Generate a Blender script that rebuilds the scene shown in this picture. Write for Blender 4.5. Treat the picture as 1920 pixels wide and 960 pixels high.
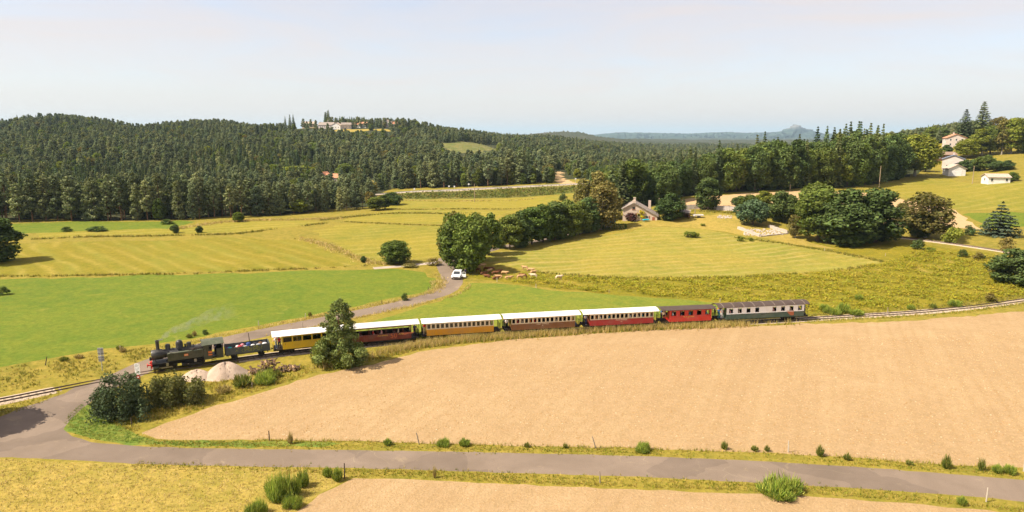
import bpy, bmesh, math, random
import numpy as np
from mathutils import Vector, Matrix
from mathutils.geometry import delaunay_2d_cdt

for o in list(bpy.data.objects):
    bpy.data.objects.remove(o)
SC = bpy.context.scene
COL = SC.collection
R = math.radians

# ------------------------------------------------------------------ camera
CAM_H = 28.0
PITCH = R(10.0)
FPX = 1279.0            # focal length in pixels of a 1920 wide frame
cam_d = bpy.data.cameras.new('camera')
cam_d.sensor_width = 36.0
cam_d.lens = 36.0 * FPX / 1920.0
cam_d.clip_start = 0.5
cam_d.clip_end = 60000.0
cam = bpy.data.objects.new('camera', cam_d)
COL.objects.link(cam)
cam.location = (0, 0, CAM_H)
cam.rotation_euler = (math.pi / 2 - PITCH, 0, 0)
SC.camera = cam

# ------------------------------------------------------------------ sky and sun
SUN_EL = R(50.0)
SUN_DIR = Vector((-1.0, -0.30, 0)).normalized()     # horizontal direction towards the sun
sun_vec = Vector((SUN_DIR.x * math.cos(SUN_EL), SUN_DIR.y * math.cos(SUN_EL), math.sin(SUN_EL)))
sun_d = bpy.data.lights.new('sun', 'SUN')
sun_d.energy = 4.6
sun_d.angle = R(0.53)
sun_d.color = (1.0, 0.90, 0.74)
sun = bpy.data.objects.new('sun', sun_d)
COL.objects.link(sun)
sun.rotation_euler = (-sun_vec).to_track_quat('-Z', 'Y').to_euler()
sun.location = (-60, 0, 80)

world = bpy.data.worlds.new('World')
SC.world = world
world.use_nodes = True
nt = world.node_tree
nt.nodes.clear()
w_out = nt.nodes.new('ShaderNodeOutputWorld')
w_bg = nt.nodes.new('ShaderNodeBackground')
w_sky = nt.nodes.new('ShaderNodeTexSky')
w_sky.sky_type = 'NISHITA'
w_sky.sun_disc = False
w_sky.sun_elevation = SUN_EL
w_sky.sun_rotation = math.atan2(SUN_DIR.x, SUN_DIR.y)
w_sky.altitude = 1000
w_sky.air_density = 1.0
w_sky.dust_density = 2.5
w_sky.ozone_density = 1.5
# thin high cloud veil: whitens the sky, more towards the horizon, in long faint streaks
w_tc = nt.nodes.new('ShaderNodeTexCoord')
w_map = nt.nodes.new('ShaderNodeMapping')
w_map.inputs['Scale'].default_value = (1.6, 1.6, 11.0)
w_map.inputs['Rotation'].default_value = (R(3), R(4), 0)
w_n = nt.nodes.new('ShaderNodeTexNoise')
w_n.inputs['Scale'].default_value = 1.7
w_n.inputs['Detail'].default_value = 7.0
w_n.inputs['Roughness'].default_value = 0.62
w_n.inputs['Distortion'].default_value = 0.5
w_r = nt.nodes.new('ShaderNodeMapRange')
w_r.inputs['From Min'].default_value = 0.32
w_r.inputs['From Max'].default_value = 0.72
w_r.inputs['To Min'].default_value = 0.45
w_r.inputs['To Max'].default_value = 0.86
w_sep = nt.nodes.new('ShaderNodeSeparateXYZ')
w_h = nt.nodes.new('ShaderNodeMapRange')      # the veil seen edge on near the horizon
w_h.inputs['From Min'].default_value = 0.0
w_h.inputs['From Max'].default_value = 0.17
w_h.inputs['To Min'].default_value = 0.97
w_h.inputs['To Max'].default_value = 0.0
w_mx = nt.nodes.new('ShaderNodeMath'); w_mx.operation = 'MAXIMUM'
w_mix = nt.nodes.new('ShaderNodeMixRGB')
w_mix.inputs[2].default_value = (4.28, 3.60, 3.26, 1)
L = nt.links.new
L(w_tc.outputs['Generated'], w_map.inputs['Vector'])
L(w_map.outputs['Vector'], w_n.inputs['Vector'])
L(w_n.outputs['Fac'], w_r.inputs['Value'])
L(w_tc.outputs['Generated'], w_sep.inputs[0])
L(w_sep.outputs['Z'], w_h.inputs['Value'])
L(w_r.outputs[0], w_mx.inputs[0]); L(w_h.outputs[0], w_mx.inputs[1])
L(w_mx.outputs[0], w_mix.inputs[0])
L(w_sky.outputs[0], w_mix.inputs[1])
L(w_mix.outputs[0], w_bg.inputs['Color'])
w_bg.inputs['Strength'].default_value = 0.105
L(w_bg.outputs[0], w_out.inputs['Surface'])

vs = SC.view_settings
vs.view_transform = 'Standard'
vs.look = 'None'
vs.exposure = 1.05
vs.gamma = 1.0
SC.cycles.max_bounces = 6
SC.cycles.diffuse_bounces = 3
SC.cycles.glossy_bounces = 2
SC.cycles.transmission_bounces = 4
SC.cycles.transparent_max_bounces = 6
SC.cycles.volume_bounces = 0
SC.cycles.use_denoising = True
SC.cycles.adaptive_threshold = 0.02
world.cycles.sampling_method = "MANUAL"
world.cycles.sample_map_resolution = 512

# ------------------------------------------------------------------ small tools
RNG = np.random.default_rng(7)
random.seed(7)

def tag(o, label=None, cat=None, group=None, kind=None):
    if label: o['label'] = label
    if cat: o['category'] = cat
    if group: o['group'] = group
    if kind: o['kind'] = kind
    return o

def empty(name, loc=(0, 0, 0), rz=0.0, label=None, cat=None, group=None):
    o = bpy.data.objects.new(name, None)
    o.empty_display_size = 0.3
    COL.objects.link(o)
    o.location = loc
    o.rotation_euler = (0, 0, rz)
    return tag(o, label, cat, group)

def link(name, me, parent=None, mat=None):
    o = bpy.data.objects.new(name, me)
    COL.objects.link(o)
    if parent is not None:
        o.parent = parent
    if mat is not None and len(me.materials) == 0:
        me.materials.append(mat)
    return o

def copy_tree(o, parent=None):
    c = o.copy()
    COL.objects.link(c)
    if parent is not None:
        c.parent = parent
    for ch in list(o.children):
        copy_tree(ch, c)
    return c

class MB:
    """collects shapes for one mesh"""
    def __init__(self):
        self.V = []; self.F = []
    def add(self, vs_, fs):
        b = len(self.V)
        self.V.extend([tuple(v) for v in vs_])
        self.F.extend([tuple(i + b for i in f) for f in fs])
        return self
    def box(self, x0, x1, y0, y1, z0, z1):
        v = [(x0,y0,z0),(x1,y0,z0),(x1,y1,z0),(x0,y1,z0),(x0,y0,z1),(x1,y0,z1),(x1,y1,z1),(x0,y1,z1)]
        return self.add(v, [(3,2,1,0),(4,5,6,7),(0,1,5,4),(1,2,6,5),(2,3,7,6),(3,0,4,7)])
    def cyl(self, p0, p1, r0, r1=None, n=10, caps=True):
        r1 = r0 if r1 is None else r1
        p0 = Vector(p0); p1 = Vector(p1)
        d = (p1 - p0).normalized()
        a = d.orthogonal().normalized(); b = d.cross(a)
        v = []
        for p, r in ((p0, r0), (p1, r1)):
            for i in range(n):
                t = 2 * math.pi * i / n
                v.append(p + (a * math.cos(t) + b * math.sin(t)) * r)
        f = [(i, (i + 1) % n, n + (i + 1) % n, n + i) for i in range(n)]
        if caps:
            f += [tuple(range(n - 1, -1, -1)), tuple(range(n, 2 * n))]
        return self.add(v, f)
    def tube(self, pts, radii, n=6):
        for i in range(len(pts) - 1):
            self.cyl(pts[i], pts[i + 1], radii[i], radii[i + 1], n, caps=(i in (0, len(pts) - 2)))
        return self
    def lathe(self, prof, c, n=14, axis='z'):
        # prof: (radius, height) pairs
        v = []; f = []
        for (r, h) in prof:
            for i in range(n):
                t = 2 * math.pi * i / n
                a, b = r * math.cos(t), r * math.sin(t)
                if axis == 'z': v.append((c[0] + a, c[1] + b, c[2] + h))
                elif axis == 'x': v.append((c[0] + h, c[1] + a, c[2] + b))
                else: v.append((c[0] + b, c[1] + h, c[2] + a))
        m = len(prof)
        for k in range(m - 1):
            for i in range(n):
                j = (i + 1) % n
                f.append((k * n + i, k * n + j, (k + 1) * n + j, (k + 1) * n + i))
        f.append(tuple(range(n - 1, -1, -1)))
        f.append(tuple(range((m - 1) * n, m * n)))
        return self.add(v, f)
    def prism_x(self, poly, x0, x1):
        # poly: (y, z) outline
        n = len(poly)
        v = [(x0, y, z) for y, z in poly] + [(x1, y, z) for y, z in poly]
        f = [(i, (i + 1) % n, n + (i + 1) % n, n + i) for i in range(n)]
        f += [tuple(range(n - 1, -1, -1)), tuple(range(n, 2 * n))]
        return self.add(v, f)
    def prism_y(self, poly, y0, y1):
        n = len(poly)
        v = [(x, y0, z) for x, z in poly] + [(x, y1, z) for x, z in poly]
        f = [(i, (i + 1) % n, n + (i + 1) % n, n + i) for i in range(n)]
        f += [tuple(range(n - 1, -1, -1)), tuple(range(n, 2 * n))]
        return self.add(v, f)
    def ball(self, c, r, n=10, m=6):
        rx, ry, rz = (r, r, r) if not hasattr(r, '__len__') else r
        v = []; f = []
        for k in range(m + 1):
            ph = math.pi * k / m
            for i in range(n):
                t = 2 * math.pi * i / n
                s = max(math.sin(ph), 0.02)
                v.append((c[0] + rx * s * math.cos(t), c[1] + ry * s * math.sin(t), c[2] - rz * math.cos(ph)))
        for k in range(m):
            for i in range(n):
                j = (i + 1) % n
                f.append((k * n + i, k * n + j, (k + 1) * n + j, (k + 1) * n + i))
        f.append(tuple(range(n - 1, -1, -1))); f.append(tuple(range(m * n, m * n + n)))
        return self.add(v, f)
    def mesh(self, name='m', smooth=False, bevel=0.0):
        me = bpy.data.meshes.new(name)
        me.from_pydata(self.V, [], self.F)
        bm = bmesh.new(); bm.from_mesh(me)
        bmesh.ops.recalc_face_normals(bm, faces=bm.faces)
        if bevel > 0:
            es = [e for e in bm.edges if len(e.link_faces) == 2 and e.calc_face_angle() > 0.6]
            bmesh.ops.bevel(bm, geom=es, offset=bevel, segments=1, affect='EDGES', clamp_overlap=True)
        bm.to_mesh(me); bm.free()
        if smooth:
            for p in me.polygons: p.use_smooth = True
            try: me.set_sharp_from_angle(angle=R(40))
            except Exception: pass
        me.update()
        return me
    def build(self, name, mat, parent=None, smooth=False, bevel=0.0):
        me = self.mesh(name, smooth, bevel)
        me.materials.append(mat)
        return link(name, me, parent)

def np_mesh(name, V, F, smooth=False, col=None):
    """fast mesh from arrays; F is (n,3) or (n,4)"""
    V = np.asarray(V, np.float32); F = np.asarray(F, np.int32)
    me = bpy.data.meshes.new(name)
    k = F.shape[1]
    me.vertices.add(len(V)); me.vertices.foreach_set('co', V.ravel())
    me.loops.add(F.size); me.loops.foreach_set('vertex_index', F.ravel())
    me.polygons.add(len(F))
    me.polygons.foreach_set('loop_start', np.arange(0, F.size, k, dtype=np.int32))
    try: me.polygons.foreach_set('loop_total', np.full(len(F), k, np.int32))
    except Exception: pass
    if smooth:
        me.polygons.foreach_set('use_smooth', np.ones(len(F), bool))
    if col is not None:
        at = me.color_attributes.new('Col', 'FLOAT_COLOR', 'POINT')
        c4 = np.ones((len(V), 4), np.float32); c4[:, :3] = col
        at.data.foreach_set('color', c4.ravel())
    me.update(calc_edges=True)
    return me

# ------------------------------------------------------------------ materials
class NT:
    def __init__(self, name):
        self.m = bpy.data.materials.new(name)
        self.m.use_nodes = True
        self.t = self.m.node_tree
        self.t.nodes.clear()
        self.out = self.t.nodes.new('ShaderNodeOutputMaterial')
    def n(self, typ, **kw):
        nd = self.t.nodes.new('ShaderNode' + typ)
        for k, v in kw.items(): setattr(nd, k, v)
        return nd
    def l(self, a, b): self.t.links.new(a, b)
    def noise(self, scale, detail=3, rough=0.55, vec=None, dist=0.0):
        nd = self.n('TexNoise')
        nd.inputs['Scale'].default_value = scale
        nd.inputs['Detail'].default_value = detail
        nd.inputs['Roughness'].default_value = rough
        nd.inputs['Distortion'].default_value = dist
        if vec is not None: self.l(vec, nd.inputs['Vector'])
        return nd.outputs['Fac']
    def rng(self, val, a, b, c=0.0, d=1.0):
        nd = self.n('MapRange')
        nd.inputs['From Min'].default_value = a; nd.inputs['From Max'].default_value = b
        nd.inputs['To Min'].default_value = c; nd.inputs['To Max'].default_value = d
        self.l(val, nd.inputs['Value'])
        return nd.outputs[0]
    def mix(self, fac, a, b, mode='MIX'):
        nd = self.n('MixRGB', blend_type=mode)
        for i, x in ((0, fac), (1, a), (2, b)):
            if isinstance(x, (int, float)): nd.inputs[i].default_value = x
            elif isinstance(x, (tuple, list)): nd.inputs[i].default_value = (*x[:3], 1)
            else: self.l(x, nd.inputs[i])
        return nd.outputs[0]
    def math(self, op, a, b=0.0):
        nd = self.n('Math', operation=op)
        for i, x in ((0, a), (1, b)):
            if isinstance(x, (int, float)): nd.inputs[i].default_value = x
            else: self.l(x, nd.inputs[i])
        return nd.outputs[0]
    def pos(self, scale=(1, 1, 1), rot=(0, 0, 0)):
        g = self.n('NewGeometry')
        mp = self.n('Mapping')
        mp.inputs['Scale'].default_value = scale
        mp.inputs['Rotation'].default_value = rot
        self.l(g.outputs['Position'], mp.inputs['Vector'])
        return mp.outputs[0]
    def obj(self, scale=(1, 1, 1)):
        g = self.n('TexCoord')
        mp = self.n('Mapping')
        mp.inputs['Scale'].default_value = scale
        self.l(g.outputs['Object'], mp.inputs['Vector'])
        return mp.outputs[0]
    def princ(self, col, rough=0.8, spec=0.2, metal=0.0, bump=None, bstr=0.3, bdist=0.05):
        p = self.n('BsdfPrincipled')
        if isinstance(col, (tuple, list)): p.inputs['Base Color'].default_value = (*col[:3], 1)
        else: self.l(col, p.inputs['Base Color'])
        if isinstance(rough, (int, float)): p.inputs['Roughness'].default_value = rough
        else: self.l(rough, p.inputs['Roughness'])
        p.inputs['Specular IOR Level'].default_value = spec
        p.inputs['Metallic'].default_value = metal
        if bump is not None:
            b = self.n('Bump')
            b.inputs['Strength'].default_value = bstr
            b.inputs['Distance'].default_value = bdist
            self.l(bump, b.inputs['Height'])
            self.l(b.outputs[0], p.inputs['Normal'])
        self.l(p.outputs[0], self.out.inputs['Surface'])
        return self.m

_paint = {}
def paint(name, col, rough=0.5, spec=0.35, metal=0.0, var=0.18, scale=3.0, grime=0.0, dirt=(0.20, 0.16, 0.12)):
    if name in _paint: return _paint[name]
    t = NT(name)
    f = t.noise(scale, 5, 0.65, t.obj())
    g = t.noise(scale * 0.25, 2, 0.5, t.obj((1, 1, 2.5)))
    k = t.math('ADD', t.math('MULTIPLY', f, 0.6), t.math('MULTIPLY', g, 0.4))
    lo = tuple(c * (1 - var) for c in col); hi = tuple(min(c * (1 + var), 0.95) for c in col)
    c = t.mix(t.rng(k, 0.3, 0.7), lo, hi)
    if grime > 0:
        s1 = t.rng(t.noise(2.2, 5, 0.7, t.obj((1.6, 1.6, 0.35))), 0.42, 0.72)
        s2 = t.rng(t.noise(0.7, 4, 0.65, t.obj((0.7, 2.0, 1.0))), 0.45, 0.70)
        c = t.mix(t.math('MULTIPLY', t.math('MAXIMUM', s1, s2), grime), c, dirt)
    _paint[name] = t.princ(c, t.rng(f, 0.3, 0.7, rough - 0.08, min(rough + 0.1, 1.0)), spec, metal)
    return _paint[name]

def leaf_mat(name, ca, cb, trans=0.25, hue=0.0, lumv=0.0):
    """foliage: colour by per-leaf attribute and per-object random"""
    t = NT(name)
    at = t.n('Attribute', attribute_name='Col')
    oi = t.n('ObjectInfo')
    base = t.mix(oi.outputs['Random'], ca, cb)
    r2 = t.math('FRACT', t.math('MULTIPLY', oi.outputs['Random'], 17.31))
    r3 = t.math('FRACT', t.math('MULTIPLY', oi.outputs['Random'], 91.7))
    base = t.mix(t.rng(r2, 0.0, 1.0, 0.0, hue), base, t.mix(1.0, base, (1.75, 1.25, 0.75), 'MULTIPLY'))
    lum = t.rng(r3, 0.0, 1.0, 1.0 - lumv, 1.0 + lumv)
    base = t.mix(1.0, base, lum, 'MULTIPLY')
    c = t.mix(1.0, base, at.outputs['Color'], 'MULTIPLY')
    d = t.n('BsdfDiffuse'); t.l(c, d.inputs['Color'])
    tr = t.n('BsdfTranslucent')
    c2 = t.mix(1.0, c, (1.15, 1.25, 0.5), 'MULTIPLY')
    t.l(c2, tr.inputs['Color'])
    mx = t.n('MixShader'); mx.inputs[0].default_value = trans
    t.l(d.outputs[0], mx.inputs[1]); t.l(tr.outputs[0], mx.inputs[2])
    t.l(mx.outputs[0], t.out.inputs['Surface'])
    return t.m

def attr_mat(name, trans=0.25):
    t = NT(name)
    at = t.n('Attribute', attribute_name='Col')
    d = t.n('BsdfDiffuse'); t.l(at.outputs['Color'], d.inputs['Color'])
    tr = t.n('BsdfTranslucent'); t.l(at.outputs['Color'], tr.inputs['Color'])
    mx = t.n('MixShader'); mx.inputs[0].default_value = trans
    t.l(d.outputs[0], mx.inputs[1]); t.l(tr.outputs[0], mx.inputs[2])
    t.l(mx.outputs[0], t.out.inputs['Surface'])
    return t.m

# ------------------------------------------------------------------ terrain heights
U_C = np.array([-1100, 0, 250, 500, 620, 720, 840, 960, 1080, 1200, 1320, 1450, 1560, 1680, 1790, 1920, 3000], float)
Y_R = np.array([30, 90, 140, 190, 220, 260, 300, 345, 420, 550, 700, 900, 1200, 1800, 3200], float)
Z_T = np.array([
 # -1100  0   250  500  620  720  840  960 1080 1200 1320 1450 1560 1680 1790 1920 3000
 [0,     0,   0,   0,   0,   0,   0,   0,   0,   0,   0,   0,   0,   0,   0,   0,   0],
 [0,     0,   0,   0,   0,   0,   0,   0,   0,   0,   0,   0,   0,   0,   0,   0,   0],
 [0,     0,   0,   0,   0,   0,   0,   0,   0,   0,   0,   0,  .3,   .7,  .9,  1,   1],
 [0,     0,   0,   0,   0,   0,   0,   0,  .4,  1.5, 1.6, 1.8, 2,    2.6, 2.5, 2.5, 3],
 [0,     0,   0,   0,   0,   0,   0,   0,  .8,  3,   4.5, 5,   4.6,  4.6, 4,   4.5, 5],
 [0,     0,   0,   0,   0,   0,   0,   0,  1.2, 6,   8.3, 8,   7,    6.5, 6,   7.5, 9],
 [0,     0,   0,   0,   0,   0,   0,   .2, 2,   8,   9,   9.5, 10,   8.5, 8,   11,  13],
 [1,     1,   1,   1,   1,   .8,  2.6, 3.6, 5,  8,   9,   9.5, 11,   10,  10,  16,  18],
 [4,     4,   4,   4,   4,   3,   4.5, 5,   4,  5,   8,    8,  12,   18,  22,  24,  26],
 [16,   15,  14,  13,  13,  11,   9,   6,   3,  1,   2,    6,  12,   20,  26,  28,  30],
 [26,   24,  24,  22,  22,  20,  17,  10,   5,  0,  -2,    2,   8,   18,  26,  28,  30],
 [36,   37,  36,  36,  39,  37,  29,  15,   9,  0,  -4,    0,   6,   14,  22,  26,  28],
 [32,   30,  28,  28,  29,  29,  26,  19,  12,  0,  -5,   -3,   2,   10,  16,  18,  20],
 [14,   10,   8,   8,   8,   8,   8,   8,   4, -4,  -6,   -6,  -6,    0,   6,   6,   6],
 [-2,   -4,  -4,  -4,  -4,  -4,  -4,  -4,  -6, -8,  -8,   -8,  -8,   -4,   0,   0,   0]], float)

def pchip(x, y, xq):
    """monotone cubic along axis 0 of y"""
    h = np.diff(x)
    d = np.diff(y, axis=0) / h[:, None]
    m = np.zeros_like(y)
    for i in range(1, len(x) - 1):
        w1 = 2 * h[i] + h[i - 1]; w2 = h[i] + 2 * h[i - 1]
        ok = d[i - 1] * d[i] > 0
        with np.errstate(divide='ignore', invalid='ignore'):
            v = (w1 + w2) / (w1 / d[i - 1] + w2 / d[i])
        m[i] = np.where(ok, v, 0)
    k = np.clip(np.searchsorted(x, xq) - 1, 0, len(x) - 2)
    t = ((xq - x[k]) / h[k])[:, None]
    hh = h[k][:, None]
    return ((1 + 2 * t) * (1 - t) ** 2 * y[k] + t * (1 - t) ** 2 * hh * m[k]
            + t * t * (3 - 2 * t) * y[k + 1] + t * t * (t - 1) * hh * m[k + 1])

LY = np.log(Y_R)
_ly = np.linspace(LY[0], LY[-1], 500)
_tt = np.linspace((U_C[0] - 960) / FPX, (U_C[-1] - 960) / FPX, 600)
_d1 = pchip(LY, Z_T, _ly)
Z_D = pchip((U_C - 960) / FPX, _d1.T.copy(), _tt).T          # [ly, t]

def T(x, y):
    x = np.asarray(x, float); y = np.asarray(y, float)
    yy = np.clip(y, 30.0, 3199.0)
    t = np.clip(x / yy, _tt[0], _tt[-1])
    a = (np.log(yy) - _ly[0]) / (_ly[1] - _ly[0]); b = (t - _tt[0]) / (_tt[1] - _tt[0])
    i = np.clip(a.astype(int), 0, 498); j = np.clip(b.astype(int), 0, 598)
    fa = np.clip(a - i, 0, 1); fb = np.clip(b - j, 0, 1)
    z = (Z_D[i, j] * (1 - fa) * (1 - fb) + Z_D[i + 1, j] * fa * (1 - fb)
         + Z_D[i, j + 1] * (1 - fa) * fb + Z_D[i + 1, j + 1] * fa * fb)
    far = np.clip((np.hypot(x, y) - 350) / 500, 0, 1)
    z = z + far * (2.2 * np.sin(x / 61 + 1.3) * np.sin(y / 83 + 0.4) + 1.6 * np.sin(x / 33 + y / 47) + 1.2 * np.sin(x / 19 - y / 70 + 2))
    uu = 960 + FPX * x / yy
    z = z + np.exp(-((yy - 900) / 260) ** 2) * (4.5 * np.exp(-((uu - 110) / 95) ** 2) - 4.5 * np.exp(-((uu - 272) / 38) ** 2) + 3.0 * np.exp(-((uu - 385) / 55) ** 2) - 3.0 * np.exp(-((uu - 490) / 40) ** 2))
    near = np.clip((np.hypot(x, y) - 100) / 60, 0, 1) * (1 - far)
    z = z + near * (0.12 * np.sin(x / 9 + 0.7) * np.sin(y / 12) + 0.08 * np.sin(x / 5.2 + y / 6.1))
    return z

CP, SP = math.cos(PITCH), math.sin(PITCH)
def ray(u, v):
    u = np.asarray(u, float); v = np.asarray(v, float)
    a = (u - 960) / FPX; b = (480 - v) / FPX
    return a, CP + b * SP, -SP + b * CP
_ys = np.geomspace(28, 3100, 900)
def G(u, v):
    """ground point(s) under picture pixel(s)"""
    one = np.isscalar(u)
    u = np.atleast_1d(np.asarray(u, float)); v = np.atleast_1d(np.asarray(v, float))
    dx, dy, dz = ray(u, v)
    s = _ys[None, :] / dy[:, None]
    X = dx[:, None] * s; Z = CAM_H + dz[:, None] * s
    below = Z < T(X, np.broadcast_to(_ys, X.shape))
    k = np.where(below.any(1), below.argmax(1), len(_ys) - 1)
    k = np.maximum(k, 1)
    lo = _ys[k - 1] / dy; hi = _ys[k] / dy
    for _ in range(18):
        m = 0.5 * (lo + hi)
        b_ = CAM_H + dz * m < T(dx * m, dy * m)
        hi = np.where(b_, m, hi); lo = np.where(b_, lo, m)
    P = np.stack([dx * hi, dy * hi, T(dx * hi, dy * hi)], 1)
    return Vector(P[0]) if one else P
def PX(p):
    """picture pixel of world points (n,3)"""
    p = np.atleast_2d(np.asarray(p, float))
    z = p[:, 2] - CAM_H
    dep = p[:, 1] * CP - z * SP
    up = p[:, 1] * SP + z * CP
    return 960 + FPX * p[:, 0] / dep, 480 - FPX * up / dep, dep
def ppm(p):
    """pixels per metre at a point"""
    return FPX / PX(p)[2][0]

def spline(P, step):
    """Catmull-Rom through points, resampled at about `step`"""
    P = np.asarray(P, float)
    Q = np.vstack([2 * P[0] - P[1], P, 2 * P[-1] - P[-2]])
    out = []
    for i in range(1, len(Q) - 2):
        p0, p1, p2, p3 = Q[i - 1:i + 3]
        n = max(2, int(np.linalg.norm(p2 - p1) / step))
        t = np.linspace(0, 1, n, endpoint=False)[:, None]
        out.append(0.5 * (2 * p1 + (p2 - p0) * t + (2 * p0 - 5 * p1 + 4 * p2 - p3) * t ** 2 + (3 * p1 - p0 - 3 * p2 + p3) * t ** 3))
    out.append(P[-1:])
    return np.vstack(out)

def in_poly(px, py, poly):
    poly = np.asarray(poly)
    x0, y0 = poly[:, 0], poly[:, 1]
    x1, y1 = np.roll(x0, -1), np.roll(y0, -1)
    c = np.zeros(len(px), bool)
    for a, b, e, f in zip(x0, y0, x1, y1):
        if b == f: continue
        cr = ((b > py) != (f > py)) & (px < (e - a) * (py - b) / (f - b) + a)
        c ^= cr
    return c
# ------------------------------------------------------------------ ground materials
def ground_mat(name, c1, c2, c3, big=0.045, mid=0.35, fine=3.5, stripe=None, bump=0.35, bdist=0.08, rough=0.95, blot=None, patch=(0.42, 0.62), tuft=0.7):
    t = NT(name)
    P = t.pos()
    a = t.noise(big, 4, 0.6, P, 0.6)
    b = t.noise(mid, 4, 0.6, P, 0.3)
    c = t.noise(fine, 3, 0.7, P)
    col = t.mix(t.rng(a, patch[0], patch[1]), c1, c2)
    col = t.mix(t.rng(b, 0.38, 0.68, 0.0, 0.75), col, c3)
    fx = t.noise(1.3, 4, 0.65, t.pos((1, 1, 1)), 0.0)
    col = t.mix(t.rng(fx, 0.36, 0.66, 0.0, tuft), col, t.mix(1.0, col, (0.58, 0.64, 0.52), 'MULTIPLY'))
    if stripe is not None:
        for (ang, per, st, sc, wob) in stripe:
            Q = t.pos((1, 1, 1), (0, 0, R(ang)))
            s = t.n('SeparateXYZ'); t.l(Q, s.inputs[0])
            w = t.math('MULTIPLY', t.math('SUBTRACT', t.noise(0.03, 2, 0.5, P), 0.5), wob)
            ph = t.math('MULTIPLY', t.math('ADD', s.outputs['X'], w), 2 * math.pi / per)
            sn = t.math('ADD', t.math('MULTIPLY', t.math('SINE', ph), 0.5), 0.5)
            brk = t.rng(t.noise(0.09, 3, 0.6, t.pos((1, 0.25, 1), (0, 0, R(ang)))), 0.32, 0.6)
            k = t.math('MULTIPLY', t.math('MULTIPLY', t.math('POWER', sn, 3.0), st), brk)
            k = t.math('MULTIPLY', k, t.rng(t.noise(0.8, 3, 0.6, P), 0.3, 0.6, 0.3, 1.0))
            col = t.mix(k, col, sc)
    if blot is not None:
        k = t.rng(t.noise(blot[1], 3, 0.6, P, 0.8), blot[2], blot[2] + 0.1)
        col = t.mix(t.math('MULTIPLY', k, blot[3] if len(blot) > 3 else 0.8), col, blot[0])
    # clods / blades
    v = t.rng(c, 0.3, 0.75, 0.82, 1.12)
    col = t.mix(1.0, col, v, 'MULTIPLY')
    h = t.math('ADD', t.math('MULTIPLY', b, 0.5), c)
    return t.princ(col, rough, 0.1, 0, h, bump, bdist)

STRAW = (0.46, 0.33, 0.10)
m_green = ground_mat('clover_green', (0.105, 0.154, 0.016), (0.134, 0.172, 0.018), (0.175, 0.186, 0.020), bump=0.5,
                     blot=((0.27, 0.24, 0.05), 0.22, 0.62, 0.35))
m_green2 = ground_mat('clover_green_behind', (0.143, 0.180, 0.022), (0.175, 0.195, 0.025), (0.221, 0.212, 0.028), bump=0.5)
m_rough = ground_mat('rough_grass', (0.252, 0.200, 0.030), (0.190, 0.169, 0.023), (0.328, 0.237, 0.048), big=0.10, mid=0.6, fine=3.0, bump=0.8, bdist=0.15)
m_golden = ground_mat('golden_grass', (0.351, 0.253, 0.056), (0.285, 0.225, 0.042), (0.408, 0.290, 0.078), big=0.12, mid=0.5, fine=4.0, bump=0.8, bdist=0.14)
m_hay = ground_mat('mown_hay', (0.215, 0.176, 0.017), (0.176, 0.161, 0.013), (0.269, 0.204, 0.026), bump=0.4,
                   stripe=[(-44, 4.4, 0.42, (0.40, 0.30, 0.075), 9.0), (-40, 8.3, 0.45, (0.19, 0.20, 0.03), 9.0), (-30, 41.0, 0.45, (0.17, 0.185, 0.022), 14.0)])
m_hay2 = ground_mat('mown_hay_far', (0.255, 0.211, 0.026), (0.185, 0.182, 0.021), (0.308, 0.237, 0.036), bump=0.3, big=0.02,
                    stripe=[(62, 6.0, 0.35, (0.41, 0.32, 0.10), 6.0)])
m_hay3 = ground_mat('mown_slope', (0.275, 0.223, 0.036), (0.185, 0.186, 0.027), (0.347, 0.256, 0.055), bump=0.35, big=0.03,
                    stripe=[(75, 3.8, 0.45, (0.45, 0.34, 0.13), 15.0), (78, 8.5, 0.4, (0.20, 0.205, 0.035), 15.0), (80, 27.0, 0.35, (0.215, 0.225, 0.035), 20.0)])
m_heath = ground_mat('bracken_ground', (0.220, 0.181, 0.016), (0.275, 0.211, 0.022), (0.165, 0.157, 0.014), big=0.08, mid=0.45, fine=2.0, bump=1.0, bdist=0.25,
                     blot=((0.36, 0.25, 0.06), 0.09, 0.58, 0.5))
m_soil = ground_mat('dry_ploughed_soil', (0.370, 0.247, 0.131), (0.402, 0.272, 0.147), (0.339, 0.223, 0.115), big=0.03, mid=0.25, fine=4.5, bump=0.9, bdist=0.10,
                    stripe=[(25, 1.5, 0.60, (0.30, 0.198, 0.095), 0.8), (25, 6.3, 0.16, (0.49, 0.36, 0.20), 1.2), (80, 5.0, 0.30, (0.33, 0.22, 0.105), 3.0)], tuft=0.35)
m_soil2 = ground_mat('dry_stubble', (0.47, 0.315, 0.165), (0.50, 0.335, 0.18), (0.44, 0.295, 0.15), bump=0.3, tuft=0.35)
m_lush = ground_mat('short_lush_grass', (0.114, 0.176, 0.028), (0.157, 0.195, 0.032), (0.228, 0.214, 0.038), big=0.2, mid=0.9, fine=4.0, bump=0.8, bdist=0.12)
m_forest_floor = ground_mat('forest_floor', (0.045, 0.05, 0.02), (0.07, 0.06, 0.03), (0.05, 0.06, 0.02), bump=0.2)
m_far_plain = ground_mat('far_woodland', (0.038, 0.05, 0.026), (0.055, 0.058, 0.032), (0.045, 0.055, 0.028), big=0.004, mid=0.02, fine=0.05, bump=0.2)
m_clearcut = ground_mat('young_plantation', (0.10, 0.13, 0.03), (0.15, 0.15, 0.045), (0.27, 0.21, 0.08), bump=0.6, mid=0.12)
m_bank = ground_mat('road_bank', (0.135, 0.145, 0.03), (0.225, 0.185, 0.05), (0.10, 0.125, 0.025), bump=0.8, bdist=0.3, big=0.08, mid=0.3)

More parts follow.
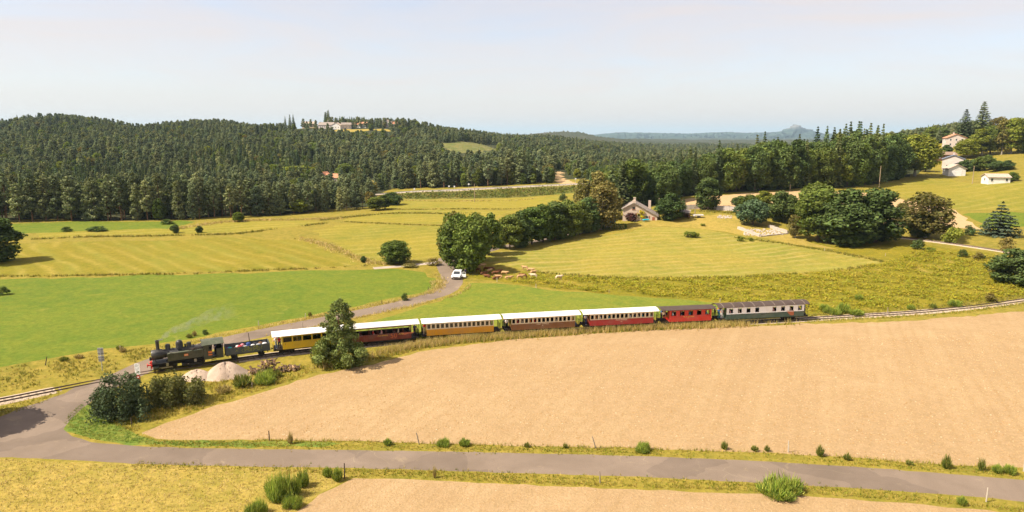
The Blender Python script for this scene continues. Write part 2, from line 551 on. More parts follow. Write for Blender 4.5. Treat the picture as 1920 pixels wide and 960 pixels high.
def road_mat(name, c1, c2, cdust):
    t = NT(name)
    P = t.pos()
    a = t.noise(0.16, 4, 0.6, P, 0.8)
    b = t.noise(1.1, 5, 0.65, P, 0.2)
    c = t.noise(14.0, 2, 0.6, P)
    col = t.mix(t.rng(a, 0.35, 0.65), c1, c2)
    col = t.mix(t.rng(b, 0.5, 0.8, 0, 0.4), col, tuple(x * 0.82 for x in c1))
    col = t.mix(t.rng(t.noise(0.30, 5, 0.7, P, 1.0), 0.60, 0.72, 0.0, 0.75), col, cdust)
    # thin meandering cracks
    vo = t.n('TexVoronoi', feature='DISTANCE_TO_EDGE')
    vo.inputs['Scale'].default_value = 0.22
    wob = t.n('TexNoise'); wob.inputs['Scale'].default_value = 0.8; t.l(P, wob.inputs['Vector'])
    ad = t.n('MixRGB', blend_type='ADD'); ad.inputs[0].default_value = 1.0
    t.l(P, ad.inputs[1]); t.l(wob.outputs['Color'], ad.inputs[2])
    t.l(ad.outputs[0], vo.inputs['Vector'])
    cr = t.math('MULTIPLY', t.rng(vo.outputs['Distance'], 0.0, 0.006, 0.35, 0.0), t.rng(t.noise(0.2, 2, 0.5, P), 0.5, 0.6))
    col = t.mix(cr, col, (0.40, 0.33, 0.20))
    pv = t.n('TexVoronoi'); pv.inputs['Scale'].default_value = 0.16; t.l(ad.outputs[0], pv.inputs['Vector'])
    col = t.mix(t.rng(pv.outputs['Color'], 0.60, 0.62, 0.0, 0.8), col, t.mix(1.0, col, (0.80, 0.80, 0.81), 'MULTIPLY'))
    v = t.rng(c, 0.3, 0.7, 0.88, 1.10)
    col = t.mix(1.0, col, v, 'MULTIPLY')
    return t.princ(col, 0.9, 0.2, 0, c, 0.25, 0.02)
m_road = road_mat('worn_asphalt', (0.170, 0.128, 0.095), (0.210, 0.159, 0.120), (0.304, 0.234, 0.148))
m_lane = road_mat('dusty_lane', (0.36, 0.30, 0.25), (0.42, 0.34, 0.27), (0.48, 0.38, 0.25))

# ------------------------------------------------------------------ field outlines (picture pixels, laid on the ground)
def pix_poly(pts, step=2.0, jit=0.25, seed=1):
    P = G(np.array([p[0] for p in pts], float), np.array([p[1] for p in pts], float))[:, :2]
    out = []
    for i in range(len(P)):
        a, b = P[i], P[(i + 1) % len(P)]
        d = np.linalg.norm(b - a)
        n = int(min(max(1, d / step), 150))
        for k in range(n):
            out.append(a + (b - a) * k / n)
    out = np.array(out)
    r = np.hypot(out[:, 0], out[:, 1])
    rg = np.random.default_rng(seed)
    out += rg.normal(0, 1, out.shape) * (jit * np.clip(r / 90, 0.5, 4))[:, None]
    return out
def ribbon(pts, width, step=3.0, jit=0.06, seed=2, smooth=True):
    P = G(np.array([p[0] for p in pts], float), np.array([p[1] for p in pts], float))[:, :2]
    C = spline(P, step) if smooth else P
    d = np.gradient(C, axis=0); d /= np.linalg.norm(d, axis=1)[:, None]
    n = np.stack([-d[:, 1], d[:, 0]], 1)
    rg = np.random.default_rng(seed)
    w = width / 2 + rg.normal(0, jit, len(C)); w2 = width / 2 + rg.normal(0, jit, len(C))
    return np.vstack([C + n * w[:, None], (C - n * w2[:, None])[::-1]]), C

FIELDS = []          # (object name, label material, outline), later ones lie over earlier ones
def field(name, mat, outline): FIELDS.append((name, mat, outline))

# woods first (widest), then meadows, then roads
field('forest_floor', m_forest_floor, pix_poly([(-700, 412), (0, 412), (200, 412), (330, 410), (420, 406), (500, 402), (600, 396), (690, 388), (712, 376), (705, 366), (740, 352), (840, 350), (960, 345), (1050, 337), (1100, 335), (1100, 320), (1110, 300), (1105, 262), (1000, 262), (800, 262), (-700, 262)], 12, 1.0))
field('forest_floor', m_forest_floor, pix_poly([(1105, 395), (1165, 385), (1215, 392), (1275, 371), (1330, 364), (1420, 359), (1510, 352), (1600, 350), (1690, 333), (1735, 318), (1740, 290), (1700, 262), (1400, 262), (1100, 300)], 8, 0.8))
field('bracken_slope', m_heath, pix_poly([(900, 500), (960, 507), (1060, 517), (1200, 522), (1400, 518), (1560, 507), (1660, 492), (1600, 476), (1480, 462), (1480, 445), (1560, 460), (1700, 455), (1780, 465), (1860, 478), (1950, 495), (2300, 540), (2300, 500), (2300, 590), (1920, 556), (1840, 568), (1760, 577), (1620, 587), (1510, 590), (1350, 566), (1240, 560), (1130, 552), (1040, 543), (960, 531), (920, 527), (880, 520)], 3, 0.5, 3))
field('hay_meadow', m_hay, pix_poly([(-420, 516), (0, 517), (200, 515), (400, 509), (560, 503), (680, 497), (622, 474), (585, 458), (545, 449), (430, 446), (320, 450), (60, 457), (-420, 470)], 4, 0.4, 4))
field('hay_meadow', m_hay2, pix_poly([(700, 488), (780, 486), (826, 480), (836, 470), (880, 445), (900, 432), (840, 424), (730, 420), (645, 419), (575, 434), (620, 452), (650, 468)], 4, 0.4, 5))
field('hay_meadow', m_hay2, pix_poly([(60, 448), (300, 441), (430, 438), (510, 430), (610, 419), (560, 414), (420, 417), (250, 430), (60, 437)], 5, 0.4, 6))
field('hay_meadow', m_hay2, pix_poly([(640, 413), (730, 417), (850, 421), (905, 423), (950, 400), (1000, 395), (760, 393), (700, 400)], 5, 0.3, 7))
field('hay_meadow', m_hay2, pix_poly([(725, 390), (800, 391), (950, 391), (1010, 386), (1080, 366), (1100, 360), (1000, 370), (840, 374), (745, 374)], 5, 0.3, 8))
field('clover_strip', m_green, pix_poly([(20, 440), (200, 432), (320, 430), (370, 416), (200, 415), (20, 420)], 5, 0.5, 9))
field('mown_slope', m_hay3, pix_poly([(905, 478), (960, 470), (1080, 447), (1140, 442), (1240, 424), (1330, 432), (1430, 450), (1560, 470), (1658, 492), (1560, 506), (1400, 517), (1200, 521), (1060, 515), (960, 503), (905, 492)], 4, 0.4, 10))
field('dry_slope', m_golden, pix_poly([(1160, 432), (1215, 412), (1300, 404), (1380, 402), (1460, 420), (1500, 448), (1560, 466), (1430, 448), (1330, 430), (1240, 423)], 4, 0.5, 11))
field('stubble_field', m_soil2, pix_poly([(1270, 377), (1330, 368), (1420, 362), (1500, 357), (1590, 357), (1660, 368), (1740, 383), (1790, 395), (1830, 422), (1842, 430), (1800, 428), (1740, 424), (1640, 424), (1500, 404), (1400, 396), (1290, 391)], 4, 0.3, 12))
field('hill_meadow', m_hay2, pix_poly([(1600, 354), (1700, 338), (1760, 331), (1850, 345), (2100, 345), (2100, 400), (1920, 396), (1850, 392), (1800, 394), (1740, 380), (1660, 364)], 5, 0.4, 13))
field('green_patch', m_green, pix_poly([(1808, 398), (1850, 396), (1930, 400), (2050, 405), (2050, 425), (1930, 425), (1880, 432), (1842, 424)], 4, 0.4, 14))
field('clover_field', m_green, pix_poly([(-420, 525), (0, 522), (200, 519), (400, 514), (600, 507), (700, 504), (765, 505), (800, 512), (812, 524), (806, 540), (775, 552), (700, 566), (640, 580), (560, 595), (480, 611), (420, 624), (330, 640), (200, 654), (100, 670), (0, 688), (-420, 735)], 3, 0.35, 15))
field('clover_field', m_green2, pix_poly([(885, 531), (960, 534), (1060, 546), (1160, 554), (1300, 563), (1375, 571), (1440, 590), (1380, 592), (1260, 594), (1150, 598), (1000, 608), (880, 614), (780, 622), (690, 634), (610, 642), (640, 622), (700, 600), (800, 574), (862, 550)], 3, 0.35, 16))
field('ploughed_field', m_soil, pix_poly([(262, 812), (340, 784), (430, 754), (520, 727), (600, 703), (700, 682), (800, 657), (900, 644), (1000, 634), (1100, 626), (1300, 615), (1500, 608), (1700, 602), (1840, 591), (1920, 583), (2400, 530), (2500, 960), (1920, 878), (1700, 866), (1500, 852), (1300, 844), (1100, 838), (900, 834), (700, 828), (500, 824), (350, 826), (290, 822)], 1.2, 0.16, 17))
field('ploughed_field', m_soil, pix_poly([(470, 1010), (560, 958), (600, 928), (660, 897), (760, 898), (900, 906), (1100, 914), (1300, 921), (1500, 930), (1700, 943), (1850, 957), (2050, 980), (2300, 1020), (2300, 1300), (300, 1300)], 1.2, 0.14, 18))
field('golden_meadow', m_golden, pix_poly([(-300, 864), (0, 859), (250, 871), (480, 878), (600, 881), (640, 885), (655, 896), (598, 926), (558, 956), (460, 1010), (280, 1300), (-300, 1300)], 1.2, 0.15, 19))
field('grass_corner', m_lush, pix_poly([(118, 795), (128, 775), (148, 758), (185, 760), (215, 790), (255, 812), (300, 826), (500, 827), (640, 830), (600, 838), (350, 836), (250, 832), (172, 825), (138, 814)], 1.2, 0.2, 20))
field('road_bank', m_bank, pix_poly([(712, 372), (745, 373), (840, 373), (1000, 369), (1095, 358), (1120, 346), (1040, 349), (960, 353), (840, 359), (740, 363)], 5, 0.3, 21))
field('plantation_clearing', m_clearcut, pix_poly([(812, 270), (850, 266), (910, 272), (935, 283), (900, 288), (850, 288)], 8, 1.0, 22))
field('village_meadow', m_golden, pix_poly([(515, 243), (560, 241.5), (650, 241.5), (735, 243), (745, 248), (640, 248), (515, 246.5)], 10, 1.0, 23))
field('farm_clearing', m_golden, pix_poly([(680, 338), (712, 338), (712, 347), (690, 347)], 6, 0.5, 24))
field('cutting', m_soil2, pix_poly([(1035, 330), (1052, 320), (1056, 334), (1075, 340), (1085, 344), (1060, 345), (1045, 342)], 4, 0.4, 25))

far_rd, FAR_C = ribbon([(690, 366), (740, 361.5), (840, 357), (960, 351), (1040, 347), (1100, 344), (1180, 340)], 6.0, 6, 0.05, 31)
up_rd, UP_C = ribbon([(838, 484), (836, 497), (840, 507), (846, 519), (848, 530), (838, 542), (818, 552), (780, 563), (730, 575.5), (640, 594), (560, 610), (480, 627), (430, 638), (370, 654), (320, 669), (278, 685), (235, 704), (190, 723), (150, 744), (115, 767), (85, 795), (70, 815)], 4.1, 1.5, 0.07, 32)
row_rd, ROW_C = ribbon([(834, 488), (870, 480), (905, 472.5), (930, 465.5), (965, 459), (1010, 450), (1060, 441), (1110, 431), (1150, 424)], 3.2, 3, 0.08, 33)
lane, _ = ribbon([(838, 489), (812, 493), (790, 495), (750, 499), (700, 503)], 2.4, 3, 0.15, 34)
field('lane', m_lane, lane)
field('road', m_lane, far_rd)
field('road', m_road, row_rd)
JUNCTION = [(-300, 862), (0, 857), (130, 863), (250, 869), (480, 875), (640, 877), (820, 882), (1000, 888), (1200, 894), (1400, 904), (1600, 915), (1800, 929), (1920, 941), (2300, 985), (2300, 938), (1920, 900), (1750, 886), (1600, 875), (1400, 863), (1200, 855), (1000, 850), (800, 846), (600, 843), (480, 842), (350, 840), (250, 836), (170, 829), (135, 818), (118, 803), (115, 793), (125, 775), (145, 757), (170, 742), (200, 724), (150, 722), (120, 738), (80, 752), (40, 765), (0, 782), (-300, 800)]
road_xy = pix_poly(JUNCTION, 1.0, 0.06, 35)
field('road', m_road, road_xy)
field('road', m_road, up_rd)

# ------------------------------------------------------------------ one triangulated ground, cut along the outlines
def build_ground():
    V = []; E = []; F = []
    for (_, _, o) in FIELDS:
        b = len(V)
        if np.sum(o[:, 0] * np.roll(o[:, 1], -1) - np.roll(o[:, 0], -1) * o[:, 1]) < 0: o = o[::-1]
        V.extend([Vector((float(x), float(y))) for x, y in o])
        F.append(list(range(b, len(V))))
    pts = []
    rr = np.geomspace(14, 3600, 190)
    for k, r in enumerate(rr):
        th = np.arange(-56, 56.01, 0.9) + (0.45 if k % 2 else 0)
        pts.append(np.stack([r * np.sin(np.radians(th)), r * np.cos(np.radians(th))], 1))
    for r in np.geomspace(14, 3600, 30):
        th = np.concatenate([np.arange(-180, -57, 8), np.arange(60, 180, 8)]) + 0.13
        pts.append(np.stack([r * np.sin(np.radians(th)), r * np.cos(np.radians(th))], 1))
    for r in np.geomspace(4500, 40000, 8):
        th = np.arange(-180, 180, 5) + 0.07
        pts.append(np.stack([r * np.sin(np.radians(th)), r * np.cos(np.radians(th))], 1))
    pts = np.vstack(pts)
    V.extend([Vector((float(x), float(y))) for x, y in pts])
    res = delaunay_2d_cdt(V, E, F, 0, 1e-4)
    ov, of, orig = res[0], res[2], res[5]
    xy = np.array([(v.x, v.y) for v in ov])
    z = T(xy[:, 0], xy[:, 1])
    P = np.column_stack([xy, z])
    tri = np.array([f[:3] for f in of], np.int32)
    cls = np.full(len(tri), -1, np.int32)
    cxy = xy[tri].mean(1)
    for k, (_, _, o) in enumerate(FIELDS):
        lo, hi = o.min(0), o.max(0)
        c = np.nonzero((cxy > lo).all(1) & (cxy < hi).all(1))[0]
        c = c[in_poly(cxy[c, 0], cxy[c, 1], o)]
        cls[c] = k
    # wind up
    a, b, c = P[tri[:, 0]], P[tri[:, 1]], P[tri[:, 2]]
    nz = (b[:, 0] - a[:, 0]) * (c[:, 1] - a[:, 1]) - (b[:, 1] - a[:, 1]) * (c[:, 0] - a[:, 0])
    tri[nz < 0] = tri[nz < 0][:, ::-1]
    cen = P[tri].mean(1)
    rad = np.hypot(cen[:, 0], cen[:, 1])
    # open ground beyond the fields is woodland
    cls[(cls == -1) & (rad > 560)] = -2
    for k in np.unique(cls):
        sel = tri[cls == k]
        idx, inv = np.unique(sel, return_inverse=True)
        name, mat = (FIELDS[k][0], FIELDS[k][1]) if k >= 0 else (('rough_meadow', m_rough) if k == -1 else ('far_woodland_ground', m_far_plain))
        me = np_mesh(name, P[idx], inv.reshape(-1, 3), smooth=True)
        o = link(name, me, None, mat)
        tag(o, None, None, None, 'structure')
build_ground()

# ------------------------------------------------------------------ distant mountains
def mountains():
    t = NT('mountain_slopes')
    P = t.pos((0.001, 0.001, 0.001))
    a = t.noise(2.2, 5, 0.6, P)
    g = t.n('NewGeometry'); s = t.n('SeparateXYZ'); t.l(g.outputs['Position'], s.inputs[0])
    rock = t.rng(t.math('ADD', s.outputs['Z'], t.math('MULTIPLY', t.noise(9.0, 4, 0.7, P), 120.0)), 175.0, 215.0)
    col = t.mix(t.rng(a, 0.4, 0.6), (0.025, 0.045, 0.042), (0.06, 0.085, 0.065))
    col = t.mix(t.math('MULTIPLY', rock, 0.8), col, (0.22, 0.20, 0.19))
    m = t.princ(col, 1.0, 0.0)
    D = 11000.0
    prof = [(700, 256), (1000, 255), (1100, 254), (1140, 250.5), (1165, 248.5), (1210, 249), (1260, 250), (1300, 250.5), (1340, 248.5), (1360, 248), (1400, 249.5),
            (1440, 248.5), (1458, 247), (1470, 243.5), (1480, 240), (1486, 235.5), (1490, 234), (1495, 236), (1501, 238.5), (1509, 239.5), (1518, 244.5), (1530, 249), (1545, 250.5), (1600, 251), (1800, 252), (2200, 255)]
    us = np.arange(700, 2200, 2.5)
    vv = np.interp(us, [p[0] for p in prof], [p[1] for p in prof])
    rg = np.random.default_rng(3)
    n = np.convolve(rg.normal(0, 0.9, len(us)), np.ones(5) / 5, 'same') * np.where(vv < 246, 3.0, 1.0)
    top = np.maximum((254.5 - vv + n * 0.55) / FPX * D + CAM_H, 10)
    rows = []
    for k, f in ((-3200, -0.06), (-2300, 0.25), (-1500, 0.55), (-700, 0.84), (-250, 0.96), (0, 1.0), (900, 0.8), (2600, -0.05)):
        y = D + k + rg.normal(0, 90, len(us))
        x = (us - 960) / FPX * (D + k) * CP
        z = top * f + (rg.normal(0, 4, len(us)) if 0.1 < f < 1 else 0)
        rows.append(np.stack([x, y, np.broadcast_to(z, x.shape)], 1))
    V = np.vstack(rows); m_ = len(us)
    F = [(r * m_ + i, r * m_ + i + 1, (r + 1) * m_ + i + 1, (r + 1) * m_ + i) for r in range(len(rows) - 1) for i in range(m_ - 1)]
    tag(link('mountains', np_mesh('mountains', V, F, True), None, m), None, None, None, 'structure')
    # a low wooded ridge in front of them
    t2 = ground_mat('wooded_ridge', (0.05, 0.058, 0.035), (0.075, 0.07, 0.045), (0.06, 0.065, 0.035), big=0.003, mid=0.02, fine=0.05, bump=0.3)
    for D2, pr, w in ((2600, [(850, 262), (960, 256), (1020, 249.5), (1060, 247.5), (1090, 250), (1120, 257), (1200, 266), (1400, 270)], 600), (3600, [(900, 264), (1100, 260.5), (1200, 261), (1300, 263), (1400, 263.5), (1500, 264), (1700, 262), (1900, 262)], 900)):
        us = np.arange(pr[0][0], pr[-1][0], 1.2)
        vv = np.interp(us, [p[0] for p in pr], [p[1] for p in pr])
        top = CAM_H + (254.5 - vv) / FPX * D2 + np.abs(rg.normal(0, 2.2, len(us)))
        rows = []
        for k, f in ((-w, 0.0), (-w * 0.5, 0.6), (0, 1.0), (w, 0.0)):
            base = -12.0
            z = base + (top - base) * f
            rows.append(np.stack([(us - 960) / FPX * D2, np.full(len(us), D2 + k), z], 1))
        V = np.vstack(rows); m_ = len(us)
        F = [(r * m_ + i, r * m_ + i + 1, (r + 1) * m_ + i + 1, (r + 1) * m_ + i) for r in range(len(rows) - 1) for i in range(m_ - 1)]
        tag(link('hills', np_mesh('hills', V, F, False), None, t2), None, None, None, 'structure')
mountains()

# ------------------------------------------------------------------ the railway line
TRK_PIX = [(-330, 812), (-150, 782), (0, 753), (80, 736), (160, 719.5), (230, 706.5), (300, 695), (420, 678), (545, 661.5), (650, 650), (740, 642), (860, 633), (1010, 624), (1160, 615.5), (1290, 609.5), (1430, 603), (1520, 598), (1620, 592), (1700, 587), (1760, 582), (1840, 573.5), (1920, 563), (2020, 546), (2080, 525), (2050, 503), (1980, 488), (1900, 475), (1850, 467), (1780, 457), (1700, 447), (1660, 443)]
_p = G(np.array([p[0] for p in TRK_PIX], float), np.array([p[1] for p in TRK_PIX], float))[:, :2]
TRK = spline(_p, 0.6)
TRK_S = np.concatenate([[0], np.cumsum(np.linalg.norm(np.diff(TRK, axis=0), axis=1))])
_s = np.arange(0, TRK_S[-1], 0.5)
TRK = np.stack([np.interp(_s, TRK_S, TRK[:, k]) for k in (0, 1)], 1)
TRK_S = _s
_tu = PX(np.column_stack([TRK, T(TRK[:, 0], TRK[:, 1])]))[0]
_half = int(np.argmax(_tu))
_off = np.interp(_tu, [-50, 90, 150, 270, 330, 460, 3000], [0.24, 0.22, 0.05, 0.05, 0.12, 0.16, 0.16])
_off[_half:] = 0.25
TRK_Z = T(TRK[:, 0], TRK[:, 1]) + _off
TRK_Z = np.convolve(np.pad(TRK_Z, 12, 'edge'), np.ones(25) / 25, 'valid')
TRK_D = np.gradient(TRK, axis=0); TRK_D /= np.linalg.norm(TRK_D, axis=1)[:, None]
TRK_N = np.stack([-TRK_D[:, 1], TRK_D[:, 0]], 1)
def track_at(s):
    return np.array([np.interp(s, TRK_S, TRK[:, 0]), np.interp(s, TRK_S, TRK[:, 1]), np.interp(s, TRK_S, TRK_Z)])
def s_of_u(u):
    return float(np.interp(u, _tu[:_half], TRK_S[:_half]))

def sweep(name, prof, mat, parent=None, kind=None):
    """sweep a (side, up) outline along the line; up is measured from the rail top"""
    n = len(prof); m = len(TRK)
    V = np.zeros((m, n, 3))
    for k, (a, h) in enumerate(prof):
        V[:, k, :2] = TRK + TRK_N * a
        V[:, k, 2] = TRK_Z + h
    F = []
    for i in range(m - 1):
        for k in range(n):
            j = (k + 1) % n
            F.append((i * n + k, i * n + j, (i + 1) * n + j, (i + 1) * n + k))
    me = np_mesh(name, V.reshape(-1, 3), F)
    o = link(name, me, parent, mat)
    return o

t = NT('ballast_stone')
_P = t.pos()
_v = t.n('TexVoronoi'); _v.inputs['Scale'].default_value = 9.0; t.l(_P, _v.inputs['Vector'])
_c = t.mix(t.rng(t.noise(0.5, 4, 0.6, _P), 0.35, 0.65), (0.44, 0.34, 0.25), (0.54, 0.43, 0.32))
_c = t.mix(t.rng(_v.outputs['Color'], 0.0, 1.0, 0.0, 0.6), _c, (0.32, 0.25, 0.19))
_c = t.mix(t.rng(t.noise(0.25, 4, 0.65, _P), 0.55, 0.7, 0, 0.7), _c, (0.30, 0.25, 0.07))
m_ballast = t.princ(_c, 0.95, 0.1, 0, _v.outputs['Distance'], 0.8, 0.05)
m_rail = paint('rusty_rail', (0.12, 0.085, 0.062), 0.6, 0.4, 0.3, 0.3, 4.0)
m_sleeper = paint('old_sleeper_wood', (0.25, 0.20, 0.15), 0.9, 0.1, 0, 0.35, 2.0)
bed = sweep('ballast_bed', [(-1.9, -0.60), (1.9, -0.60), (1.25, -0.15), (-1.25, -0.15)], m_ballast)
tag(bed, None, None, None, 'structure')
rt = empty('railway_track', track_at(0), 0, 'narrow gauge railway track curving through the fields under the train', 'railway')
rt.location = (0, 0, 0)
for sd in (-0.5, 0.5):
    o = sweep('rail', [(sd - 0.055, -0.14), (sd + 0.055, -0.14), (sd + 0.05, -0.115), (sd + 0.012, -0.10), (sd + 0.03, -0.035), (sd + 0.03, 0), (sd - 0.03, 0), (sd - 0.03, -0.035), (sd - 0.012, -0.10), (sd - 0.05, -0.115)], m_rail, rt)
sl_me = MB().box(-0.11, 0.11, -0.9, 0.9, -0.26, -0.142).mesh('sleeper', False, 0.012)
sl_me.materials.append(m_sleeper)
ns = 0; far_sl = MB()
for s in np.arange(1.0, TRK_S[-1] - 1, 0.72):
    p = track_at(s)
    i = int(np.clip(s / 0.5, 0, len(TRK) - 1))
    rz = math.atan2(TRK_D[i, 1], TRK_D[i, 0])
    u, v, d = PX(p)
    inview = -20 < u[0] < 1940
    if inview and (u[0] < 300 or (u[0] > 1500 and s < TRK_S[_half])) and ns < 290:
        o = link('sleeper', sl_me, rt); o.location = p; o.rotation_euler = (0, 0, rz + random.uniform(-0.03, 0.03)); ns += 1
    else:
        M = Matrix.Translation(p) @ Matrix.Rotation(rz, 4, 'Z')
        b = MB().box(-0.11, 0.11, -0.9, 0.9, -0.26, -0.142)
        far_sl.add([M @ Vector(q) for q in b.V], b.F)
o = far_sl.build('sleepers', m_sleeper, rt); o['kind'] = 'stuff'
# ------------------------------------------------------------------ foliage meshes
def leaves(C, N, size, rg, spread=0.8, up=0.25, elong=1.0, colr=(0.75, 1.2)):
    """leaf cards at points C facing roughly along N -> V, F, col"""
    n = len(C)
    nn = N + rg.normal(0, spread, (n, 3)); nn[:, 2] += up
    nn /= np.linalg.norm(nn, axis=1)[:, None] + 1e-9
    r = rg.normal(0, 1, (n, 3))
    a = np.cross(nn, r); a /= np.linalg.norm(a, axis=1)[:, None] + 1e-9
    b = np.cross(nn, a)
    s = size * rg.uniform(0.6, 1.35, n)[:, None]
    a = a * s * elong; b = b * s
    bend = nn * s * 0.35
    V = np.stack([C - a, C - b * 0.8 + bend, C + a, C + b * 0.8 + bend * 0.6], 1).reshape(-1, 3)
    F = np.arange(n * 4).reshape(-1, 4)
    c = rg.uniform(colr[0], colr[1], (n, 1)) * np.array([[1, 1, 1]]) + rg.normal(0, 0.05, (n, 3)) * np.array([[1, .6, .4]])
    c = np.repeat(np.clip(c, 0.2, 1.8), 4, 0)
    return V, F, c

def sphere_pts(n, rg):
    v = rg.normal(0, 1, (n, 3))
    return v / np.linalg.norm(v, axis=1)[:, None]

def lobes_crown(lobes, per_m2, size, rg, **kw):
    """lobes: (cx,cy,cz, rx,ry,rz, shade)"""
    VV = []; CC = []; nb = 0
    for (cx, cy, cz, rx, ry, rz, sh) in lobes:
        area = 4 * math.pi * ((rx * ry) ** 1.6 / 3 + (rx * rz) ** 1.6 / 3 + (ry * rz) ** 1.6 / 3) ** (1 / 1.6)
        n = max(12, int(area * per_m2))
        d = sphere_pts(n, rg)
        # lumpy radius
        k = 1 + 0.16 * np.sin(d[:, 0] * 5.1 + cx * 3) * np.sin(d[:, 1] * 4.3 + cy * 2) + 0.12 * np.sin(d[:, 2] * 7 + cx + cz)
        rad = k * (1 - 0.42 * rg.random(n) ** 1.7)
        P = d * np.array([rx, ry, rz]) * rad[:, None] + np.array([cx, cy, cz])
        V, F, c = leaves(P, d, size, rg, **kw)
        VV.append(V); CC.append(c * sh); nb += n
    V = np.vstack(VV); C = np.vstack(CC)
    return V, np.arange(len(V)).reshape(-1, 4), C

def trunk_mb(h, r, rg, limbs=5, spread=2.0, start=0.35, lean=0.0):
    mb = MB()
    pts = [Vector((0, 0, -0.3))]; rad = [r * 1.25]
    for k in range(1, 6):
        f = k / 5
        pts.append(Vector((rg.normal(0, 0.03) * h * f * 0.6 + lean * f * h, rg.normal(0, 0.03) * h * f * 0.6, h * f)))
        rad.append(r * (1 - 0.82 * f))
    mb.tube(pts, rad, 7)
    for i in range(limbs):
        f = start + (0.9 - start) * (i + rg.random() * 0.5) / limbs
        a = i * 2.4 + rg.random()
        k = min(int(f * 5), 4)
        p = pts[k].lerp(pts[k + 1], f * 5 - k)
        q = p + Vector((math.cos(a), math.sin(a), 0.55 + 0.4 * rg.random())) * spread * (1.1 - 0.6 * f)
        mid = p.lerp(q, 0.5) + Vector((0, 0, -0.08 * spread))
        rr = r * (1 - 0.82 * f) * 0.6
        mb.tube([p, mid, q], [rr, rr * 0.7, rr * 0.25], 5)
    return mb

m_bark = paint('grey_brown_bark', (0.115, 0.085, 0.062), 0.95, 0.05, 0, 0.35, 4.0)
m_bark_pine = paint('reddish_pine_bark', (0.185, 0.105, 0.062), 0.95, 0.05, 0, 0.4, 3.0)
m_bark_pale = paint('pale_bark', (0.30, 0.26, 0.21), 0.95, 0.05, 0, 0.35, 4.0)
LM = {
 'pine': leaf_mat('pine_needles', (0.127, 0.166, 0.091), (0.195, 0.221, 0.109), 0.12, 0.28, 0.30),
 'spruce': leaf_mat('spruce_needles', (0.101, 0.153, 0.075), (0.169, 0.202, 0.083), 0.12, 0.25, 0.30),
 'broad': leaf_mat('broad_leaves', (0.098, 0.147, 0.037), (0.150, 0.181, 0.045), 0.22, 0.25, 0.25),
 'light': leaf_mat('light_leaves', (0.170, 0.215, 0.040), (0.225, 0.250, 0.046), 0.3, 0.2, 0.15),
 'olive': leaf_mat('olive_leaves', (0.165, 0.155, 0.052), (0.205, 0.175, 0.060), 0.22, 0.2, 0.2),
 'dark': leaf_mat('dark_leaves', (0.081, 0.125, 0.042), (0.107, 0.146, 0.047), 0.18, 0.15, 0.2),
 'blue': leaf_mat('bluish_leaves', (0.086, 0.129, 0.063), (0.094, 0.136, 0.067), 0.15),
 'yellow': leaf_mat('yellow_leaves', (0.52, 0.44, 0.02), (0.55, 0.46, 0.02), 0.3),
 'purple': leaf_mat('purple_leaves', (0.110, 0.050, 0.046), (0.120, 0.055, 0.050), 0.2),
 'cedar': leaf_mat('cedar_needles', (0.085, 0.112, 0.068), (0.095, 0.120, 0.072), 0.12),
}

def broad_mesh(seed, H=10.0, W=7.0, base=0.18, leaf=0.25, dens=9.0, nl=42, top=0.55):
    rg = np.random.default_rng(seed)
    lobes = []
    cz = H * (base + 1) / 2; hz = H * (1 - base) / 2
    for i in range(nl):
        d = sphere_pts(1, rg)[0]
        if d[2] < -0.95: d[2] *= -0.5
        rr = W / 2 * rg.uniform(0.25, 0.38)
        k = 0.72 + rg.normal(0, 0.06)
        wz = 1.0 - 0.25 * max(0, d[2])
        if d[2] < 0: wz *= (1.001 - d[2] ** 2) ** (-0.14)
        p = np.array([d[0] * (W / 2 - rr * 0.4) * k * wz, d[1] * (W / 2 - rr * 0.4) * k * wz, max(H * base + rr * 0.45, cz + d[2] * (hz - rr * 0.35))])
        lobes.append((*p, rr, rr, rr * 0.98, rg.uniform(0.74, 1.22)))
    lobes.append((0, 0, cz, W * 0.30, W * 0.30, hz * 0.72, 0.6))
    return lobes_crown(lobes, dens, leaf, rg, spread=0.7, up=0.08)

def pine_mesh(seed, H=18.0, W=6.5, base=0.35, leaf=0.32, dens=5.5, nl=24):
    """scots pine: bare lower stem, uneven flattish plates of needles"""
    rg = np.random.default_rng(seed)
    lobes = []
    for i in range(nl):
        f = (i + rg.random()) / nl
        z = H * (base + (1 - base) * f) - 0.5
        env = W / 2 * (math.sin(math.pi * min(1, 0.18 + 0.82 * f) ** 0.8) ** 0.7 if f < 0.85 else 0.55 * (1.15 - f) / 0.3)
        a = i * 2.39 + rg.normal(0, 0.4)
        rr = rg.uniform(0.8, 1.5) * W / 6.5 * (1.05 - 0.35 * f)
        k = env * rg.uniform(0.35, 0.85)
        lobes.append((math.cos(a) * k, math.sin(a) * k, z, rr * 1.15, rr * 1.15, rr * 0.62, rg.uniform(0.75, 1.2)))
    lobes.append((0, 0, H * 0.97, 0.7, 0.7, 0.9, 1.05))
    return lobes_crown(lobes, dens, leaf, rg, elong=1.4)

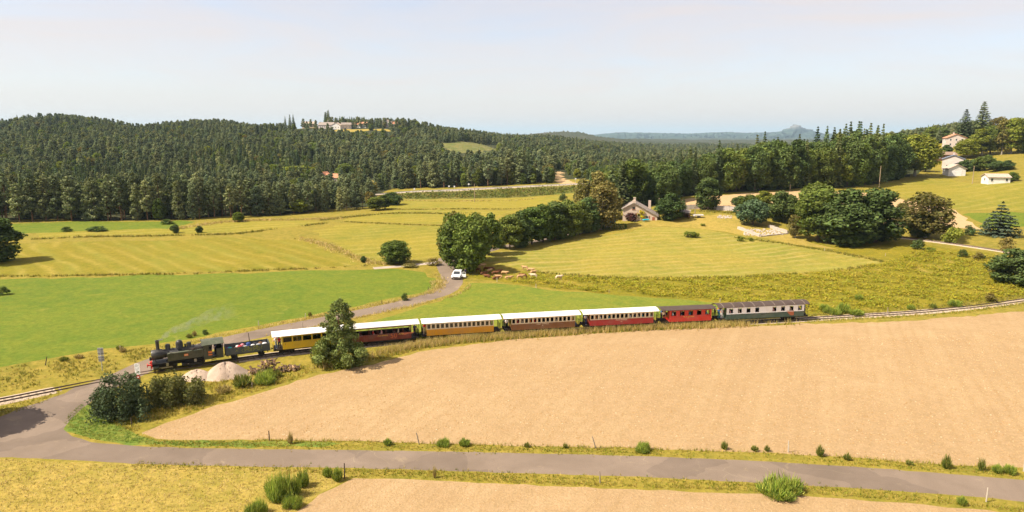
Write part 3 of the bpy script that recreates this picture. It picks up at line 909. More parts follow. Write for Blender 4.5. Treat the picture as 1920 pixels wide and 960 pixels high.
def spruce_mesh(seed, H=18.0, W=6.0, base=0.06, leaf=0.26, tiers=22, per=11, droop=0.25, dens=26, power=0.85):
    rg = np.random.default_rng(seed)
    Cs = []; Ns = []; sh = []
    for t_ in range(tiers):
        f = t_ / (tiers - 1)
        z = H * (base + (1 - base) * f)
        L_ = W / 2 * (1 - f) ** power + 0.12
        nb = max(4, int(per * (1 - 0.45 * f)))
        a0 = rg.random() * 6.28
        for b in range(nb):
            a = a0 + b * 2 * math.pi / nb + rg.normal(0, 0.12)
            ll = L_ * rg.uniform(0.72, 1.12)
            n = max(4, int(dens * ll / (W / 2) + 3))
            s = rg.random(n) ** 0.7
            side = rg.normal(0, 0.16, n) * ll * (1.1 - s * 0.8)
            x = math.cos(a) * s * ll - math.sin(a) * side
            y = math.sin(a) * s * ll + math.cos(a) * side
            zz = z - droop * ll * s ** 1.5 + rg.normal(0, 0.10, n) - np.abs(rg.normal(0, 0.16, n)) * s
            Cs.append(np.stack([x, y, zz], 1))
            nv = np.stack([x * 0.5 / (ll + .1), y * 0.5 / (ll + .1), np.full(n, 0.8)], 1)
            Ns.append(nv)
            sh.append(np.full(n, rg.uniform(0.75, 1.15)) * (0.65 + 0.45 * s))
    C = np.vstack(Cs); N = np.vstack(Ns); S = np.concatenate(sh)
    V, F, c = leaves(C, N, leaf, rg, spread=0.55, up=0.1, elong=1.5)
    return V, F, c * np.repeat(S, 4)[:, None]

# prototypes: (kind) -> list of (crown mesh, trunk mesh, real height, real width)
PROTO = {}
def proto(kind, mat, bark, meshes, trunk):
    lst = []
    for i, ((V, F, C), H, W) in enumerate(meshes):
        me = np_mesh('crown', V, F, False, C)
        me.materials.append(LM[mat])
        tm = trunk(i, H, W).mesh('trunk', True)
        tm.materials.append(bark)
        zmax = float(np.percentile(V[:, 2], 99.7)); wid = float(2 * np.percentile(np.abs(V[:, 0]), 98.5))
        lst.append((me, tm, zmax, wid))
    PROTO[kind] = lst
def _tr(lim, spr, st, r=0.017):
    return lambda i, H, W: trunk_mb(H * 0.9, H * r, np.random.default_rng(50 + i), lim, W * spr, st)
proto('pine', 'pine', m_bark_pine, [(pine_mesh(s, 18, w, b, nl=n), 18, w) for s, w, b, n in ((1, 6.5, .22, 30), (2, 7.2, .14, 34), (3, 5.6, .30, 26), (4, 6.4, .08, 34), (5, 5.8, .38, 24))], _tr(8, .3, .3, 0.0125))
proto('spruce', 'spruce', m_bark, [(spruce_mesh(s, 20, w), 20, w) for s, w in ((11, 6.2), (12, 5.4), (13, 6.8))], _tr(0, .2, .3, 0.011))
proto('broad', 'broad', m_bark, [(broad_mesh(s, 12, w, b), 12, w) for s, w, b in ((21, 8.5, .07), (22, 8.0, .10), (23, 9.2, .06), (24, 7.4, .12))], _tr(6, .3, .3, 0.02))
proto('light', 'light', m_bark_pale, [(broad_mesh(s, 12, w, .08), 12, w) for s, w in ((31, 8.0), (32, 7.2))], _tr(6, .3, .3, 0.018))
proto('olive', 'olive', m_bark_pale, [(broad_mesh(s, 12, w, .10, dens=4.6), 12, w) for s, w in ((41, 7.6), (42, 8.2))], _tr(6, .3, .3, 0.018))
proto('dark', 'dark', m_bark, [(broad_mesh(s, 12, w, b), 12, w) for s, w, b in ((51, 8.6, .03), (52, 9.2, .05), (53, 8.0, .02))], _tr(6, .3, .3, 0.022))
proto('blue', 'blue', m_bark, [(broad_mesh(61, 8, 8.6, .16, leaf=.24, dens=7), 8, 8.6)], _tr(5, .3, .2, 0.03))
proto('cedar', 'cedar', m_bark, [(spruce_mesh(71, 12, 9.5, 0.04, 0.24, 11, 11, 0.02, 46, 0.8), 12, 9.5)], _tr(0, .3, .3, 0.018))
proto('yellow', 'yellow', m_bark, [(broad_mesh(81, 4, 3.0, .0, leaf=.13, dens=18, nl=16), 4, 3.0)], _tr(2, .2, .2, 0.02))
proto('purple', 'purple', m_bark, [(broad_mesh(82, 5, 5.0, .12, leaf=.2, dens=8, nl=18), 5, 5.0)], _tr(3, .2, .2, 0.02))
proto('shrub', 'dark', m_bark, [(broad_mesh(s, 3, 3.6, .0, leaf=.15, dens=13, nl=16), 3, 3.6) for s in (91, 92)], _tr(4, .3, .1, 0.02))
proto('green_shrub', 'light', m_bark, [(broad_mesh(s, 3, 3.6, .0, leaf=.16, dens=11, nl=16), 3, 3.6) for s in (93, 94)], _tr(4, .3, .1, 0.02))
proto('olive_shrub', 'olive', m_bark, [(broad_mesh(s, 3, 3.6, .0, leaf=.16, dens=10, nl=16), 3, 3.6) for s in (95, 96)], _tr(4, .3, .1, 0.02))

NAME = {'pine': ('pine_tree', 'pine tree'), 'spruce': ('spruce_tree', 'spruce tree'), 'broad': ('broadleaf_tree', 'tree'), 'light': ('broadleaf_tree', 'tree'),
        'olive': ('broadleaf_tree', 'tree'), 'dark': ('broadleaf_tree', 'tree'), 'blue': ('broadleaf_tree', 'tree'), 'cedar': ('cedar_tree', 'cedar tree'),
        'yellow': ('conifer_shrub', 'shrub'), 'purple': ('ornamental_tree', 'tree'), 'shrub': ('shrub', 'shrub'), 'green_shrub': ('shrub', 'shrub'), 'olive_shrub': ('shrub', 'shrub')}
CROWN_OBJ = {}
def tree_at(p, kind, h, w, label, group=None, var=None, name=None, cat=None, rz=None):
    lst = PROTO[kind]
    i = random.randrange(len(lst)) if var is None else var % len(lst)
    cm, tm, H, W = lst[i]
    nm, ct = NAME[kind]
    e = empty(name or nm, p, random.uniform(0, 6.28) if rz is None else rz, label, cat or ct, group)
    e.scale = (w / W, w / W, h / H)
    c = link('crown', cm, e)
    CROWN_OBJ.setdefault((kind, i), c)
    link('trunk', tm, e)
    return e
def tree_px(u, vb, vt, wpx, kind, label, group=None, var=None, name=None, cat=None):
    p = G(float(u), float(vb))
    k = ppm(p)
    dep = PX(p)[2][0]
    h = (vb - vt) / k / CP * 1.0
    return tree_at(p, kind, h, 1.14 * wpx / k, label, group, var, name, cat)

# ------------------------------------------------------------------ single trees seen one by one
TREES = [
 # u, base v, top v, width px, kind, label
 (846, 497, 402, 42, 'broad', 'broadleaf tree at the road bend, farthest trunk up the lane'),
 (853, 503, 399, 50, 'olive', 'olive toned broadleaf tree at the road bend behind the white car'),
 (862, 508, 404, 56, 'broad', 'broadleaf tree right behind the parked white car'),
 (880, 511, 412, 54, 'broad', 'dense broadleaf tree shading the resting cattle'),
 (893, 490, 403, 48, 'broad', 'rounded broadleaf tree between the road bend clump and the white road sign'),
 (917, 478, 402, 40, 'broad', 'slender broadleaf tree just behind the white road sign'),
 (938, 465, 414, 18, 'spruce', 'small thin conifer standing alone beside the tree row lane'),
 (956, 468, 404, 38, 'broad', 'first broadleaf tree of the lane row, standing at its lower end'),
 (976, 463, 397, 40, 'dark', 'second broadleaf tree of the lane row from its lower end'),
 (997, 458, 390, 44, 'broad', 'third broadleaf tree of the lane row from its lower end'),
 (1018, 454, 385, 44, 'broad', 'fourth broadleaf tree of the lane row from its lower end'),
 (1040, 450, 380, 46, 'dark', 'fifth broadleaf tree of the lane row from its lower end'),
 (1062, 446, 378, 46, 'broad', 'sixth broadleaf tree of the lane row from its lower end'),
 (1086, 440, 380, 40, 'broad', 'seventh broadleaf tree of the lane row from its lower end'),
 (1104, 436, 372, 36, 'dark', 'last broadleaf tree of the lane row, next to the parked cars'),
 (1128, 431, 348, 56, 'olive', 'tall olive toned tree beside the farmhouse garden hedge'),
 (1139, 427, 352, 40, 'olive', 'olive toned tree touching the gable of the farmhouse'),
 (1138, 412, 342, 50, 'olive', 'olive toned tree behind the farmhouse garden'),
 (1100, 402, 338, 40, 'olive', 'olive toned tree behind the upper end of the lane row'),
 (1122, 400, 324, 44, 'olive', 'tall olive toned tree standing behind the farmhouse garden trees'),
 (1146, 396, 318, 36, 'spruce', 'tall spruce behind the farmhouse garden trees'),
 (1166, 393, 306, 38, 'spruce', 'tallest spruce just left of the farmhouse roof'),
 (1186, 388, 302, 44, 'broad', 'broadleaf tree rising right behind the farmhouse roof'),
 (743, 494, 452, 46, 'broad', 'round solitary tree in the meadow beside the side lane'),
 (1257, 412, 364, 44, 'dark', 'dense dark green tree on the uphill side of the farmhouse'),
 (1281, 403, 372, 16, 'spruce', 'small conifer beside the dark tree near the farmhouse'),
 (1327, 393, 335, 36, 'dark', 'tall narrow dark tree before the stubble field'),
 (1386, 392, 368, 26, 'dark', 'small dark tree at the left end of the tree group by the stone enclosure'),
 (1400, 395, 366, 36, 'broad', 'broadleaf tree behind the bluish round tree'),
 (1411, 422, 376, 50, 'blue', 'bluish round two stemmed tree above the stone enclosure'),
 (1432, 394, 359, 26, 'light', 'yellow green tree before the stubble field'),
 (1467, 416, 361, 46, 'dark', 'round dark tree between the bluish tree and the big trees'),
 (1497, 412, 377, 30, 'dark', 'small dark tree tucked beside the big trees'),
 (1530, 430, 346, 58, 'broad', 'broad tree behind the big dark trees, rising over them'),
 (1533, 452, 357, 66, 'broad', 'big bright green tree at the left of the huge tree clump'),
 (1586, 458, 358, 92, 'dark', 'huge dark green tree in the middle of the tree clump'),
 (1640, 454, 357, 82, 'dark', 'huge dark tree at the right end of the tree clump by the railway'),
 (1491, 446, 404, 24, 'olive', 'small brownish tree with a bare leaning stem beside the stone enclosure'),
 (1691, 422, 381, 30, 'olive', 'small thin tree left of the autumn toned tree by the railway'),
 (1735, 446, 364, 68, 'olive', 'large autumn toned tree beside the curving railway'),
 (1722, 444, 400, 44, 'dark', 'dark green lower tree merged into the autumn toned tree'),
 (1873, 442, 380, 58, 'cedar', 'dark layered conifer standing alone in the hillside meadow'),
 (1902, 532, 468, 70, 'dark', 'big dark rounded tree at the right edge by the railway bend'),
 (1806, 268, 208, 32, 'spruce', 'shorter of the two tall dark conifers on the skyline'),
 (1838, 266, 194, 36, 'spruce', 'taller of the two tall dark conifers on the skyline'),
 (1745, 270, 239, 24, 'broad', 'skyline tree left of the upper hillside house'),
 (1764, 268, 240, 22, 'dark', 'dark skyline tree just left of the upper hillside house'),
 (1774, 288, 272, 16, 'dark', 'dark tree below the upper hillside house'),
 (1800, 284, 268, 14, 'dark', 'dark tree in front of the upper hillside house'),
 (1812, 296, 262, 32, 'light', 'bright green tree right of the brown roofed chalet'),
 (1840, 292, 244, 34, 'light', 'bright green tree in the hillside grove, second from the chalet'),
 (1856, 290, 238, 34, 'broad', 'tree in the middle of the hillside grove'),
 (1878, 290, 226, 34, 'olive', 'bare stemmed olive toned tree in the hillside grove'),
 (1895, 288, 224, 38, 'light', 'tall bright tree at the upper end of the hillside grove'),
 (1918, 286, 224, 36, 'broad', 'tall tree of the hillside grove at the picture edge'),
 (1868, 262, 221, 26, 'olive', 'pale thin skyline tree behind the hillside grove'),
 (1900, 262, 226, 34, 'broad', 'skyline tree behind the tall bright tree of the grove'),
 (1808, 322, 300, 20, 'dark', 'rounded dark hedge tree beside the white garage'),
 (1826, 321, 299, 20, 'dark', 'second rounded dark hedge tree beside the white garage'),
 (1846, 320, 292, 30, 'broad', 'highest tree of the garden hedge on the hillside'),
 (1868, 321, 302, 26, 'dark', 'low dark tree of the garden hedge on the hillside'),
 (1889, 318, 301, 22, 'dark', 'rounded dark tree at the upper end of the garden hedge'),
 (1898, 339, 323, 18, 'broad', 'round tree right of the small white bungalow'),
 (1715, 330, 256, 62, 'light', 'big bright tree at the end of the hillside wood'),
 (1735, 322, 290, 22, 'broad', 'small tree on the lawn left of the pale house'),
 (1770, 294, 284, 16, 'broad', 'low tree left of the brown roofed chalet'),
 (-14, 492, 408, 74, 'dark', 'big dark tree cut by the left edge beside the hay meadow'),
 (328, 437, 421, 14, 'dark', 'small dark conifer alone on the strip before the forest'),
 (374, 436, 424, 11, 'dark', 'smaller dark bush alone on the strip before the forest'),
 (682, 492, 480, 10, 'dark', 'small bush at the end of the dry grass strip'),
 (735, 384, 361, 30, 'dark', 'dark bushy tree at the end of the forest by the far road'),
 (722, 392, 366, 26, 'broad', 'bushy tree before the end of the pine belt'),
 (705, 394, 370, 28, 'broad', 'broadleaf tree at the end of the pine belt'),
 (1200, 413, 392, 16, 'yellow', 'bright yellow conifer shrub in front of the farmhouse'),
 (1183, 415, 399, 19, 'purple', 'dark purple leaved shrub in front of the farmhouse gable'),
 (1294, 445, 434, 20, 'green_shrub', 'low green bush on the dry slope below the farmhouse'),
 (1304, 445, 436, 12, 'green_shrub', 'smaller low bush beside the green bush on the dry slope'),
 (1388, 452, 443, 12, 'green_shrub', 'small green bush on the dry slope below the stone enclosure'),
 (1407, 452, 445, 10, 'green_shrub', 'tiny bush below the corner of the stone enclosure'),
 (1318, 424, 419, 8, 'green_shrub', 'tiny round bush on the dry slope above the others'),
 (1785, 455, 426, 32, 'green_shrub', 'large light green bush beside the railway'),
 (1815, 441, 422, 20, 'shrub', 'dark bush uphill of the light green bush by the railway'),
 (1886, 472, 444, 24, 'olive_shrub', 'grey green bush above the railway near the layered conifer'),
 (1720, 467, 449, 20, 'shrub', 'dark rounded bush below the railway'),
 (1803, 482, 467, 16, 'shrub', 'dark bush below the railway, right of the rounded one'),
 (1834, 488, 472, 16, 'olive_shrub', 'olive bush below the railway near the picture edge'),
 (1842, 484, 478, 10, 'shrub', 'tiny dark bush below the railway'),
 (1745, 471, 464, 14, 'green_shrub', 'low green bush below the railway'),
 (1868, 520, 490, 24, 'olive_shrub', 'ragged bush left of the big rounded tree by the railway bend'),
 (1858, 566, 549, 20, 'olive_shrub', 'olive brown bush beside the railway bend'),
 (4, 553, 537, 22, 'shrub', 'dark bush in the clover field at the left edge'),
 (126, 434, 425, 16, 'shrub', 'small bush before the forest on the left'),
 (185, 433, 424, 34, 'shrub', 'long low bush before the forest on the left'),
 (315, 420, 411, 20, 'shrub', 'low bush at the foot of the forest'),
 (562, 400, 374, 26, 'light', 'bright bush at the foot of the pine belt'),
 (447, 416, 398, 16, 'light', 'light green sapling at the foot of the pine belt'),
 (1056, 376, 363, 16, 'shrub', 'dark bush on the bank of the far road'),
 (1079, 372, 356, 8, 'spruce', 'tiny conifer on the bank of the far road'),
 (562, 335, 312, 66, 'light', 'wide bright green tree left of the orange roofed farm'),
 (648, 338, 308, 32, 'broad', 'green tree right of the orange roofed farm'),
 (760, 563, 549, 13, 'shrub', 'small dark bush at the edge of the clover field by the road'),
 (582, 594, 585, 8, 'olive_shrub', 'small bush on the verge of the upper road'),
 (385, 627, 618, 9, 'shrub', 'small dark bush on the verge behind the locomotive'),
 (812, 497, 484, 26, 'olive_shrub', 'scrubby bush at the corner of the side lane'),
 (770, 500, 494, 30, 'olive_shrub', 'low scrub beside the side lane'),
]
for (u, vb, vt, w, kind, lab) in TREES:
    tree_px(u, vb, vt, w, kind, lab)

# tree out of frame whose shadow falls on the junction
p = G(-120.0, 806.0)
tree_at(p, 'broad', 8.5, 7.5, 'broadleaf tree beside the road junction that shades the asphalt')

# ------------------------------------------------------------------ the woods: front rows tree by tree
def row_trees(line, rows, spacing, depth, kinds, hrange, label, group, lim, hfac=None, seed=5):
    rg = np.random.default_rng(seed)
    P = G(np.array([p[0] for p in line], float), np.array([p[1] for p in line], float))[:, :2]
    C = spline(P, 1.0)
    S = np.concatenate([[0], np.cumsum(np.linalg.norm(np.diff(C, axis=0), axis=1))])
    D = np.gradient(C, axis=0); D /= np.linalg.norm(D, axis=1)[:, None]
    N = np.stack([-D[:, 1], D[:, 0]], 1)
    out = []
    for r in range(rows):
        for s in np.arange(spacing * (0.5 if r % 2 else 0.0), S[-1], spacing):
            s2 = s + rg.normal(0, spacing * 0.22)
            off = r * depth + rg.normal(0, depth * 0.22) + 0.5
            k = int(np.clip(np.searchsorted(S, s2), 0, len(C) - 1))
            q = C[k] + N[k] * off
            out.append((q[0], q[1], r))
    n = 0
    for (x, y, r) in out:
        if n >= lim: break
        z = float(T(x, y))
        kind = kinds(rg, x, y, r)
        h = rg.uniform(*hrange[kind]) * (hfac(x, y) if hfac else 1.0); lst = PROTO[kind]; i = rg.integers(len(lst))
        w = lst[i][3] * h / lst[i][2] * rg.uniform(0.85, 1.2)
        tree_at((x, y, z - 0.1), kind, h, w, label[kind], group, int(i), None, None, rg.uniform(0, 6.28))
        n += 1
    return n

n1 = row_trees([(-160, 420), (0, 416), (100, 414), (220, 414), (330, 412), (420, 408), (500, 404), (600, 398), (690, 390)], 3, 4.2, 4.0,
    lambda rg, x, y, r: 'pine' if rg.random() < 0.9 else ('broad' if r == 0 else 'spruce'),
    {'pine': (12.5, 16.5), 'broad': (4, 8), 'spruce': (12, 16)},
    {'pine': 'tall pine tree in the front of the dense belt beyond the hay meadows', 'broad': 'low broadleaf tree at the edge of the pine belt', 'spruce': 'dark spruce among the pines of the belt'},
    'trees of the pine belt', 160, lambda x, y: float(np.interp(960 + FPX * x / y, [0, 400, 560, 690], [1.0, .92, .72, .62])))
n2 = row_trees([(1112, 372), (1165, 383), (1215, 386), (1275, 368), (1330, 362), (1420, 357), (1510, 351), (1590, 349), (1640, 342), (1690, 331)], 4, 4.6, 4.6,
    lambda rg, x, y, r: ('broad' if rg.random() < 0.42 else 'dark') if rg.random() < (0.75 if r < 2 else 0.35) else ('spruce' if rg.random() < 0.8 else 'light'),
    {'broad': (13, 18), 'dark': (13, 18), 'spruce': (15, 22), 'light': (11, 15)},
    {'broad': 'tall broadleaf tree at the edge of the wood above the stubble field', 'dark': 'tall dark leaved tree at the edge of the wood above the stubble field',
     'spruce': 'spruce rising among the broadleaf trees of the wood above the stubble field', 'light': 'lighter green tree in the wood above the stubble field'},
    'trees of the wood above the stubble field', 180, lambda x, y: float(np.interp(960 + FPX * x / y, [1150, 1250, 1420, 1580], [.68, .76, .96, 1.12])), 6)
n3 = row_trees([(745, 352), (790, 354), (840, 352), (900, 350), (960, 346), (1020, 341)], 2, 6.0, 5.0,
    lambda rg, x, y, r: 'pine' if rg.random() < 0.65 else ('spruce' if r else 'broad'),
    {'pine': (13, 18), 'broad': (6, 10), 'spruce': (13, 18)},
    {'pine': 'pine tree standing along the far side of the distant road', 'broad': 'low broadleaf tree standing along the far side of the distant road', 'spruce': 'spruce tree standing along the far side of the distant road'},
    'trees along the distant road', 60, seed=8)

# ------------------------------------------------------------------ the mass of the forest
def forest_stuff():
    rg = np.random.default_rng(21)
    pts = []
    def blk(y0, y1, sp, t0, t1):
        ys = np.arange(y0, y1, sp)
        for y in ys:
            xs = np.arange(t0 * y - 30, t1 * y + 30, sp)
            pts.append(np.stack([xs + rg.normal(0, sp * 0.42, len(xs)), y + rg.normal(0, sp * 0.42, len(xs))], 1))
    blk(225, 420, 5.0, -0.95, 0.75)
    blk(420, 700, 5.8, -0.90, 0.62)
    blk(700, 1250, 7.0, -0.86, 0.62)
    blk(1250, 2100, 13.0, -0.3, 0.7)
    gx, gy = np.meshgrid(np.arange((533 - 960) / FPX * 900, (617 - 960) / FPX * 900, 4.2), np.arange(884, 925, 4.5))
    pts.append(np.stack([gx.ravel(), gy.ravel()], 1) + rg.normal(0, .8, (gx.size, 2)))
    P = np.vstack(pts)
    z = T(P[:, 0], P[:, 1])
    u, v, d = PX(np.column_stack([P, z]))
    keep = np.zeros(len(P), bool)
    for (nm, _, o) in FIELDS:
        if nm == 'forest_floor': keep |= in_poly(P[:, 0], P[:, 1], o)
    keep |= (P[:, 1] > 560) | ((P[:, 1] > 345) & (u < 1080)) | ((P[:, 1] > 470))
    for (nm, _, o) in FIELDS:
        if nm in ('plantation_clearing', 'village_meadow', 'farm_clearing', 'cutting', 'road', 'road_bank', 'hill_meadow', 'stubble_field', 'hay_meadow'):
            keep &= ~in_poly(P[:, 0], P[:, 1], o)
    # the clearings as the camera sees them: nothing tall just in front
    for poly in ([(812, 268), (935, 272), (940, 310), (845, 312)], [(515, 240.5), (745, 240.5), (745, 259), (515, 257)], [(600, 326), (640, 326), (640, 362), (600, 362)], [(1034, 322), (1060, 318), (1088, 346), (1030, 348)], [(680, 336), (714, 336), (714, 356), (684, 356)]):
        keep &= ~(in_poly(u, v, np.array(poly, float)) & (rg.random(len(u)) < (.93 if poly[0][0] == 515 else 1.0)))
    # hillside gardens on the right stay open
    keep &= ~((u > 1690) & (P[:, 1] < 470) & (P[:, 0] > 0))
    # leave the front rows to the single trees
    for line, dep in (([(-160, 420), (0, 416), (100, 414), (220, 414), (330, 412), (420, 408), (500, 404), (600, 398), (690, 390)], 12.5), ([(1112, 372), (1165, 383), (1215, 386), (1275, 368), (1330, 362), (1420, 357), (1510, 351), (1590, 349), (1640, 342), (1690, 331)], 18.0)):
        C = spline(G(np.array([p[0] for p in line], float), np.array([p[1] for p in line], float))[:, :2], 3.0)
        near = np.nonzero((P[:, 1] < 420) & keep)[0]
        dd = np.min(np.hypot(P[near, 0][:, None] - C[:, 0], P[near, 1][:, None] - C[:, 1]), 1)
        keep[near[dd < dep]] = False
    keep &= (np.abs(u - 960) < 1260) & (rg.random(len(u)) < 0.92)
    P = P[keep]; z = z[keep]; d = d[keep]; u = u[keep]; v = v[keep]
    n = len(P)
    kinds = [('pine', 0), ('pine', 1), ('pine', 3), ('spruce', 0), ('spruce', 1), ('broad', 0), ('broad', 1), ('light', 0), ('olive', 0)]
    kinds = [k for k in kinds if k in CROWN_OBJ]
    # species in patches
    pn = np.sin(P[:, 0] / 70 + 1) * np.sin(P[:, 1] / 90) + 0.5 * np.sin(P[:, 0] / 23 + P[:, 1] / 31) + rg.normal(0, 0.45, n)
    var = np.zeros(n, int)
    idx = {k: i for i, k in enumerate(kinds)}
    def pick(names, size):
        opts = [idx[k] for k in kinds if k[0] in names]
        return rg.choice(opts, size)
    var[:] = pick(('pine',), n)
    m = pn > 0.55; var[m] = pick(('spruce',), m.sum())
    m = pn < -1.05; var[m] = pick(('broad',), m.sum())
    m = rg.random(n) < 0.06; var[m] = pick(('light', 'olive'), m.sum())
    m = rg.random(n) < 0.07; var[m] = pick(('broad',), m.sum())
    m = (u > 1100) & (P[:, 1] < 420); var[m] = pick(('spruce', 'broad'), m.sum())
    sc = rg.uniform(0.50, 0.90, n) * np.where((P[:, 1] < 420) & (u < 1000), 0.85, 1.0) * np.where(P[:, 1] > 1250, 1.05, 1.0)
    m = (u > 1100) & (P[:, 1] < 480); sc[m] *= np.interp(u[m], [1150, 1300, 1450, 1600], [.7, .75, .85, 1.0])
    vill = (u > 533) & (u < 617) & (P[:, 1] > 866) & (P[:, 1] < 960)
    sc[vill] = rg.uniform(1.35, 1.55, vill.sum()); var[vill] = pick(('spruce',), vill.sum())
    me = bpy.data.meshes.new('forest')
    me.vertices.add(n); me.vertices.foreach_set('co', np.column_stack([P, z - 0.6]).astype(np.float32).ravel())
    for nm, typ, arr in (('variant', 'INT', var.astype(np.int32)), ('scl', 'FLOAT', sc.astype(np.float32)), ('rot', 'FLOAT', rg.uniform(0, 6.28, n).astype(np.float32))):
        at = me.attributes.new(nm, typ, 'POINT'); at.data.foreach_set('value', arr)
    o = link('forest', me)
    tag(o, None, None, None, 'stuff')
    ng = bpy.data.node_groups.new('forest_scatter', 'GeometryNodeTree')
    ng.interface.new_socket('Geometry', in_out='INPUT', socket_type='NodeSocketGeometry')
    ng.interface.new_socket('Geometry', in_out='OUTPUT', socket_type='NodeSocketGeometry')
    gi = ng.nodes.new('NodeGroupInput'); go = ng.nodes.new('NodeGroupOutput')
    jn = ng.nodes.new('GeometryNodeJoinGeometry')
    def attr(nm, typ):
        a = ng.nodes.new('GeometryNodeInputNamedAttribute'); a.data_type = typ; a.inputs['Name'].default_value = nm
        return a.outputs['Attribute']
    av = attr('variant', 'INT'); asc = attr('scl', 'FLOAT'); ar = attr('rot', 'FLOAT')
    cx = ng.nodes.new('ShaderNodeCombineXYZ'); ng.links.new(ar, cx.inputs['Z'])
    for i, k in enumerate(kinds):
        cmp_ = ng.nodes.new('FunctionNodeCompare'); cmp_.data_type = 'INT'; cmp_.operation = 'EQUAL'
        ng.links.new(av, cmp_.inputs[2]); cmp_.inputs[3].default_value = i
        oi = ng.nodes.new('GeometryNodeObjectInfo'); oi.transform_space = 'ORIGINAL'; oi.inputs['Object'].default_value = CROWN_OBJ[k]
        oi.inputs['As Instance'].default_value = True
        ip = ng.nodes.new('GeometryNodeInstanceOnPoints')
        ng.links.new(gi.outputs[0], ip.inputs['Points'])
        ng.links.new(cmp_.outputs[0], ip.inputs['Selection'])
        ng.links.new(oi.outputs['Geometry'], ip.inputs['Instance'])
        ng.links.new(cx.outputs[0], ip.inputs['Rotation'])
        H = PROTO[k[0]][k[1]][2]
        ms = ng.nodes.new('ShaderNodeMath'); ms.operation = 'MULTIPLY'; ms.inputs[1].default_value = 18.0 / H if k[0] in ('pine', 'spruce') else 14.0 / H
        ng.links.new(asc, ms.inputs[0])
        mz = ng.nodes.new('ShaderNodeMath'); mz.operation = 'MULTIPLY'; mz.inputs[1].default_value = 0.80
        ng.links.new(ms.outputs[0], mz.inputs[0])
        cs = ng.nodes.new('ShaderNodeCombineXYZ')
        ng.links.new(ms.outputs[0], cs.inputs[0]); ng.links.new(ms.outputs[0], cs.inputs[1]); ng.links.new(mz.outputs[0], cs.inputs[2])
        ng.links.new(cs.outputs[0], ip.inputs['Scale'])
        ng.links.new(ip.outputs['Instances'], jn.inputs[0])
    ng.links.new(jn.outputs[0], go.inputs[0])
    md = o.modifiers.new('forest_scatter', 'NODES'); md.node_group = ng
    print('forest trees', n, 'front', n1, n2, n3)
forest_stuff()
# ------------------------------------------------------------------ people
SKEL = {
 'stand': ([(0,0,.95),(0,0,1.18),(0,0,1.40),(0,0,1.50),(0,.02,1.62),(0,.01,1.74),
            (.17,0,1.40),(.22,.02,1.13),(.21,.14,.92),(-.17,0,1.40),(-.22,.02,1.13),(-.20,.16,.95),
            (.10,0,.88),(.11,.02,.48),(.11,0,.07),(.11,.13,.03),(-.10,0,.88),(-.11,.03,.48),(-.11,0,.07),(-.11,.13,.03)],
           [.15,.145,.15,.06,.095,.08,.075,.05,.038,.075,.05,.038,.10,.07,.045,.04,.10,.07,.045,.04]),
 'lean': ([(0,0,.95),(0,.06,1.18),(0,.14,1.38),(0,.18,1.47),(0,.23,1.58),(0,.24,1.69),
            (.17,.14,1.38),(.24,.26,1.16),(.16,.46,1.10),(-.17,.14,1.38),(-.24,.26,1.16),(-.14,.46,1.10),
            (.10,0,.88),(.11,.02,.48),(.11,0,.07),(.11,.13,.03),(-.10,0,.88),(-.11,-.06,.48),(-.11,-.12,.07),(-.11,0,.03)],
           [.15,.145,.15,.06,.095,.08,.075,.05,.038,.075,.05,.038,.10,.07,.045,.04,.10,.07,.045,.04]),
 'sit': ([(0,0,.55),(0,-.02,.78),(0,0,1.0),(0,0,1.10),(0,.02,1.22),(0,.01,1.34),
            (.17,0,1.0),(.23,.04,.76),(.15,.24,.70),(-.17,0,1.0),(-.23,.04,.76),(-.15,.24,.70),
            (.10,.06,.52),(.11,.42,.52),(.11,.44,.07),(.11,.56,.03),(-.10,.06,.52),(-.11,.42,.52),(-.11,.44,.07),(-.11,.56,.03)],
           [.15,.145,.15,.06,.095,.08,.075,.05,.038,.075,.05,.038,.10,.07,.045,.04,.10,.07,.045,.04]),
}
EDG = [(0,1),(1,2),(2,3),(3,4),(4,5),(2,6),(6,7),(7,8),(2,9),(9,10),(10,11),(0,12),(12,13),(13,14),(14,15),(0,16),(16,17),(17,18),(18,19)]
m_skin = paint('skin', (0.50, 0.30, 0.21), 0.6, 0.3, 0, 0.08)
BODY = {}
def body_mesh(pose):
    if pose in BODY: return BODY[pose]
    V, rad = SKEL[pose]
    me = bpy.data.meshes.new('skeleton'); me.from_pydata(V, EDG, [])
    o = bpy.data.objects.new('skeleton', me); COL.objects.link(o)
    o.modifiers.new('s', 'SKIN')
    for i, r in enumerate(rad):
        me.skin_vertices[0].data[i].radius = (r, r * (0.72 if i < 3 else 1))
    me.skin_vertices[0].data[0].use_root = True
    sb = o.modifiers.new('d', 'SUBSURF'); sb.levels = 1; sb.render_levels = 1
    dg = bpy.context.evaluated_depsgraph_get()
    m2 = bpy.data.meshes.new_from_object(o.evaluated_get(dg))
    bpy.data.objects.remove(o)
    P = np.array([v[:] for v in V]); idx = []
    for p in m2.polygons:
        c = np.array(p.center)
        k = int(np.argmin(np.linalg.norm(P - c, axis=1) - np.array(rad) * 0.5))
        head = k in (4, 5)
        if head:
            mi = 3 if (c[2] > P[4][2] + 0.035 or c[1] < P[4][1] - 0.045) else 2
        elif k in (3, 8, 11, 7, 10): mi = 2
        elif k in (1, 2, 6, 9): mi = 0
        elif k in (15, 19): mi = 3
        else: mi = 1
        idx.append(mi); p.use_smooth = True
    mi = idx
    m2.materials.clear()
    for _ in range(4): m2.materials.append(m_skin)
    m2.polygons.foreach_set('material_index', mi)
    # nose
    BODY[pose] = m2
    return m2
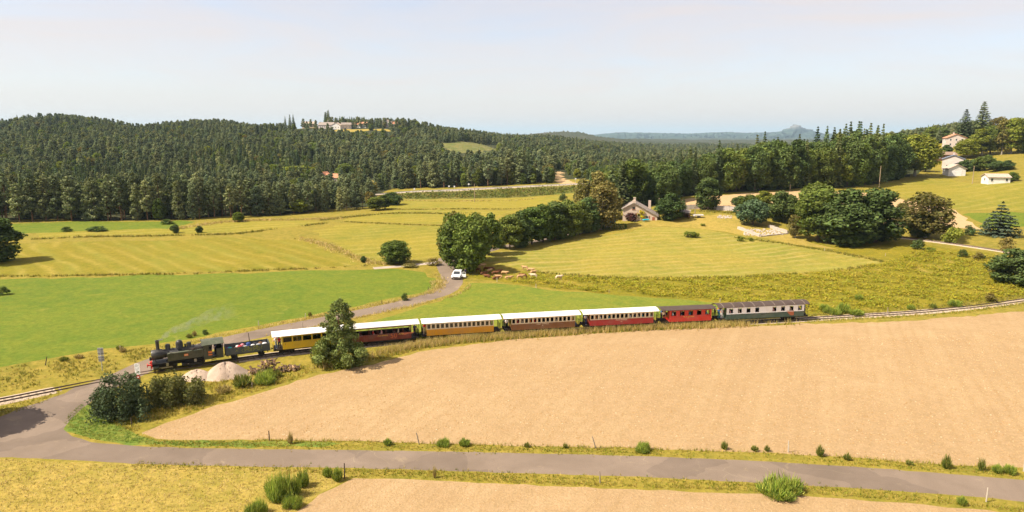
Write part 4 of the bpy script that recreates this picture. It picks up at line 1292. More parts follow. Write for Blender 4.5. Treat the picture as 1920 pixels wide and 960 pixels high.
HAIR = [paint('dark_hair', (0.03, 0.022, 0.018), 0.7), paint('brown_hair', (0.09, 0.055, 0.03), 0.7), paint('grey_hair', (0.38, 0.36, 0.34), 0.7), paint('straw_hat', (0.70, 0.66, 0.58), 0.8)]
CLOTH = {n: paint(n + '_cloth', c, 0.85, 0.1, 0, 0.12, 6.0) for n, c in dict(white=(.78, .77, .75), blue=(.05, .14, .32), teal=(.03, .25, .33), black=(.02, .02, .024), red=(.5, .04, .04), pink=(.62, .30, .30), grey=(.28, .28, .30), beige=(.50, .40, .28), navy=(.03, .04, .09), denim=(.08, .12, .21), green=(.07, .17, .08), orange=(.62, .22, .05)).items()}
def person(loc, rz, pose, shirt, trousers, hair, label, group=None, parent=None, scale=1.0):
    o = bpy.data.objects.new('person', body_mesh(pose))
    COL.objects.link(o)
    o.location = loc; o.rotation_euler = (0, 0, rz); o.scale = (scale,) * 3
    for i, m in enumerate((CLOTH[shirt], CLOTH[trousers], m_skin, HAIR[hair])):
        o.material_slots[i].link = 'OBJECT'; o.material_slots[i].material = m
    return tag(o, label, 'person', group)

# ------------------------------------------------------------------ rolling stock
m_black = paint('sooty_black', (0.016, 0.016, 0.017), 0.45, 0.5, 0.0, 0.4, 3.0, grime=0.25, dirt=(0.24, 0.20, 0.16))
m_blackg = paint('oily_black_iron', (0.018, 0.017, 0.016), 0.6, 0.4, 0.3, 0.5, 4.0)
m_lgreen = paint('locomotive_green', (0.019, 0.028, 0.010), 0.35, 0.5, 0.0, 0.2, 2.0, grime=0.22, dirt=(0.24, 0.20, 0.16))
m_lroof = paint('dusty_roof_lit_tank_top', (0.075, 0.090, 0.055), 0.6, 0.3, 0.0, 0.2, 2.0, grime=0.35, dirt=(0.24, 0.20, 0.16))  # cab roof green, also painted on the tank tops as light falling there
m_red = paint('buffer_red', (0.58, 0.035, 0.025), 0.5, 0.4, 0, 0.15)
m_brass = paint('plate_orange', (0.62, 0.16, 0.03), 0.45, 0.4, 0.0, 0.1)
m_steel = paint('worn_steel', (0.30, 0.29, 0.27), 0.4, 0.5, 0.8, 0.2)
m_lamp = paint('lamp_glass', (0.75, 0.74, 0.70), 0.15, 0.6, 0, 0.05)
m_gold = paint('gold_lettering', (0.80, 0.48, 0.08), 0.5, 0.3, 0, 0.08)
m_cream_txt = paint('cream_lettering', (0.75, 0.62, 0.42), 0.6, 0.3, 0, 0.08)
m_coal = paint('coal', (0.05, 0.035, 0.028), 0.8, 0.3, 0, 0.6, 9.0)
m_wood_int = paint('varnished_bench', (0.07, 0.036, 0.016), 0.5, 0.3, 0, 0.25)
m_lining = paint('shade_dark_lining', (0.028, 0.018, 0.012), 0.5, 0.3, 0, 0.3)  # near black brown that paints the shade inside the coaches
m_int = paint('dark_interior_boards', (0.045, 0.032, 0.022), 0.8, 0.2, 0, 0.2)
t = NT('window_glass')
_g = t.n('BsdfGlossy'); _g.inputs['Roughness'].default_value = 0.03; _g.inputs['Color'].default_value = (0.9, 0.95, 1, 1)
_tr = t.n('BsdfTransparent'); _tr.inputs['Color'].default_value = (0.80, 0.85, 0.84, 1)
_fr = t.n('Fresnel'); _fr.inputs['IOR'].default_value = 1.5
_mx = t.n('MixShader'); t.l(_fr.outputs[0], _mx.inputs[0]); t.l(_tr.outputs[0], _mx.inputs[1]); t.l(_g.outputs[0], _mx.inputs[2])
t.l(_mx.outputs[0], t.out.inputs['Surface'])
m_glass = t.m

def text(parent, body, size, loc, mat, name='lettering', rot=None, align='CENTER', extrude=0.004):
    cu = bpy.data.curves.new(name, 'FONT')
    cu.body = body; cu.size = size; cu.align_x = align; cu.align_y = 'CENTER'; cu.extrude = extrude; cu.resolution_u = 2
    cu.materials.append(mat)
    tmp = bpy.data.objects.new(name, cu); COL.objects.link(tmp)
    me = bpy.data.meshes.new_from_object(tmp.evaluated_get(bpy.context.evaluated_depsgraph_get()))
    bpy.data.objects.remove(tmp)
    if len(me.materials) == 0: me.materials.append(mat)
    o = bpy.data.objects.new(name, me); COL.objects.link(o)
    o.parent = parent
    Mx = Matrix(((-1, 0, 0), (0, 0, 1), (0, 1, 0))) if rot is None else rot     # reads from the +Y side
    o.matrix_local = Matrix.Translation(loc) @ Mx.to_4x4()
    return o

def vehicle(name, s0, s1, label, cat, group=None):
    a = track_at(s0); b = track_at(s1)          # a = leading end
    f = a - b
    rz = math.atan2(f[1], f[0])
    e = empty(name, (a + b) / 2, rz, label, cat, group)
    e.rotation_euler = (0, -math.asin(f[2] / np.linalg.norm(f)), rz)
    return e, float(np.linalg.norm(f[:2]))

wheel_me = MB().lathe([(0.05, -0.06), (0.36, -0.05), (0.36, 0.03), (0.40, 0.035), (0.40, 0.06), (0.05, 0.07)], (0, 0, 0), 18, 'y').mesh('wheel', True)
wheel_me.materials.append(m_blackg)
def wheel(parent, x, side, r):
    w = link('wheel', wheel_me, parent)
    w.location = (x, side * 0.5, r - 0.0)
    w.scale = (r / 0.40, -side, r / 0.40)
    return w
def bogie(parent, x, wb=1.3, r=0.36):
    mb = MB()
    for sd in (-1, 1):
        y = sd * 0.66
        mb.box(x - wb / 2 - 0.25, x + wb / 2 + 0.25, y - 0.04, y + 0.04, r + 0.02, r + 0.16)
        for k in (-1, 1):
            mb.box(x + k * wb / 2 - 0.10, x + k * wb / 2 + 0.10, y - 0.07 + sd * 0.05, y + 0.07 + sd * 0.05, r - 0.13, r + 0.10)
        mb.lathe([(0.11, 0), (0.13, 0.08), (0.11, 0.16), (0.13, 0.24)], (x, y, r + 0.1), 8)
    mb.box(x - 0.14, x + 0.14, -0.7, 0.7, r + 0.06, r + 0.30)
    b = mb.build('bogie', m_blackg, parent, False, 0.008)
    for k in (-1, 1):
        b_ax = MB().cyl((x + k * wb / 2, -0.62, r), (x + k * wb / 2, 0.62, r), 0.05, n=8).build('axle', m_blackg, b)
        for sd in (-1, 1):
            w = wheel(b, x + k * wb / 2, sd, r)
    return b
def buffers(parent, L_, red=False):
    for sx in (-1, 1):
        mb = MB()
        x = sx * L_ / 2
        mb.cyl((x - sx * 0.35, 0, 0.72), (x - sx * 0.03, 0, 0.72), 0.07, n=8).cyl((x - sx * 0.05, 0, 0.72), (x, 0, 0.72), 0.20, n=12)
        mb.box(min(x - sx * .35, x - sx * .43), max(x - sx * .35, x - sx * .43), -0.85, 0.85, 0.58, 0.86)
        mb.build('buffer', m_red if red else m_blackg, parent, False, 0.006)

def arch(w, z0, rise, n=10):
    return [(w / 2 * math.cos(math.pi * i / n) * 1.0, z0 + rise * math.sin(math.pi * i / n)) for i in range(n + 1)]

def roof(parent, L_, w, z, rise, mat, t_=0.05, ribs=0, rib_mat=None):
    n = 12
    # flat arch: a circular segment
    Rr = (w * w / 4 + rise * rise) / (2 * rise)
    th = math.asin(w / 2 / Rr)
    up = [(Rr * math.sin(-th + 2 * th * i / n), z + Rr * math.cos(-th + 2 * th * i / n) - (Rr - rise)) for i in range(n + 1)]
    lo = [(y * 0.985, zz - t_) for y, zz in up][::-1]
    o = MB().prism_x(up + lo, -L_ / 2, L_ / 2).build('roof', mat, parent, True)
    for k in range(ribs):
        x = -L_ / 2 + L_ * (k + 0.5) / ribs
        upr = [(y * 1.004, zz + 0.018) for y, zz in up]; lor = [(y, zz - 0.01) for y, zz in up][::-1]
        MB().prism_x(upr + lor, x - 0.03, x + 0.03).build('roof_rib', rib_mat, o, True)
    return o, up

TRAIN_G = 'vehicles of the steam train'
def coach(name, u0, u1, label, low, high, roof_m, nwin, plat=(0.85, 0.85), win_w=0.62, z=(0.86, 1.80, 1.88, 2.56, 2.74), width=2.3, panes=False,
          rail_m=None, rise=0.34, ribs=0, rib_mat=None, end_m=None, skip=(), gap=0.30, frame_m=None, letter=None, bench=True, post_m=None):
    s0, s1 = s_of_u(u0), s_of_u(u1)
    e, Ls = vehicle(name, s0, s1, label, 'train coach', TRAIN_G)
    L_ = Ls - gap
    zb, zw, z0, z1, ze = [v * .93 for v in z]
    rise *= .85
    hw = width / 2
    xf = L_ / 2 - plat[0] - 0.1; xr = -L_ / 2 + plat[1] + 0.1
    MB().box(-L_ / 2 + .1, L_ / 2 - .1, -hw + .06, hw - .06, zb - 0.16, zb - 0.02).build('underframe', m_blackg, e, False, 0.01)
    MB().box(-L_ / 2 + .12, L_ / 2 - .12, -hw + .07, hw - .07, zb - 0.018, zb + 0.04).build('floor', m_int, e)
    bx = L_ * 0.31
    bogie(e, bx, 1.25); bogie(e, -bx, 1.25)
    buffers(e, Ls - 0.04)
    mb = MB(); mb.box(-0.9, 0.9, -0.5, 0.5, 0.42, zb - 0.17); mb.build('battery_box', m_blackg, e, False, 0.02)
    Lb = xf - xr
    pitch = Lb / nwin
    post_m = post_m or high
    for sd in (1, -1):
        y0, y1 = sd * hw, sd * (hw - 0.05)
        ya, yb = min(y0, y1), max(y0, y1)
        pan = MB().box(xr, xf, ya, yb, zb - 0.04, zw).build('side_panel', low, e, False, 0.008)
        yi = sorted((y1 - sd * .003, y1 - sd * .02))
        MB().box(xr + .06, xf - .06, yi[0], yi[1], zb + .045, zw - .02).build('shade_lining', m_lining, pan)  # added dark lining; shade behind the windows put into its colour
        # a moulding along the waist
        MB().box(xr, xf, min(y0, y0 + sd * .018), max(y0, y0 + sd * .018), zw - 0.045, zw - 0.008).build('waist_moulding', frame_m or high, pan)
        MB().box(xr, xf, ya, yb, z1, ze).build('letter_board', high, e, False, 0.006)
        if z0 > zw + 0.01:
            MB().box(xr, xf, ya + 0.002, yb - 0.002, zw, z0).build('window_rail', high, e)
        edges = []
        for k in range(nwin):
            c = xr + pitch * (k + 0.5)
            edges.append((c - win_w / 2, c + win_w / 2))
        cur = xr
        for k, (a, b) in enumerate(edges + [(xf, xf)]):
            if k in skip and k < nwin:
                continue
            if a - cur > 0.005:
                MB().box(cur, a, ya + 0.001, yb - 0.001, z0, z1).build('window_pillar', post_m, e)
            cur = b
        for k, (a, b) in enumerate(edges):
            if k in skip: continue
            ym = (y0 + y1) / 2
            fr = MB()
            fw = 0.03
            yy0, yy1 = min(ym + sd * .03, ym - sd * .035), max(ym + sd * .03, ym - sd * .035)
            fr.box(a, a + fw, yy0, yy1, z0, z1).box(b - fw, b, yy0, yy1, z0, z1).box(a + fw, b - fw, yy0, yy1, z1 - fw, z1)
            wf = fr.build('window_frame', frame_m or m_wood_int, e)
            if panes:
                MB().box(a + fw, b - fw, ym - 0.004, ym + 0.004, z0, z1 - fw).build('pane', m_glass, wf)
    # ends with a doorway
    em = end_m or low
    for x, sx in ((xf, 1), (xr, -1)):
        for ya, yb in ((-hw + .052, -0.36), (0.36, hw - .052)):
            MB().box(min(x, x - sx * .05), max(x, x - sx * .05), ya, yb, zb + .045, ze).build('end_wall', em, e)
        MB().box(min(x, x - sx * .05) + .01, max(x, x - sx * .05) - .01, -0.36, 0.36, zb + .045, zw - 0.1).build('end_door', em, e)
    o, up = roof(e, L_ + 0.02, width + 0.22, ze, rise, roof_m, 0.05, ribs, rib_mat)
    # gable under the roof at both ends
    for x, sx in ((xf - 0.03, 1), (xr + 0.03, -1)):
        pts = [(y * 0.9, zz - 0.06) for y, zz in up if abs(y) < hw]
        pts = [(-hw + .06, ze - .02)] + pts + [(hw - .06, ze - .02)]
        MB().prism_x(pts[::-1], x - 0.02, x + 0.02).build('end_gable', em, e)
    # platform railings, posts and steps
    rm = rail_m or m_blackg
    for x, sx, pl in ((L_ / 2 - 0.12, 1, plat[0]), (-L_ / 2 + 0.12, -1, plat[1])):
        if pl < 0.3: continue
        mb = MB()
        for y in (-hw + .1, -0.42, 0.42, hw - .1):
            mb.cyl((x, y, zb), (x, y, zb + 1.0), 0.02, n=6)
        for zz in (zb + 0.55, zb + 1.0):
            mb.cyl((x, -hw + .1, zz), (x, -0.42, zz), 0.018, n=6).cyl((x, 0.42, zz), (x, hw - .1, zz), 0.018, n=6)
        for y in np.linspace(-hw + .2, hw - .2, 11):
            mb.cyl((x, y, zb), (x, y, zb + 0.98), 0.010, n=5)
        for y in (-hw + .1, hw - .1):
            mb.cyl((x, y, zb + 1.0), (x, y, ze + 0.05), 0.024, n=6)
        mb.build('platform_railing', rm, e)
        for sd in (-1, 1):
            mb = MB()
            xm = x - sx * pl * 0.55
            for k, zz in enumerate((0.38, 0.64)):
                mb.box(xm - .25, xm + .25, sd * (hw - .02 - .12 * k) - .1, sd * (hw - .02 - .12 * k) + .1, zz, zz + .03)
            mb.build('step', m_blackg, e)
    if bench:
        for k in range(max(3, int(Lb / 1.5))):
            x = xr + 0.4 + k * 1.5
            if x > xf - 0.5: break
            for sd in (-1, 1):
                mb = MB().box(x, x + 0.45, sd * 0.62 - .42, sd * 0.62 + .42, zb + 0.40, zb + 0.45).box(x + .43, x + .47, sd * .62 - .42, sd * .62 + .42, zb + .45, zb + .95)
                mb.box(x + .05, x + .40, sd * .62 - .36, sd * .62 - .32, zb + .04, zb + .40)
                mb.build('bench', m_wood_int, e)
    if letter:
        for (txt, size, x, zz, mt) in letter:
            text(e, txt, size, (x, hw + 0.006, zz), mt)
            text(e, txt, size, (-x, -hw - 0.006, zz), mt, rot=Matrix(((1, 0, 0), (0, 0, -1), (0, 1, 0))))
    return e, dict(L=L_, xf=xf, xr=xr, pitch=pitch, zb=zb, hw=hw)

m_white_roof = paint('white_canvas_roof', (0.80, 0.78, 0.75), 0.7, 0.2, 0, 0.06, 1.5, grime=0.45, dirt=(0.24, 0.20, 0.16))
m_grey_roof = paint('pale_grey_roof', (0.58, 0.55, 0.52), 0.7, 0.2, 0, 0.08, 1.5, grime=0.45, dirt=(0.24, 0.20, 0.16))
m_brown_roof = paint('brown_felt_roof', (0.070, 0.050, 0.043), 0.85, 0.15, 0, 0.2, 2.0, grime=0.06, dirt=(0.24, 0.20, 0.16))
m_rib = paint('roof_rib_grey', (0.24, 0.19, 0.16), 0.8, 0.2)
m_yellow = paint('coach_yellow', (0.66, 0.42, 0.008), 0.35, 0.45, 0, 0.08, grime=0.28)
m_yellow_lit = paint('coach_yellow_lit', (0.74, 0.50, 0.012), 0.35, 0.45, 0, 0.08, grime=0.28)  # coach yellow made lighter: light on the end walls put into the colour
m_orange = paint('coach_ochre', (0.62, 0.28, 0.010), 0.35, 0.45, 0, 0.08, grime=0.28)
m_cream = paint('coach_cream', (0.70, 0.58, 0.38), 0.45, 0.4, 0, 0.06, grime=0.12)
m_brown = paint('coach_brown', (0.20, 0.078, 0.024), 0.4, 0.4, 0, 0.12, grime=0.28)
m_crimson = paint('coach_crimson', (0.33, 0.012, 0.016), 0.35, 0.45, 0, 0.1, grime=0.28)
m_scarlet = paint('coach_scarlet', (0.56, 0.022, 0.014), 0.35, 0.45, 0, 0.1, grime=0.28)
m_maroon = paint('coach_maroon', (0.16, 0.022, 0.016), 0.4, 0.4, 0, 0.25, grime=0.28)
m_cgreen = paint('coach_green', (0.045, 0.088, 0.070), 0.4, 0.4, 0, 0.15, grime=0.28)
m_white = paint('coach_white', (0.86, 0.84, 0.82), 0.45, 0.4, 0, 0.05, grime=0.06)
m_rust = paint('rust_brown_patch', (0.36, 0.11, 0.05), 0.6, 0.3, 0, 0.2)

def locomotive():
    s0, s1 = s_of_u(277), s_of_u(420)
    e, Ls = vehicle('steam_locomotive', s0, s1, 'dark green steam locomotive with black boiler and tall chimney leading the train', 'locomotive', TRAIN_G)
    H = Ls / 2
    X = lambda d: H - d * Ls / 9.4            # distance back from the front buffers (drawn for 9.4 m)
    # frames and running plate
    MB().box(X(9.2), X(0.5), -0.42, 0.42, 0.62, 1.02).box(X(4.6), X(0.7), -1.0, 1.0, 1.04, 1.10).build('frame', m_blackg, e, False, 0.01)
    MB().box(X(9.3), X(6.7), -1.05, 1.05, 0.98, 1.06).build('footplate', m_blackg, e)
    # boiler
    MB().lathe([(0.52, 0), (0.52, X(1.9) - X(6.95))], (X(6.95), 0, 1.98), 22, 'x').build('boiler', m_black, e, True)
    sb = MB().lathe([(0.60, 0), (0.62, 0.05), (0.62, 1.15), (0.57, 1.22)], (X(1.98), 0, 1.98), 22, 'x').build('smokebox', m_black, e, True)
    MB().lathe([(0.46, 0), (0.44, 0.05), (0.25, 0.11), (0.03, 0.14)], (X(0.76), 0, 1.98), 18, 'x').build('smokebox_door', m_black, sb, True)
    MB().cyl((X(0.62), 0, 1.98), (X(0.55), 0, 1.98), 0.05, n=8).build('door_handle', m_steel, sb)
    for d in (2.3, 3.3, 4.6, 5.8):
        MB().lathe([(0.53, 0), (0.535, 0.03), (0.53, 0.06)], (X(d), 0, 1.98), 22, 'x').build('boiler_band', m_blackg, e, True)
    MB().lathe([(0.30, 2.45), (0.22, 2.60), (0.19, 2.75), (0.205, 3.62), (0.25, 3.66), (0.25, 3.72), (0.17, 3.72), (0.16, 3.45)], (X(1.45), 0, 0), 18).build('chimney', m_black, e, True)
    MB().box(X(2.15), X(1.62), -0.2, 0.2, 3.73, 3.75).build('chimney_cap', m_black, e)
    MB().lathe([(0.34, 2.40), (0.28, 2.55), (0.28, 2.95), (0.24, 3.08), (0.10, 3.14), (0.02, 3.15)], (X(2.65), 0, 0), 16).build('sand_dome', m_black, e, True)
    MB().lathe([(0.48, 2.38), (0.41, 2.55), (0.41, 3.02), (0.36, 3.24), (0.22, 3.40), (0.02, 3.45)], (X(4.05), 0, 0), 18).build('steam_dome', m_black, e, True)
    MB().lathe([(0.34, 2.40), (0.27, 2.52), (0.27, 2.88), (0.24, 3.0), (0.02, 3.06)], (X(5.2), 0, 0), 16).build('sand_dome', m_black, e, True)
    MB().lathe([(0.10, 2.4), (0.10, 2.75), (0.13, 2.78), (0.13, 2.85), (0.02, 2.9)], (X(4.75), 0.1, 0), 10).build('safety_valve', m_blackg, e, True)
    mb = MB().cyl((X(6.8), 0.55, 2.35), (X(1.2), 0.58, 2.30), 0.02, n=6).cyl((X(6.8), -0.55, 2.35), (X(1.2), -0.58, 2.30), 0.02, n=6)
    mb.tube([Vector((X(4.05), 0.35, 2.7)), Vector((X(3.6), 0.62, 2.35)), Vector((X(2.9), 0.66, 1.7)), Vector((X(2.3), 0.70, 1.2))], [.05, .05, .05, .05], 7)
    mb.build('steam_pipe', m_blackg, e, True)
    # side tanks
    for sd in (1, -1):
        t_ = MB().box(X(6.88), X(2.5), min(sd * .60, sd * 1.08), max(sd * .60, sd * 1.08), 1.22, 2.16).build('side_tank', m_lgreen, e, False, 0.03)
        MB().box(X(6.80), X(2.58), min(sd * .62, sd * 1.05), max(sd * .62, sd * 1.05), 2.163, 2.185).build('tank_top', m_lroof, t_)  # lighter green sheet: light on the tank top put into the colour
        MB().box(X(4.98), X(4.48), min(sd * 1.082, sd * 1.10), max(sd * 1.082, sd * 1.10), 1.62, 1.88).build('number_plate', m_brass, t_)
        # coal heaped behind the tank
        mb = MB(); rg = np.random.default_rng(8)
        for k in range(26):
            mb.ball((X(rg.uniform(5.0, 6.8)), sd * rg.uniform(.62, .98), 2.2 + rg.uniform(0, .16)), rg.uniform(.06, .13), 6, 4)
        mb.build('coal_load', m_coal, e)
    mb = MB()
    for k in range(7):
        mb.cyl((X(3.0 + k * .15), 0.8, 2.2), (X(2.8 + k * .15), 0.62, 2.4), 0.02, n=5)
    mb.cyl((X(2.9), 1.0, 2.2), (X(2.9), 1.0, 2.35), 0.10, n=10)
    mb.build('filler_fittings', m_steel, e)
    text(e, '403', 0.24, (X(4.73), 1.103, 1.75), m_cream_txt, 'plate_number')
    # cab
    hw = 1.10
    cx0, cx1 = X(9.35), X(6.88)
    cab = empty('cab'); cab.parent = e
    for sd in (1, -1):
        y0, y1 = min(sd * hw, sd * (hw - .05)), max(sd * hw, sd * (hw - .05))
        mb = MB()
        mb.box(cx0, cx0 + .80, y0, y1, 0.78, 1.98)
        mb.box(cx0 + 1.30, cx1, y0, y1, 0.78, 1.98)
        mb.box(cx0, cx0 + .10, y0, y1, 1.98, 2.66)
        mb.box(cx0 + .10, cx1 - 1.0, y0, y1, 2.56, 2.66)
        mb.box(cx1 - 1.0, cx1 - .62, y0, y1, 2.56, 2.66)
        mb.box(cx0 + 1.30, cx0 + 1.36, y0, y1, 1.98, 2.56)
        mb.box(cx1 - .62, cx1, y0, y1, 1.98, 2.66)
        mb.build('cab_side', m_lgreen, cab, False, 0.01)
        yy = sd * (hw + .012)
        for z0, z1 in ((1.55, 1.80), (1.27, 1.42)):
            MB().box(cx1 - .95, cx1 - .50, min(sd * hw, yy) + (.002 if sd > 0 else 0), max(sd * hw, yy), z0, z1).build('maker_plate', m_brass, cab)
    mb = MB().box(cx1 - .05, cx1 - .002, -hw + .052, hw - .052, 1.06, 2.10).box(cx1 - .05, cx1 - .002, -hw + .052, -.80, 2.10, 2.75).box(cx1 - .05, cx1 - .002, .80, hw - .052, 2.10, 2.75).box(cx1 - .05, cx1 - .002, -.15, .15, 2.10, 2.80).box(cx1 - .05, cx1 - .002, -.80, -.15, 2.55, 2.85).box(cx1 - .05, cx1 - .002, .15, .80, 2.55, 2.85)
    mb.build('cab_front', m_lgreen, cab)
    mb = MB().box(cx0 + .002, cx0 + .05, -hw + .052, hw - .052, 1.06, 2.0)
    mb.build('cab_back', m_lgreen, cab)
    n = 12; w = 2.42; rise = .42; z = 2.64
    Rr = (w * w / 4 + rise * rise) / (2 * rise); th = math.asin(w / 2 / Rr)
    up = [(Rr * math.sin(-th + 2 * th * i / n), z + Rr * math.cos(-th + 2 * th * i / n) - (Rr - rise)) for i in range(n + 1)]
    MB().prism_x(up + [(y, zz - .05) for y, zz in up][::-1], cx0 - .12, cx1 + .18).build('cab_roof', m_lroof, cab, True)
    for x in (cx1 - .03,):
        pts = [(-hw + .06, 2.64)] + [(y * .9, zz - .06) for y, zz in up if abs(y) < hw] + [(hw - .06, 2.64)]
        MB().prism_x(pts[::-1], x - .02, x + .02).build('cab_gable', m_lgreen, cab)
    # pilot: buffer beam, lamps, coupler
    bb = MB().box(X(0.62), X(0.48), -1.0, 1.0, 0.62, 1.05).build('buffer_beam', m_red, e, False, 0.01)
    MB().cyl((X(.48), 0, .78), (X(.08), 0, .78), .09, n=10).cyl((X(.08), 0, .78), (X(0), 0, .78), .24, n=16).build('buffer', m_red, e, True)
    for y in (-.72, .72):
        l_ = MB().cyl((X(.62), y, 1.30), (X(.34), y, 1.30), .15, n=14).cyl((X(.5), y, 1.05), (X(.5), y, 1.2), .04, n=6).build('headlamp', m_red if y > 0 else m_blackg, e, True)
        MB().cyl((X(.335), y, 1.30), (X(.32), y, 1.30), .12, n=14).build('lamp_lens', m_lamp, l_)
    tl = MB().cyl((X(.60), -.1, 1.62), (X(.36), -.1, 1.62), .14, n=14).cyl((X(.5), -.1, 1.05), (X(.5), -.1, 1.5), .03, n=6).build('headlamp', m_blackg, e, True)
    MB().cyl((X(.355), -.1, 1.62), (X(.34), -.1, 1.62), .11, n=14).build('lamp_lens', m_lamp, tl)
    MB().box(X(.46), X(.40), -.8, .8, .32, .56).build('guard_iron', m_blackg, e)
    mb = MB().box(X(1.3), X(.7), .2, .95, 1.12, 1.18)
    for y in (.55, .9): mb.cyl((X(1.2), y, 1.1), (X(1.0), y, 1.65), .025, n=6)
    mb.build('front_steps', m_blackg, e)
    # two engine units with wheels, cylinders and rods
    for c in (2.35, 5.75):
        unit = MB().box(X(c + 1.25), X(c - 1.25), -.60, -.54, .38, .78).box(X(c + 1.25), X(c - 1.25), .54, .60, .38, .78).build('engine_unit', m_blackg, e)
        for k in (-.62, .62):
            for sd in (-1, 1):
                wheel(unit, X(c + k), sd, .46)
        for sd in (-1, 1):
            MB().cyl((X(c - .95), sd * .86, .56), (X(c - 1.65), sd * .86, .56), .25, n=14).build('cylinder', m_lgreen if c < 3 else m_blackg, unit, True)
            mb = MB().box(X(c + .7), X(c - .7), sd * .70 - .02, sd * .70 + .02, .36, .43).box(X(c + .6), X(c - .95), sd * .78 - .02, sd * .78 + .02, .46, .53)
            mb.cyl((X(c + .62), sd * .6, .40), (X(c + .62), sd * .80, .40), .05, n=8).cyl((X(c - .62), sd * .6, .40), (X(c - .62), sd * .74, .40), .05, n=8)
            mb.box(X(c + .2), X(c - .1), sd * .74 - .03, sd * .74 + .03, .6, 1.0)
            mb.build('connecting_rod', m_steel, unit)
    for x in (cx0 + .95, ):
        for sd in (-1, 1):
            mb = MB().box(x - .05, x + .45, sd * 1.02 - .1, sd * 1.02 + .1, .40, .43).box(x - .05, x + .45, sd * 1.02 - .1, sd * 1.02 + .1, .68, .71).box(x - .06, x - .03, sd * 1.02 - .02, sd * 1.02 + .02, .4, .8).box(x + .43, x + .46, sd * 1.02 - .02, sd * 1.02 + .02, .4, .8)
            mb.build('cab_step', m_blackg, e)
    MB().box(X(6.6), X(5.0), -.9, .9, .30, .60).build('ash_pan', m_blackg, e)
    # crew
    for dx, dy, lab, sh in ((.85, .35, 'engine driver in dark overalls at the cab window', 'navy'), (1.25, -.45, 'fireman in black standing inside the locomotive cab', 'black')):
        M = e.matrix_basis if False else Matrix.LocRotScale(e.location, e.rotation_euler, None)
        q = M @ Vector((cx0 + dx, dy, 1.06))
        person(q, e.rotation_euler.z + math.pi + dx, 'stand', sh, 'black', 0, lab, None, None, 0.92)
    return e
loco = locomotive()

